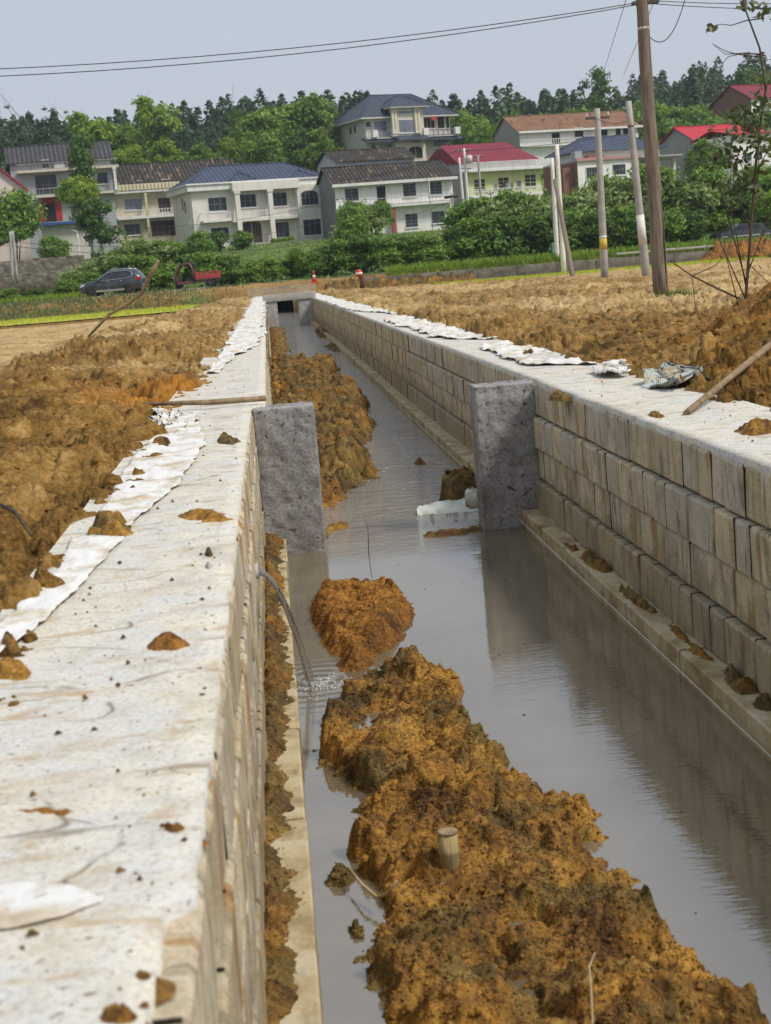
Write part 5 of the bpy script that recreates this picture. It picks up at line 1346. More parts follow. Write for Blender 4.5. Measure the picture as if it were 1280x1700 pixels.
class House:
    def __init__(s, name, label, p0, p1, Y, ang, cat='house'):
        s.a = R(ang); s.o = at(*p0, Y)
        s.ex = Vector((math.cos(s.a), math.sin(s.a), 0)); s.nf = Vector((math.sin(s.a), -math.cos(s.a), 0))
        s.root = empty(name, s.o, s.a); tag(s.root, label, cat, 'houses of the village')
        s.W = s.uv(*p1)[0]
    def uv(s, px, py, dy=0.0):
        """picture point -> (along, up) on the facade plane moved dy back"""
        d = ray(px, py); pl = s.o - s.nf * dy
        k = (pl - CAM_O).dot(s.nf) / d.dot(s.nf)
        q = CAM_O + d * k - s.o
        return q.dot(s.ex), q.z
    def rect(s, x0, y0, x1, y1, dy=0.0):
        xm, ym = (x0 + x1) / 2, (y0 + y1) / 2
        return s.uv(x0, ym, dy)[0], s.uv(x1, ym, dy)[0], s.uv(xm, y1, dy)[1], s.uv(xm, y0, dy)[1]
    def box(s, name, x0, x1, y0, y1, z0, z1, mat, parent=None):
        return MB().box(x0, x1, y0, y1, z0, z1).build(name, M[mat], parent or s.root)
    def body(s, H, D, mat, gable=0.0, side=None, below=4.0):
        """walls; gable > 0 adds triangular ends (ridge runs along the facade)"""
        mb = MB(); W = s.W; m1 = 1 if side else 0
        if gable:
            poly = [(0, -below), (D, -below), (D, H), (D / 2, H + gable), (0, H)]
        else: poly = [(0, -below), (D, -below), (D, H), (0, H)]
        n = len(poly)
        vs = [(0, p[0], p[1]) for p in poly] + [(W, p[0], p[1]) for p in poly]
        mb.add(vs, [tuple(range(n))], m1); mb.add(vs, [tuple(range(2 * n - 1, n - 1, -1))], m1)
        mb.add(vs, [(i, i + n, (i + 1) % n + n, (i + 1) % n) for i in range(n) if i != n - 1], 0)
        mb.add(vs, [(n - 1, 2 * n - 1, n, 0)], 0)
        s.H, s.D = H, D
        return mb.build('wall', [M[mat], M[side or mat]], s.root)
    def gable_roof(s, rise, mat, over=0.5, side=0.45, th=0.14, cols=None):
        W, D, H = s.W, s.D, s.H
        sl = rise / (D / 2); ze = H - over * sl
        mb = MB()
        for sg in (0, 1):
            yy = (-over, D / 2) if sg == 0 else (D + over, D / 2)
            a = [(-side, yy[0], ze), (W + side, yy[0], ze), (W + side, yy[1], H + rise), (-side, yy[1], H + rise)]
            vs = [(p[0], p[1], p[2] + .03) for p in a] + [(p[0], p[1], p[2] + th) for p in a]
            mb.add(vs, [(0, 3, 2, 1), (4, 5, 6, 7), (0, 1, 5, 4), (1, 2, 6, 5), (2, 3, 7, 6), (3, 0, 4, 7)])
        r = mb.build('roof', M[mat], s.root)
        MB().tube([(-side, D / 2, H + rise + th), (W / 2, D / 2, H + rise + th + .01), (W + side, D / 2, H + rise + th)], .13, 6).build('ridge', M[mat], r)
        return r
    def hip_roof(s, x0, x1, y0, y1, z, rise, mat, run=None, parent=None, th=.14):
        run = run or (y1 - y0) / 2; ym = (y0 + y1) / 2
        vs = [(x0, y0, z), (x1, y0, z), (x1, y1, z), (x0, y1, z), (x0 + run, ym, z + rise), (x1 - run, ym, z + rise)]
        mb = MB().add(vs, [(0, 1, 5, 4), (1, 2, 5), (2, 3, 4, 5), (3, 0, 4), (0, 3, 2, 1)])
        r = mb.build('roof', M[mat], parent or s.root)
        mb = MB()
        for a, b in ((0, 4), (3, 4), (1, 5), (2, 5), (4, 5)): mb.tube([vs[a], vs[b]], .11, 6)
        mb.build('ridge', M[mat], r)
        return r
    def window(s, px, bars=2, rows=1, dy=0.0, frame='trim', glass='glass', name='window', depth=.10, arch=False, ft=.07):
        x0, x1, z0, z1 = s.rect(*px, dy)
        return s.window_m(x0, x1, z0, z1, bars, rows, dy, frame, glass, name, depth, arch, ft)
    def window_m(s, x0, x1, z0, z1, bars=2, rows=1, dy=0.0, frame='trim', glass='glass', name='window', depth=.10, arch=False, ft=.07):
        y = dy - .012
        mb = MB(); f = ft
        mb.box(x0 - f, x0, y - .06, y + .01, z0 - f, z1 + f).box(x1, x1 + f, y - .06, y + .01, z0 - f, z1 + f)
        mb.box(x0, x1, y - .06, y + .01, z0 - f, z0)
        if not arch: mb.box(x0, x1, y - .06, y + .01, z1, z1 + f)
        o = mb.build(name, M[frame], s.root)
        if arch:
            n = 9; zc = z1 - (x1 - x0) * .22
            poly = [(x0, z0), (x1, z0), (x1, zc)] + [((x0 + x1) / 2 + (x1 - x0) / 2 * math.cos(PI * k / n), zc + (z1 - zc) * math.sin(PI * k / n)) for k in range(1, n)] + [(x0, zc)]
            MB().prism(poly, 'y', y - .02, y + .005).build('pane', M[glass], o)
        else:
            MB().box(x0, x1, y - .02, y + .005, z0, z1).build('pane', M[glass], o)
        mb = MB()
        for k in range(1, bars):
            x = x0 + (x1 - x0) * k / bars; mb.box(x - .03, x + .03, y - .045, y - .021, z0, z1)
        for k in range(1, rows):
            z = z0 + (z1 - z0) * k / rows; mb.box(x0, x1, y - .044, y - .0215, z - .03, z + .03)
        if bars > 1 or rows > 1: mb.build('glazing_bar', M[frame if frame != 'trim' else 'dark_side'], o)
        if name == 'window' : MB().box(x0 - .12, x1 + .12, y - .14, y + .01, z0 - f - .09, z0 - f - .004).build('sill', M['trim'], o)
        return o
    def slab(s, pl, pr, out, th=.28, mat='trim', name='balcony_slab', dy=0.0, back=0.05):
        """balcony or eave slab whose lower front edge runs pl -> pr in the picture"""
        u0, v0 = s.uv(*pl, dy - out); u1, v1 = s.uv(*pr, dy - out); v = (v0 + v1) / 2
        return u0, u1, v, s.box(name, u0, u1, dy - out, dy + back, v, v + th, mat)
    def railing(s, u0, u1, z, y, h=.95, mat='trim', step=.28, name='balustrade', t=.05, ends=0.0):
        mb = MB().box(u0, u1, y - .06, y + .06, z + h - .08, z + h).box(u0, u1, y - .05, y + .05, z + .002, z + .10)
        k = u0 + step / 2
        while k < u1: mb.box(k - t, k + t, y - t, y + t, z + .10, z + h - .08); k += step
        if ends:
            for u in (u0, u1): mb.box(u - .04, u + .04, y, y + ends, z + h - .08, z + h)
        return mb.build(name, M[mat], s.root)
    def column(s, u, y, z0, z1, w=.5, mat='trim'):
        mb = MB().box(u - w / 2, u + w / 2, y - w / 2, y + w / 2, z0, z1).box(u - w * .65, u + w * .65, y - w * .65, y + w * .65, z0, z0 + .35).box(u - w * .65, u + w * .65, y - w * .65, y + w * .65, z1 - .3, z1 - .004)
        return mb.build('column', M[mat], s.root)

# 1 columned villa with blue hipped roof
h = House('villa', 'white columned villa with a blue hipped roof and arched doorway', (325, 411), (547, 397), 200, 18)
W = h.W; H = h.uv(325, 318)[1]
h.body(H, 9.5, 'villa_wall')
h.box('cornice', -.6, W + .6, -.75, 10.1, H + .002, H + .75, 'trim')
h.box('moulding', -.8, W + .8, -.95, 10.3, H + .752, H + .95, 'trim')
h.hip_roof(-.35, W + .35, -.5, 9.9, H + .953, 2.5, 'roof_blue', 4.3)
u = h.uv(400, 300)[0]; h.hip_roof(u - 2.1, u + 2.1, -.9, 3.4, H + .96, 1.35, 'roof_blue', 2.08)
u = h.uv(500, 300)[0]; h.hip_roof(u - 1.9, u + 1.9, -.9, 3.4, H + .96, 1.15, 'roof_blue', 1.88)
zb = h.uv(400, 368)[1]
h.box('porch_slab', h.uv(386, 360)[0] - .4, h.uv(490, 360)[0], -1.25, -.004, zb - .05, zb + .35, 'villa_wall')
h.box('porch_roof', h.uv(386, 310)[0] - .5, h.uv(490, 310)[0], -1.45, -.752, H - .35, H + .75, 'villa_wall')
for px in (391.5, 446): h.column(h.uv(px, 360)[0], -1.05, -.2, H - .36, .62, 'villa_wall')
h.box('side_block', h.uv(490, 350)[0], W + .01, -1.2, -.003, -1, H - .003, 'villa_wall')
for a, b in ((397, 440), (452, 489)): h.railing(h.uv(a, 352)[0], h.uv(b, 352)[0], zb + .352, -1.15, .95, step=.3)
u0, u1, v, o = h.slab((337, 370), (384, 367), 1.2, .3, 'villa_wall'); h.railing(u0, u1, v + .302, -1.1, .95, step=.3, ends=1.0)
h.window((345, 328, 375, 350), 3, 2); h.window((350, 378, 379, 399), 3, 2)
h.window((397, 323, 424, 344), 3, 2); h.window((449, 320, 475, 342), 3, 2); h.window((453, 369, 479, 394), 3, 1)
h.window((499, 316, 527, 340), 4, 2, dy=-1.2, arch=True); h.window((503, 364, 532, 390), 3, 1, dy=-1.2)
h.window((402, 367, 434, 412), 2, 1, glass='door_wood', name='door', arch=True, frame='villa_wall')
mb = MB()
for yy, zz in ((3.2, 4.6), (4.3, 5.1)): mb.box(-.06, .02, yy, yy + .5, zz, zz + 1.5)
mb.build('side_window', M['glass'], h.root)
MB().box(-.45, -.01, .6, 1.2, zb - .2, zb + .7).build('air_conditioner', M['trim'], h.root)
h.box('step', h.uv(392, 412)[0], h.uv(448, 412)[0], -1.9, -.9, -.6, .02, 'beam')

# 2 white house with old black tiles
h = House('tiled_house', 'white two-storey house with weathered black tiles and shuttered windows', (562, 398), (757, 378), 196, 11)
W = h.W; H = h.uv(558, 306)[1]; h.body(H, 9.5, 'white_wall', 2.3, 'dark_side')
h.gable_roof(2.3, 'roof_black', .75)
h.box('eave_board', -.5, W + .5, -.95, -.76, H - .42, H - .06, 'trim')
u0, u1, v, o = h.slab((560, 352), (754, 334), 1.1, .3); h.railing(0, W, v + .302, -1.05, .9, 'steel', .5, 'railing', .015)
for r in ((572, 313, 594, 334), (670, 305, 691, 326), (713, 302, 734, 323), (674, 355, 694, 377), (718, 351, 739, 370)): h.window(r, 2, 4, glass='glass', frame='trim')
h.window((625, 309, 641, 341), 1, 1, name='door', glass='dark_interior')
a = h.rect(648, 351, 655, 372); h.box('brick_pier', a[0], a[1], -.9, -.4, -1, v - .003, 'red_brick')
MB().tube([(W * .78, -1.14, -.5), (W * .78, -1.14, H)], .05, 6).build('drainpipe', M['steel'], h.root)
# roof of the house behind it
h = House('tiled_house', 'low black-tiled house half hidden behind the white one', (560, 300), (690, 288), 214, 20)
h.body(h.uv(560, 268)[1], 7, 'grey_wall', 1.6); h.gable_roof(1.6, 'roof_black', .4)

# 3 cream house
h = House('cream_house', 'cream two-storey house with a long black-tiled roof', (196, 392), (402, 372), 212, 14)
W = h.W; H = h.uv(196, 304)[1]; h.body(H, 9, 'cream_wall', 2.6, 'white_wall'); h.gable_roof(2.6, 'roof_black', .6)
u0, u1, v, o = h.slab((190, 324), (300, 313), 1.2, .25); h.railing(u0, u1, v + .252, -1.1, .9, 'cream_wall', .5, 'parapet', .2)
u0, u1, v, o = h.slab((195, 367), (300, 357), 1.2, .3); h.railing(u0, u1, v + .302, -1.1, .9, 'trim', .4)
for r in ((206, 330, 235, 348), (262, 328, 282, 352)): h.window(r, 3, 2, glass='glass_pale' if r[0] == 206 else 'door_wood')
h.window((268, 298, 282, 311), 2, 2); h.window((228, 300, 234, 312), 1, 1)
h.window((250, 366, 290, 392), 4, 1, glass='door_wood', name='garage_door'); h.window((206, 372, 232, 390), 3, 1)
for px in (240, 292): h.column(h.uv(px, 340)[0], -1.0, -.5, v + 3.4, .3, 'cream_wall')

# 4 grey three-storey house
h = House('grey_house', 'grey three-storey house with a dark tiled roof and red door couplets', (28, 380), (193, 366), 206, 9)
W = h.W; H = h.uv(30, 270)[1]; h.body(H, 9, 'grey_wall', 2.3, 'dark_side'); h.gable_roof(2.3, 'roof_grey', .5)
u0, u1, v, o = h.slab((28, 290), (196, 275), 1.1, .25, 'beige_trim'); h.railing(u0, u1, v + .252, -1.0, .9, 'steel', .45, 'railing', .02)
u0, u1, v2, o = h.slab((28, 332), (196, 318), 1.1, .28, 'beige_trim'); h.railing(u0, u1, v2 + .282, -1.0, .9, 'steel', .45, 'railing', .02)
h.window((59, 291, 93, 322), 3, 2, frame='dark_side'); h.window((113, 288, 131, 303), 5, 1); h.window((160, 286, 178, 305), 2, 1)
h.window((68, 266, 80, 279), 2, 1, name='door'); h.window((73, 338, 91, 372), 1, 1, name='door', glass='dark_interior', frame='door_wood')
for r in ((61, 336, 71, 368), (92, 334, 102, 366), (70, 329, 96, 337)):
    a = h.rect(*r); h.box('red_couplet', a[0], a[1], -.10, -.003, a[2], a[3], 'red_paper')
a = h.rect(89, 271, 106, 277); h.box('white_box', a[0], a[1], -.9, -.5, v + .26, v + 1.0, 'trim')
h.column(h.uv(190, 300)[0], -1.0, v2 + .3, v - .002, .35)
# 5 red gable at the left edge
h = House('gabled_house', 'pale gable end with a red roof at the left edge', (-48, 388), (46, 380), 190, 24)
W = h.W; H = h.uv(46, 312)[1]; top = h.uv(8, 272)[1]
mb = MB().prism([(0, -4), (W, -4), (W, H), (W / 2, top), (0, H)], 'y', 0, 9); mb.build('wall', M['pink_wall'], h.root)
mb = MB()
for sg in (0, 1):
    xe = -.5 if sg == 0 else W + .5; ze = H - .5 * (top - H) / (W / 2)
    a = [(xe, -.5, ze), (xe, 9.5, ze), (W / 2, 9.5, top), (W / 2, -.5, top)]
    vs = [(p[0], p[1], p[2] + .03) for p in a] + [(p[0], p[1], p[2] + .18) for p in a]
    mb.add(vs, [(0, 3, 2, 1), (4, 5, 6, 7), (0, 1, 5, 4), (1, 2, 6, 5), (2, 3, 7, 6), (3, 0, 4, 7)])
r = mb.build('roof', M['roof_red'], h.root); MB().tube([(W / 2, -.5, top + .18), (W / 2, 9.5, top + .18)], .12, 6).build('ridge', M['roof_red'], r)
u0, u1, v, o = h.slab((-60, 337), (62, 332), .9, .3, 'grey_wall', 'ledge')
h.window((-2, 352, 6, 366), 1, 2)
# low shed
h = House('shed', 'low pale shed with a blue-edged flat roof below the grey house', (74, 436), (150, 428), 184, 8, 'shed')
W = h.W; H = h.uv(74, 375)[1]; h.body(H, 5, 'beige_wall')
plain('blue_metal', (0.05, 0.09, 0.30), .5); MB().box(-.7, W + .3, -.8, 5.2, H + .003, H + .32).build('roof', M['blue_metal'], h.root)
MB().box(-.65, W + .25, -.75, 5.1, H + .322, H + .36).build('roof_top', M['trim'], h.root)
h.window((84, 396, 100, 414), 3, 1, glass='glass_pale')

# 6 big villa on the knoll
h = House('hipped_villa', 'large beige villa on the knoll with a dark hipped roof and centre bay', (611, 274), (752, 262), 247, 22)
W = h.W; H = h.uv(611, 197)[1]; D = 11.0; h.body(H, D, 'beige_wall')
main_roof = h.hip_roof(-1.3, W + 1.2, -1.3, D + 1.2, H + .1, 4.2, 'roof_slate', 5.2)
h.box('eave', -1.25, W + 1.15, -1.25, D + 1.15, H - .12, H + .095, 'trim')
c0, c1 = h.uv(648, 210)[0], h.uv(697, 210)[0]; bt = h.uv(672, 180)[1]
h.box('bay', c0, c1, -1.6, -.003, -3, bt, 'beige_wall')
h.hip_roof(c0 - 1.2, c1 + .9, -2.7, 4.5, bt + .1, 1.9, 'roof_slate', 2.9); h.box('bay_eave', c0 - 1.1, c1 + .8, -2.6, -.1, bt - .12, bt + .095, 'trim')
for px in (653, 658, 691, 696): h.column(h.uv(px, 210, -1.6)[0], -1.75, h.uv(672, 224)[1], bt - .13, .42, 'beige_trim')
h.window((661, 184, 687, 189), 1, 1, dy=-1.6, glass='glass_pale'); h.window((663, 199, 688, 220), 2, 1, dy=-1.6, glass='glass_pale')
sz = h.uv(680, 226)[1]
mb = MB()
for x0, x1, y0 in ((-1.0, c0, -2.0), (c0 - .2, c1 + .2, -3.2), (c1, W + 1.2, -2.0)):
    vs = [(x0, y0, sz - .75), (x1, y0, sz - .75), (x1, -.02 if y0 > -3 else -1.62, sz), (x0, -.02 if y0 > -3 else -1.62, sz)]
    mb.add(vs + [(p[0], p[1], p[2] - .25) for p in vs], [(0, 1, 2, 3), (4, 7, 6, 5), (0, 4, 5, 1), (1, 5, 6, 2), (2, 6, 7, 3), (3, 7, 4, 0)])
mb.build('skirt_roof', M['roof_slate'], h.root)
h.box('balcony_floor', -.6, W + .6, -1.5, -.004, sz - .35, sz - .2, 'beige_wall')
for a, b in ((612, 646), (702, 752)):
    h.railing(h.uv(a, 222)[0], h.uv(b, 222)[0], sz - .15, -1.4, .95, 'glass_pale', .9, 'railing', .06)
for px in (614, 648, 700, 752): u = h.uv(px, 222)[0]; h.box('planter', u - .45, u + .45, -1.9, -1.1, sz - .1, sz + 1.0, 'trim')
h.window((620, 201, 643, 221), 2, 1, glass='glass_pale'); h.window((606, 202, 614, 211), 1, 1)
h.window((703, 196, 722, 213), 3, 1, glass='dark_interior', frame='beige_trim'); h.window((727, 193, 738, 213), 1, 1, glass='dark_interior', frame='beige_trim'); h.window((741, 192, 746, 213), 1, 1, glass='dark_interior', frame='beige_trim')  # flat dark panes stand in for the shade inside the open loggia
h.window((629, 240, 653, 252), 3, 1, glass='glass_pale'); h.window((615, 240, 623, 250), 1, 1); h.window((720, 230, 747, 243), 3, 1, glass='glass_pale')
h.window((680, 243, 702, 263), 2, 1, dy=-1.6, glass='dark_interior', name='door', arch=True, frame='beige_trim')
a = h.rect(681, 231, 705, 238, -1.6); h.box('signboard', a[0], a[1], -1.68, -1.602, a[2], a[3], 'beige_trim')
for k, ch in enumerate('五福临门'):
    cu = bpy.data.curves.new('sign_character', 'FONT'); cu.body = ch; cu.size = .52; cu.extrude = .01; cu.materials.append(M['lettering'])
    tmp = bpy.data.objects.new('tmp', cu); link(tmp)
    dg = bpy.context.evaluated_depsgraph_get(); me = bpy.data.meshes.new_from_object(tmp.evaluated_get(dg)); bpy.data.objects.remove(tmp); bpy.data.curves.remove(cu)
    to = link(bpy.data.objects.new('sign_character', me), h.root)
    to.location = (a[0] + .25 + k * (a[1] - a[0] - .3) / 4.0, -1.70, a[2] + .16); to.rotation_euler = (PI / 2, 0, 0)
mb = MB()
for yy in (3.6, 5.2): mb.box(-.06, .02, yy, yy + .55, h.uv(600, 216)[1], h.uv(600, 204)[1])
mb.build('side_window', M['glass'], h.root)
fl = MB(); u = h.uv(712, 198)[0]; z = sz + 2.2
fl.box(u - .5, u + .35, -2.02, -1.99, z, z + .55).tube([(u + .4, -2.0, sz - .2), (u - .1, -2.0, z + .6)], .03, 5); fl.build('flag', M['red_paper'], h.root)

# 7 lime house with maroon roof
h = House('lime_house', 'yellow-green house with a maroon metal roof and white terrace balustrade', (779, 378), (903, 367), 214, 22)
W = h.W; H = h.uv(777, 287)[1]; D = 11; h.body(H, D, 'lime_wall', side='grey_and_shade_gable')
h.box('terrace_slab', -.1, W + 1.0, -1.3, D, H + .003, H + .3, 'trim'); h.railing(-.05, W + .95, H + .302, -1.2, 1.0, step=.32, t=.06)
rz0 = H + 1.4
vs = [(-.6, .6, rz0), (W + .6, .6, rz0), (W + .6, D + .3, rz0 + .6), (-.6, D + .3, rz0 + .6), (-.3, D * .55, rz0 + 3.0), (W - 1.8, D * .55, rz0 + 3.1)]
MB().add(vs, [(0, 1, 5, 4), (1, 2, 5), (2, 3, 4, 5), (3, 0, 4), (0, 3, 2, 1)]).build('roof', M['roof_maroon'], h.root)
MB().add([(-.35, .7, H), (-.35, D, H), (-.35, D, rz0 + .55), (-.35, D * .55, rz0 + 2.9), (-.35, .7, rz0 - .05), (-.1, .7, H), (-.1, D, H), (-.1, D, rz0 + .55), (-.1, D * .55, rz0 + 2.9), (-.1, .7, rz0 - .05)], [(0, 1, 2, 3, 4), (9, 8, 7, 6, 5), (0, 4, 9, 5), (4, 3, 8, 9), (3, 2, 7, 8)]).build('gable_wall', M['grey_and_shade_gable'], h.root)
h.box('attic_wall', 0, W, 1.2, 1.5, H + .3, rz0 - .02, 'white_wall')
u0, u1, v, o = h.slab((781, 332), (903, 320), 1.2, .28); h.railing(u0, u1, v + .282, -1.1, .95, step=.32)
for r in ((788, 298, 806, 317), (828, 295, 845, 313), (872, 290, 890, 309)): h.window(r, 2, 3, glass='glass', frame='lime_wall')
h.window((859, 300, 866, 315), 1, 1, name='door', glass='glass_pale', frame='lime_wall')
for k, (px, w_) in enumerate(((818, .5), (832, .4), (838, .5), (845, .45))):
    uu = h.uv(px, 307)[0]; MB().box(uu - w_ / 2, uu + w_ / 2, -.9 - .01 * k, -.82, v + .9, v + 1.9).build('laundry', M[('dark_side', 'door_wood', 'glass_pale', 'dark_side')[k]], h.root)
for r in ((800, 345, 815, 360), (848, 341, 864, 356)): h.window(r, 2, 2)
# 8 long house with brown roof
h = House('long_house', 'long white house with a brown-tiled roof on the rise', (866, 268), (1061, 250), 245, 17)
W = h.W; H = h.uv(866, 218)[1]; h.body(H, 9.5, 'white_wall', 2.7, 'grey_and_shade_gable'); h.gable_roof(2.7, 'roof_brown', .8)  # gable ends coloured darker than the front to carry their shade
h.box('eave_board', -.5, W + .5, -1.0, -.82, H - .4, H - .08, 'trim')
for r in ((917, 221, 930, 238), (998, 214, 1009, 226), (1023, 212, 1031, 224), (1035, 211, 1045, 224)): h.window(r, 1, 1, glass='dark_interior')
h.window((955, 212, 969, 237), 1, 1, name='door', glass='door_wood')
u0, u1, v, o = h.slab((868, 248), (1062, 231), 1.0, .25); h.railing(u0, u1, v + .252, -.95, .9, 'trim', .4)
# 9 blue-roofed house
h = House('blue_roof_house', 'white house with a blue hipped roof and pink parapet behind the poles', (962, 318), (1064, 308), 186, 17)
W = h.W; H = h.uv(962, 268)[1]; h.body(H, 9, 'white_wall', side='brick_wall')
h.box('parapet', -.25, W + .25, -.35, .05, H + .003, H + .35, 'coping_pink'); h.box('terrace', 0, W + 6.4, .06, 9, H + .002, H + .2, 'beam')
h.box('attic_wall', 1.6, W + 4.9, 3.0, 9, H + .202, H + 1.3, 'white_wall')
h.hip_roof(0.6, W + 5.6, 2.2, 9.6, H + 1.3, 2.0, 'roof_blue', 3.6)
h.box('tank', .3, 1.3, 1.0, 2.0, H + .2, H + 1.3, 'steel'); h.box('brick_stack', 2.4, 4.6, 1.4, 2.4, H + .2, H + .75, 'red_brick')
h.window((974, 278, 992, 297), 4, 2); h.window((1018, 273, 1039, 290), 4, 2)
a = h.uv(1068, 262)[0], h.uv(1134, 258)[0]; h.box('porch_slab', W + .3, a[1], 1.0, 8, H - .2, H + .001, 'trim'); h.column(a[1] - .5, 1.4, -3, H - .205, .4)
mb = MB().box(-1.5, -.01, 1.0, 5, -4, H - .6); mb.build('brick_annex', M['brick_wall'], h.root)
# 10 bright red roof
h = House('red_roof_house', 'house with a shade-coloured gable and a bright red metal roof at the right', (1164, 312), (1262, 303), 196, 22)
W = h.W; H = h.uv(1164, 236)[1]; h.body(H, 9, 'white_wall', 2.3, 'grey_and_shade_gable'); h.gable_roof(2.3, 'roof_red', .6)  # front is white; shade on the gable is put into its colour
h.window((1180, 250, 1192, 264), 2, 2); h.window((1206, 247, 1218, 262), 2, 2)
# 11 white wing at right edge
h = House('white_wing', 'white three-storey house end behind the sapling at the right edge', (1222, 330), (1300, 322), 184, 14)
W = h.W; H = h.uv(1235, 222)[1]; h.body(H, 9, 'white_wall'); h.gable_roof(0.8, 'roof_red', .6)
for r in ((1234, 254, 1248, 268), (1256, 252, 1266, 266), (1236, 292, 1252, 312), (1262, 290, 1274, 308), (1252, 226, 1264, 238)): h.window(r, 2, 2)
u0, u1, v, o = h.slab((1222, 284), (1300, 277), 1.0, .25); h.railing(u0, u1, v + .252, -.9, .9)
# 12 brick gable upper right
h = House('brick_house', 'brick-gabled house with a dull red roof high at the right edge', (1250, 215), (1330, 208), 262, 24)
W = h.W; H = h.uv(1251, 162)[1]; h.body(H, 10, 'white_wall', 2.6, 'brick_wall'); h.gable_roof(2.6, 'roof_maroon', .5)
h.window((1262, 170, 1274, 184), 2, 2); u0, u1, v, o = h.slab((1252, 194), (1330, 188), 1.4, .3); h.railing(u0, u1, v + .302, -1.3, .9)

# garden walls of rubble at the left
t = NT('rubble'); v = t.pos(); vo = t.n('ShaderNodeTexVoronoi'); vo.inputs['Scale'].default_value = 2.2; t.l(v, vo.inputs['Vector'])
c = t.mix(t.ramp(vo.outputs['Distance'], [(0.1, 0.0), (0.6, 1.0)]), (0.30, 0.27, 0.22), (0.12, 0.10, 0.08))
M['rubble'] = t.bsdf(t.mix(.5, c, t.ramp(t.noise(v, 1.2, 5), [(.3, (0.14, 0.12, 0.09)), (.7, (0.36, 0.32, 0.26))])), .95, t.bump(vo.outputs['Distance'], .8, .1), .1)
for lab, (xa, ya), (xb, yb), hgt, Yw in (('upper grey rubble garden wall below the shed', (-30, 462), (140, 446), 1.6, 145), ('lower rubble wall behind the weeds at the left edge', (-40, 478), (118, 468), 1.0, 129)):
    a = at(xa, ya, Yw); b = at(xb, yb, Yw)
    o = rough_box('rubble_wall', a.x, b.x, Yw, Yw + .5, min(a.z, b.z) - 1.0, max(a.z, b.z) + hgt * .8, M['rubble'], .05, .3, None, int(Yw))
    tag(o, lab, 'wall')
# ------------------------------------------------------------------ poles and lines
t = NT('pole_concrete'); v = t.pos(); n = t.noise(v, 2.5, 5, .6)
M['pole_concrete'] = t.bsdf(t.ramp(n, [(.3, (0.30, 0.29, 0.265)), (.7, (0.46, 0.445, 0.41))]), .85, t.bump(t.noise(v, 40, 3), .3, .01), .2)
plain('pole_white', (0.72, 0.70, 0.66), .8, .12, 5)
plain('pole_yellow', (0.60, 0.42, 0.07), .7, .2, 8)
plain('pole_green', (0.16, 0.24, 0.19), .6, .15, 4)
plain('iron', (0.07, 0.06, 0.055), .6, .2)
plain('ceramic', (0.62, 0.58, 0.52), .3)
plain('cable', (0.03, 0.03, 0.032), .6)
def pole(name, label, base, top, r0, r1, mat, bands=(), n=12, seg=8, wob=0.0):
    b = Vector(base); d = Vector(top) - b
    root = empty(name, b); tag(root, label, 'pole', 'utility poles')
    rng = random.Random(int(b.x * 100))
    pts = [Vector((0, 0, 0)) + d * (k / seg) + Vector((rng.uniform(-wob, wob), rng.uniform(-wob, wob), 0)) * (0 if k in (0, seg) else 1) for k in range(seg + 1)]
    pts[0] = pts[0] - d.normalized() * .5
    rr = [r0 + (r1 - r0) * k / seg for k in range(seg + 1)]
    MB().tube(pts, rr, n).build('shaft', M[mat], root)
    for nm, f0, f1, m in bands:
        MB().tube([d * f0, d * f1], [(r0 + (r1 - r0) * f0) + .004, (r0 + (r1 - r0) * f1) + .004], n).build(nm, M[m], root)
    return root, d
def crossarm(root, c, L, ang=0.0, mat='iron', ins=2):
    dx, dy = math.cos(ang), math.sin(ang)
    MB().box(-L / 2, L / 2, -.045, .045, -.05, .05, M=Matrix.Translation(c) @ Matrix.Rotation(ang, 4, 'Z')).build('crossarm', M[mat], root)
    for s in ([-1, 1] if ins == 2 else [-1, -.4, .4, 1]):
        MB().lathe([(.02, .05), (.05, .09), (.035, .13), (.05, .17), (.02, .22)], (c.x + dx * s * L * .45, c.y + dy * s * L * .45, c.z), 8).build('insulator', M['ceramic'], root)
b = at(1098, 486, 32); tp = at(1062, -60, 32)
wp_root, wp_d = pole('wooden_pole', 'cracked brown wooden utility pole standing nearest the mud heap', b, tp, .165, .115, 'wood_pole', n=14, seg=14, wob=.012)
MB().box(-.35, .2, -.09, .09, -.03, .03, M=Matrix.Translation(wp_d * .885 + Vector((.15, 0, 0)))).build('bracket', M['iron'], wp_root)
MB().tube([wp_d * .805, wp_d * .812], .13, 12).build('wire_wrap', M['ceramic'], wp_root)
MB().lathe([(.03, 0), (.05, .05), (.03, .10)], wp_d * .885 + Vector((.19, -.02, .02)), 8).build('insulator', M['iron'], wp_root)
# long crack down the trunk
MB().tube([wp_d * .02 + Vector((.10, -.135, 0)), wp_d * .12 + Vector((.115, -.12, 0)), wp_d * .22 + Vector((.12, -.105, 0)), wp_d * .3 + Vector((.11, -.105, 0))], [.004, .018, .02, .004], 5).build('crack', M['iron'], wp_root)
r, d = pole('concrete_pole', 'concrete pole with a yellow band and a short crossarm', at(1005, 461, 62), at(992, 180, 62), .165, .115, 'pole_concrete', [('yellow_band', .17, .235, 'pole_yellow'), ('pale_band', .236, .25, 'pole_white')])
crossarm(r, d * .945, 1.0, .1)
r, d = pole('concrete_pole', 'pale concrete pole with a whitewashed middle beside the wooden pole', at(1074, 461, 57), at(1044, 168, 57), .17, .115, 'pole_concrete', [('whitewash', .19, .36, 'pole_white'), ('clamp', .855, .865, 'iron')])
r, d = pole('concrete_pole', 'taller pale twin of the two slim poles by the retaining wall', at(937, 449, 96.5), at(925, 240, 96.5), .17, .13, 'pole_white')
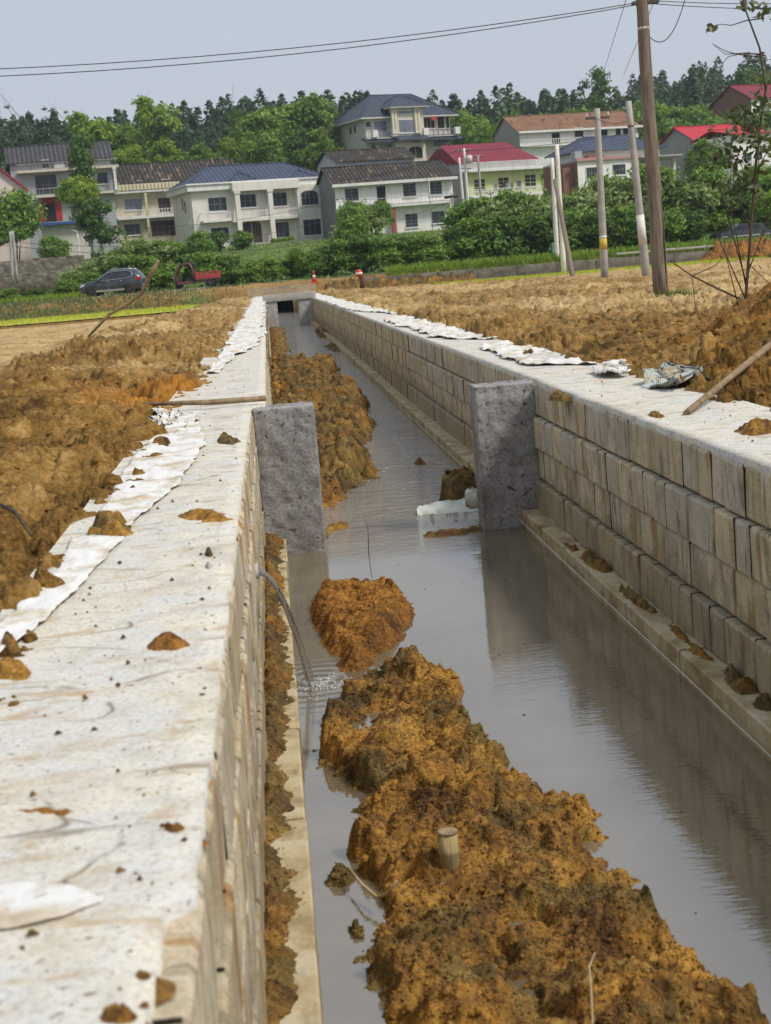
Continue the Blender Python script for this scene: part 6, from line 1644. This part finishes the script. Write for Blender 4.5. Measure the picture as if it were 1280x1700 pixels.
r, d = pole('concrete_pole', 'shorter pale twin of the two slim poles by the retaining wall', at(927, 440, 99.5), at(917, 262, 99.5), .16, .12, 'pole_white')
r, d = pole('leaning_pole', 'dark wooden pole leaning against the slim pale twins', at(952, 461, 76), at(922, 300, 88), .14, .11, 'wood_pole')
r, d = pole('green_pole', 'short green metal post behind the slim pale twins', at(925, 424, 104), at(917, 328, 104), .10, .10, 'pole_green')
MB().box(-.28, .1, -.15, .15, .2, .9).build('switch_box', M['pole_green'], r)
h1, d1 = pole('concrete_pole', 'left pole of the transformer pair beside the lime house', at(773, 372, 176), at(763, 262, 176), .17, .12, 'pole_white')
h2, d2 = pole('concrete_pole', 'right pole of the transformer pair beside the lime house', at(780, 368, 177), at(771, 246, 177), .17, .12, 'pole_white')
crossarm(h2, d2 * .96, 1.6, .2, ins=4); crossarm(h2, d2 * .72, 1.4, .2)
MB().lathe([(.35, 0), (.35, .8), (.15, .9)], d2 * .84 + Vector((.5, -.3, -.4)), 10).build('transformer', M['ceramic'], h2)
r, d = pole('concrete_pole', 'grey pole with a crossarm before the lime house balcony', at(800, 338, 172), at(794, 258, 172), .15, .12, 'pole_concrete'); crossarm(r, d * .97, 1.3, .3, ins=4)
r, d = pole('concrete_pole', 'plain grey post before the lime house balcony', at(822, 366, 170), at(815, 316, 170), .13, .11, 'pole_concrete')
r, d = pole('concrete_pole', 'dark post at the corner of the white tiled house', at(757, 372, 186), at(750, 322, 186), .15, .12, 'pole_concrete')
MB().tube([d * .9 + Vector((-.9, 0, 0)), d * .9 + Vector((.8, 0, .1))], .18, 8).build('cable_coil', M['cable'], r)
r, d = pole('lamp_post', 'thin white post before the gap between villa and tiled house', at(569, 398, 186), at(564, 330, 186), .09, .07, 'pole_white'); crossarm(r, d * .99, 1.0, 0)
r, d = pole('concrete_pole', 'left of the two grey poles by the rubble wall', at(20, 462, 124), at(16, 384, 124), .13, .10, 'pole_concrete')
r, d = pole('concrete_pole', 'right of the two grey poles by the rubble wall', at(27, 460, 124.5), at(20, 383, 124.5), .13, .10, 'pole_concrete')
r, d = pole('lamp_post', 'thin white lamp post before the dark purplish tree', at(132, 434, 150), at(128, 388, 150), .07, .06, 'pole_white')
MB().tube([d, d + Vector((-.1, 0, .25)), d + Vector((-.45, 0, .35))], .05, 6).build('lamp_arm', M['pole_white'], r)

def line(label, p, q, sag=0.3, rad=.012, seg=16):
    p = Vector(p); q = Vector(q); c = (p + q) / 2
    pts = [p + (q - p) * (k / seg) - Vector((0, 0, 4 * sag * (k / seg) * (1 - k / seg))) - p for k in range(seg + 1)]
    return tag(MB().tube(pts, rad, 5).build('power_line', M['cable'], None, p), label, 'cable', 'overhead lines')
e = wp_root.location + wp_d * .885
line('upper of the two sky cables running left from the wooden pole', e + Vector((.05, 0, .02)), at(-260, 122, 33), .30, .0095)
line('lower of the two sky cables running left from the wooden pole', e + Vector((-.1, 0, -.03)), at(-260, 134, 32.5), .33, .0095)
line('upper sky cable running right from the wooden pole', e + Vector((.2, 0, .03)), at(1500, -5, 34), .1, .0085)
line('lower sky cable running right from the wooden pole', e + Vector((.2, 0, -.03)), at(1500, 8, 33), .1, .0085)
line('slack cable curling up from the wire wrap on the wooden pole', wp_root.location + wp_d * .808, at(1140, -8, 31.5), .55, .010)
line('thin stay wire from the wooden pole top to the left', at(1040, 0, 34), at(1004, 116, 60), .0, .008)
line('thin stay wire behind the wooden pole', at(1088, 0, 34), at(1036, 125, 58), .0, .008)
line('dark cable from the lime house toward the brick-gabled house', at(772, 250, 177), at(1290, 158, 178), 1.3, .035)
line('dark cable crossing the maroon roof', at(560, 300, 180), at(770, 246, 177), .6, .035)
line('cable sagging over the hedge from the tiled house', at(545, 400, 150), at(930, 345, 100), 1.0, .022)
line('pale cable past the brick annex to the slim twins', at(925, 338, 97), at(962, 318, 180), .5, .04)
line('upper cable crossing the villa front', at(-20, 372, 150), at(560, 332, 184), 1.6, .022)
line('middle cable crossing the villa front', at(-20, 398, 130), at(565, 358, 186), 1.8, .022)
line('lower cable crossing the villa front', at(-20, 404, 126), at(757, 330, 186), 3.2, .022)
line('cable from the yellow-banded pole to the whitewashed pole', at(975, 186, 62), at(1046, 200, 57), .25, .012)
line('cable from the whitewashed pole to the right edge', at(1052, 200, 57), at(1300, 170, 80), .6, .014)

# ------------------------------------------------------------------ dark car on the road
def paint(name, col, rough=.28, metal=.3):
    t = NT(name); n = t.noise(t.pos(), 3, 3)
    M[name] = t.bsdf(t.mix(t.ramp(n, [(.4, 0.0), (.8, .35)]), col, (0.20, 0.17, 0.13)), rough, None, .5, metal, Coat_Weight=.5)
paint('car_paint', (0.032, 0.048, 0.062)); paint('trike_red', (0.42, 0.025, 0.03), .45, 0.0); paint('trike_maroon', (0.10, 0.018, 0.022), .45, 0.0)
plain('tyre', (0.025, 0.024, 0.023), .85, .2); plain('alloy', (0.42, 0.42, 0.42), .35, .1, metal=.6); plain('chrome', (0.60, 0.61, 0.62), .2, .05, metal=.8)
plain('lamp_red', (0.40, 0.02, 0.03), .3); plain('lamp_clear', (0.62, 0.64, 0.66), .15); plain('dusty_sill', (0.34, 0.30, 0.24), .7)
def wheel(parent, x, y, r, w, rim='alloy', spokes=5):
    wroot = empty('wheel', (x, y, r)); wroot.parent = parent
    MB().lathe([(r * .62, -w / 2), (r * .93, -w / 2), (r, -w * .3), (r, w * .3), (r * .93, w / 2), (r * .62, w / 2)], n=22, axis='y').build('tyre', M['tyre'], wroot)
    mb = MB(); s = -1 if y < 0 else 1
    mb.lathe([(r * .64, -w * .30), (r * .66, -w * .48), (r * .60, -w * .48), (r * .57, -w * .1)], n=22, axis='y')
    for k in range(spokes):
        a = 2 * PI * k / spokes
        mb.box(-.035, .035, -w * .44, -w * .30, 0, r * .6, M=Matrix.Rotation(a, 4, 'Y'))
    mb.lathe([(r * .16, -w * .5), (r * .16, -w * .3)], n=10, axis='y')
    o = mb.build('rim', M[rim], wroot)
    if s > 0: o.rotation_euler = (0, 0, PI)
    return wroot
def suv():
    P = at(190, 494, 104.2); x, y = P.x, 104.2
    root = empty('parked_car', (x, y, gz(x, y) + .10), R(-9)); tag(root, 'dark blue-grey car parked on the road in front of the shrubs', 'car')
    # local: nose toward -x, side facing -y ; stations along x: (x, z_low, z_belt, z_top, half width belt, half width top)
    st = [(-2.20, .45, .62, .70, .62, .55), (-2.16, .30, .72, .80, .78, .70), (-2.0, .25, .80, .88, .86, .76), (-1.6, .24, .88, .96, .90, .80), (-1.18, .24, .95, 1.02, .91, .80), (-1.02, .24, .97, 1.07, .91, .76),
          (-.55, .24, .99, 1.40, .91, .66), (-.22, .24, 1.0, 1.585, .91, .62), (.2, .24, 1.01, 1.655, .91, .61), (.8, .24, 1.03, 1.665, .91, .61), (1.35, .26, 1.06, 1.63, .90, .60), (1.72, .30, 1.08, 1.565, .88, .58), (1.98, .36, 1.06, 1.30, .85, .60), (2.14, .40, .98, 1.04, .80, .66), (2.20, .48, .80, .86, .70, .62)]
    vs = []; fs = []
    for (X_, zl, zb, zt, wb, wt) in st:
        ring = [(-wb * .88, zl), (-wb, zl + .12), (-wb * 1.01, (zl + zb) / 2 + .05), (-wb * .985, zb), (-wt - (wb - wt) * .12, zt - (zt - zb) * .14), (-wt * .88, zt), (0, zt + .02)]
        ring = ring + [(-p[0], p[1]) for p in ring[-2::-1]]
        vs += [(X_, p[0], p[1]) for p in ring]
    n = 13
    for i in range(len(st) - 1):
        for k in range(n): fs.append((i * n + k, i * n + (k + 1) % n, (i + 1) * n + (k + 1) % n, (i + 1) * n + k))
    fs += [tuple(range(n))[::-1], tuple((len(st) - 1) * n + k for k in range(n))]
    MB().add(vs, fs, 0, True).build('body', M['car_paint'], root)
    def sidewin(pts, nm, mat):
        # polygon (x, f) f = 0 belt .. 1 roof edge, laid on the leaning side
        for s in (-1, 1):
            vv = []
            for px_, f in pts:
                k = max(i for i in range(len(st) - 1) if st[i][0] <= px_); a, b = st[k], st[k + 1]; q = (px_ - a[0]) / (b[0] - a[0])
                zb, zt, wb, wt = [a[j] + (b[j] - a[j]) * q for j in (2, 3, 4, 5)]
                y0, z0 = wb * .985, zb; y1, z1 = wt + (wb - wt) * .12, zt - (zt - zb) * .14
                vv.append((px_, s * (y0 + (y1 - y0) * f + .012), z0 + (z1 - z0) * f))
            w_ = [(p[0], p[1] - s * .03, p[2]) for p in vv]; m = len(vv)
            MB().add(vv + w_, [tuple(range(m)), tuple(range(2 * m - 1, m - 1, -1))] + [(i, (i + 1) % m, (i + 1) % m + m, i + m) for i in range(m)]).build(nm, M[mat], root)
    sidewin([(-.80, .06), (.12, .06), (.12, .93), (-.10, .93), (-.30, .86)], 'side_window', 'glass')
    sidewin([(.17, .06), (.98, .06), (.98, .93), (.17, .93)], 'side_window', 'glass')
    sidewin([(1.03, .08), (1.50, .25), (1.42, .88), (1.03, .93)], 'side_window', 'glass')
    for s in (-1, 1):
        MB().tube([(-.95, s * .93, .99), (.2, s * .935, 1.03), (1.1, s * .93, 1.06), (1.55, s * .90, 1.18), (1.52, s * .78, 1.45), (1.2, s * .70, 1.56), (.2, s * .70, 1.58), (-.2, s * .71, 1.50), (-.62, s * .80, 1.22), (-.95, s * .93, .99)], .018, 5).build('window_trim', M['chrome'], root)
        MB().tube([(-.15, s * .55, 1.66), (.3, s * .56, 1.715), (1.2, s * .56, 1.70), (1.6, s * .54, 1.62)], .025, 6).build('roof_rail', M['chrome'], root)
        MB().box(-1.0, 1.05, s * .915 - .03, s * .915 + .03, .27, .40).build('sill', M['dusty_sill'], root)
        MB().lathe([(.04, -.10), (.10, -.06), (.10, .05), (.05, .08)], (-.78, s * 1.02, 1.06), 8, 'x').build('mirror', M['car_paint'], root)
        MB().prism([(-2.10, .66), (-1.78, .74), (-1.72, .86), (-1.98, .82)], 'y', s * .80, s * .895).build('headlight', M['lamp_clear'], root)
        MB().prism([(1.72, .92), (2.12, .90), (2.06, 1.10), (1.78, 1.12)], 'y', s * .76, s * .885).build('tail_light', M['lamp_red'], root)
        for wx in (-1.32, 1.30):
            MB().lathe([(.40, -.02), (.40, .02)], (wx, s * .905, .36), 20, 'y').build('wheel_arch', M['tyre'], root)
            wheel(root, wx, s * .86, .345, .23)
        for dx in (-.2, .68): MB().box(dx, dx + .18, s * .925 - .015, s * .925 + .015, .90, .93).build('door_handle', M['chrome'], root)
    MB().add([(1.78, -.52, 1.53), (1.78, .52, 1.53), (2.09, .60, 1.10), (2.09, -.60, 1.10), (1.74, -.52, 1.53), (1.74, .52, 1.53), (2.02, .60, 1.10), (2.02, -.60, 1.10)], [(0, 1, 2, 3), (7, 6, 5, 4), (0, 3, 7, 4), (1, 5, 6, 2), (0, 4, 5, 1), (3, 2, 6, 7)]).build('rear_window', M['glass'], root)
    MB().add([(-1.0, -.70, 1.09), (-1.0, .70, 1.09), (-.30, .60, 1.545), (-.30, -.60, 1.545), (-.9, -.70, 1.07), (-.9, .70, 1.07), (-.25, .60, 1.50), (-.25, -.60, 1.50)], [(0, 1, 2, 3), (7, 6, 5, 4), (0, 3, 7, 4), (1, 5, 6, 2), (0, 4, 5, 1), (3, 2, 6, 7)]).build('windscreen', M['glass'], root)
    MB().box(-2.22, -2.12, -.45, .45, .48, .62).build('grille', M['tyre'], root)
    MB().box(2.0, 2.24, -.72, .72, .42, .62).build('bumper', M['dusty_sill'], root)
    return root
suv()
# ------------------------------------------------------------------ red cargo tricycle
def trike():
    P = at(326, 481, 105.0); x, y = P.x, 105.0
    root = empty('cargo_tricycle', (x, y, gz(x, y) + .10), R(-6)); tag(root, 'red cargo tricycle with an open maroon cab on the road', 'tricycle'); root.scale = (1.02, 1.02, 1.02)
    # cab frame toward -x
    for s in (-1, 1):
        MB().tube([(-1.25, s * .50, .35), (-1.32, s * .50, .85), (-1.12, s * .48, 1.35), (-.82, s * .46, 1.62), (-.25, s * .46, 1.66), (-.08, s * .46, 1.2), (.0, s * .48, .55)], .07, 7).build('cab_frame', M['trike_maroon'], root)
    MB().box(-.98, -.12, -.50, .50, 1.63, 1.69).build('cab_roof', M['trike_maroon'], root)
    MB().box(-.10, -.02, -.47, .47, .5, 1.62).build('cab_back', M['dark_interior'], root)
    MB().add([(-1.33, -.46, .9), (-1.33, .46, .9), (-.95, .44, 1.58), (-.95, -.44, 1.58), (-1.30, -.46, .9), (-1.30, .46, .9), (-.92, .44, 1.58), (-.92, -.44, 1.58)], [(0, 1, 2, 3), (7, 6, 5, 4), (0, 3, 7, 4), (1, 5, 6, 2), (0, 4, 5, 1), (3, 2, 6, 7)]).build('windscreen', M['glass_pale'], root)
    MB().prism([(-1.42, .30), (-1.12, .28), (-1.18, .92), (-1.36, .92)], 'y', -.44, .44).build('front_shield', M['trike_maroon'], root)
    MB().lathe([(.07, -.05), (.09, 0), (.05, .05)], (-1.42, -.2, .80), 10, 'x').build('headlight', M['lamp_clear'], root)
    MB().box(-1.2, -.1, -.47, .47, .30, .52).build('cab_floor', M['trike_maroon'], root)
    MB().box(-.65, -.12, -.42, .42, .522, .68).build('seat', M['tyre'], root)
    MB().tube([(-1.05, 0, .6), (-.92, 0, 1.0), (-.9, -.32, 1.05)], .025, 6).build('handlebar', M['iron'], root)
    MB().box(-1.3, 1.55, -.36, .36, .36, .45).build('chassis', M['trike_maroon'], root)
    MB().box(.08, 1.62, -.60, .60, .56, .64).build('bed_floor', M['trike_red'], root)
    for s in (-1, 1):
        side = MB().box(.08, 1.62, s * .60 - .02, s * .60 + .02, .64, .90).build('bed_side', M['trike_red'], root)
        mb = MB()
        for k in range(6): mb.box(.10 + k * .29, .15 + k * .29, s * .625 - .015, s * .625 + .015, .64, 1.04)
        mb.box(.08, 1.62, s * .60 - .02, s * .60 + .02, 1.0, 1.05); mb.build('rail', M['trike_red'], side)
        wheel(root, 1.02, s * .52, .29, .14, 'dusty_sill', 4)
    for xx, nm in ((.08, 'headboard'), (1.60, 'tailgate')): MB().box(xx, xx + .04, -.58, .58, .64, 1.0).build(nm, M['trike_red'], root)
    wheel(root, -1.15, 0, .27, .12, 'dusty_sill', 4)
trike()
def dark_car():
    x = at_x(1232, 112); root = empty('parked_car', (x, 112.0, gz(x, 112) + .05), R(8)); tag(root, 'black car half hidden by weeds at the right edge', 'car')
    MB().prism([(-2.1, .3), (2.1, .3), (2.15, .75), (1.75, .95), (1.25, 1.42), (-.55, 1.45), (-1.2, .98), (-2.05, .85)], 'y', -.85, .85).build('body', M['car_paint'], root)
    MB().prism([(1.05, .98), (1.12, 1.33), (-.48, 1.36), (-1.0, .98)], 'y', -.862, -.8).build('side_window', M['glass'], root)
    for wx in (-1.3, 1.3): wheel(root, wx, -.82, .32, .2)
    MB().box(-1.95, 1.9, -.88, -.852, .52, .60).build('moulding', M['chrome'], root)
dark_car()
# traffic cone and marker post
plain('cone_red', (0.55, 0.05, 0.03), .5); plain('cone_white', (0.75, 0.75, 0.73), .4)
c = at(521, 467, 99.0); root = empty('traffic_cone', (c.x, 99.0, gz(c.x, 99.0) + .02)); tag(root, 'red and white traffic cone at the end of the canal', 'cone')
root.location.z = c.z
MB().box(-.2, .2, -.2, .2, -.3, .04).build('base', M['cone_red'], root)
MB().lathe([(.15, .04), (.11, .25)], n=14).build('cone_body', M['cone_red'], root); MB().lathe([(.112, .252), (.085, .40)], n=14).build('white_band', M['cone_white'], root); MB().lathe([(.086, .402), (.03, .72)], n=14).build('cone_tip', M['cone_red'], root)
c = at(600, 473, 88.0); root = empty('marker_post', c); tag(root, 'rusty stump with a red and white cap in the far right field', 'post')
plain('rust', (0.13, 0.045, 0.03), .9, .4, 12)
MB().tube([(0, 0, -.2), (.03, 0, .25), (-.03, 0, .5), (.02, 0, .62)], [.14, .11, .15, .10], 9).build('stump', M['rust'], root)
MB().lathe([(.19, .5), (.22, .66), (.16, .84), (.05, .9)], (-.12, 0, 0), 12).build('cap', M['cone_red'], root); MB().lathe([(.222, .62), (.222, .72)], (-.12, 0, 0), 12).build('cap_band', M['cone_white'], root)
# rubble and sheeting by the culvert
cloth('white_sheet', 'white plastic scraps on the ground beside the traffic cone', [((503, 472), (506, 469)), ((515, 471), (518, 466)), ((530, 470), (532, 466)), ((545, 468), (545, 466))], M['cloth'], z=.16, amp=.2, seed=44, group=None)

# ------------------------------------------------------------------ straggly sapling at the right edge
leaf_mat('leaf_sap', (0.025, 0.035, 0.015), (0.060, 0.085, 0.030), (0.20, 0.22, 0.12))
def sapling():
    B = Vector((4.75, 13.2, gz(4.75, 13.2) - .1)); root = empty('sapling', B); tag(root, 'straggly thin sapling with sparse dark leaves on the mud heap', 'tree')
    Yd = 13.2
    def P(px, py, dy=0.0): return at(px, py, Yd + dy) - B
    stem = [Vector((0, 0, 0)), P(1236, 545), P(1240, 480), P(1246, 400), P(1252, 320), P(1258, 240), P(1272, 150), P(1262, 80), P(1236, 10), P(1220, -60)]
    MB().tube(stem, [.015, .015, .014, .013, .012, .011, .010, .009, .007, .005], 7).build('stem', M['twig'], root)
    br = [[P(1272, 92), P(1240, 88, .1), P(1205, 96, .1), P(1192, 118, .2), P(1182, 44, .2)], [P(1266, 90), P(1236, 88), P(1210, 94), P(1195, 112)], [P(1270, 30), P(1240, 34), P(1215, 42), P(1196, 40), P(1182, 44)], [P(1262, 14), P(1226, 16), P(1190, 46)][:2],
          [P(1268, 95), P(1225, 90), P(1206, 85), P(1182, 72)], [P(1252, 320), P(1225, 260), P(1190, 240, .2)], [P(1248, 380), P(1218, 310), P(1205, 290, .1)], [P(1240, 480), P(1212, 330), P(1216, 262)], [P(1240, 470), P(1190, 290, .2), P(1226, 215)], [P(1240, 500), P(1165, 330, .4), P(1130, 352, .5), P(1112, 372, .5)],
          [P(1236, 545), P(1205, 420), P(1200, 330, .3)], [P(1250, 300), P(1275, 250), P(1290, 210)], [P(1240, 460), P(1270, 380), P(1290, 330)], [P(1252, 330), P(1262, 280), P(1250, 200)]]
    br = [b for b in br if len(b) > 1]
    br[0] = [P(1272, 92), P(1240, 88, .1), P(1205, 90, .1), P(1184, 73, .2)]
    for b in br: MB().tube(b, [.0065 - .0045 * k / (len(b) - 1) for k in range(len(b))], 5).build('branch', M['twig'], root)
    rng = np.random.RandomState(5)
    C = []
    for px, py, n, sp in ((1182, 46, 5, 6), (1240, 8, 8, 12), (1272, 20, 10, 10), (1225, 200, 16, 22), (1260, 180, 26, 26), (1245, 225, 30, 30), (1200, 235, 14, 18), (1270, 240, 22, 24), (1180, 260, 12, 18), (1215, 262, 16, 20), (1225, 290, 10, 18), (1262, 300, 12, 30), (1240, 330, 8, 30), (1275, 130, 10, 20)):
        for k in range(int(n * 2.8)): C.append(P(px + rng.randn() * sp * .7, py + rng.randn() * sp * .6, rng.randn() * .15))
    C = np.array([c[:] for c in C]); V, F, T = leaf_quads(C, rng.randn(len(C), 3) + np.array([0, -.8, .6]), .038, rng, rng.rand(len(C)), .5)
    np_obj('crown', V, F, M['leaf_sap'], root, False, {'tint': T})
sapling()
def brush():
    B = Vector((5.05, 13.6, gz(5.05, 13.6))); root = empty('dry_brush', B); tag(root, 'tangled brown brush pile at the right picture edge', 'brush')
    rng = random.Random(4); mb = MB(); Cs = []
    for k in range(46):
        p = Vector((rng.gauss(0.1, .18), rng.gauss(0, .25), -.05)); d = Vector((rng.gauss(-.15, .5), rng.gauss(0, .5), rng.uniform(.5, 1.2))).normalized(); L = rng.uniform(.3, .75)
        pts = [p, p + d * L * .5 + Vector((rng.uniform(-.05, .05),) * 3), p + d * L + Vector((rng.uniform(-.1, .1), 0, -.05))]
        mb.tube(pts, [.006, .004, .002], 4)
        for q in range(9): Cs.append(pts[1].lerp(pts[2], rng.random()) + Vector((rng.gauss(0, .05), rng.gauss(0, .05), rng.gauss(0, .05))))
    mb.build('twigs', M['twig'], root); tag(root.children[0], kind='stuff')
    r2 = np.random.RandomState(2); C = np.array([c[:] for c in Cs]); V, F, T = leaf_quads(C, r2.randn(len(C), 3), .032, r2, r2.rand(len(C)), .5)
    np_obj('crown', V, F, M['leaf_dry'], root, False, {'tint': T})
brush()
def Pw(px, py, Y): return at(px, py, Y)
stick('fallen_branch', 'bare thin branch stretching from the brush over the right field', 'branch', [Pw(1112, 432, 17), Pw(1150, 458, 16.6), Pw(1190, 478, 16.2), Pw(1242, 502, 15.8), Pw(1275, 520, 15.4)], [.006, .009, .011, .012, .012], M['twig'], 6)
stick('fallen_branch', 'bare twig forking up from the fallen branch', 'branch', [Pw(1150, 458, 16.6), Pw(1190, 440, 16.6), Pw(1215, 408, 16.5)], [.006, .005, .003], M['twig'], 5)
stick('fallen_branch', 'bare twig hanging down from the fallen branch', 'branch', [Pw(1150, 458, 16.6), Pw(1154, 500, 16.0), Pw(1168, 550, 15.0)], [.006, .005, .003], M['twig'], 5)
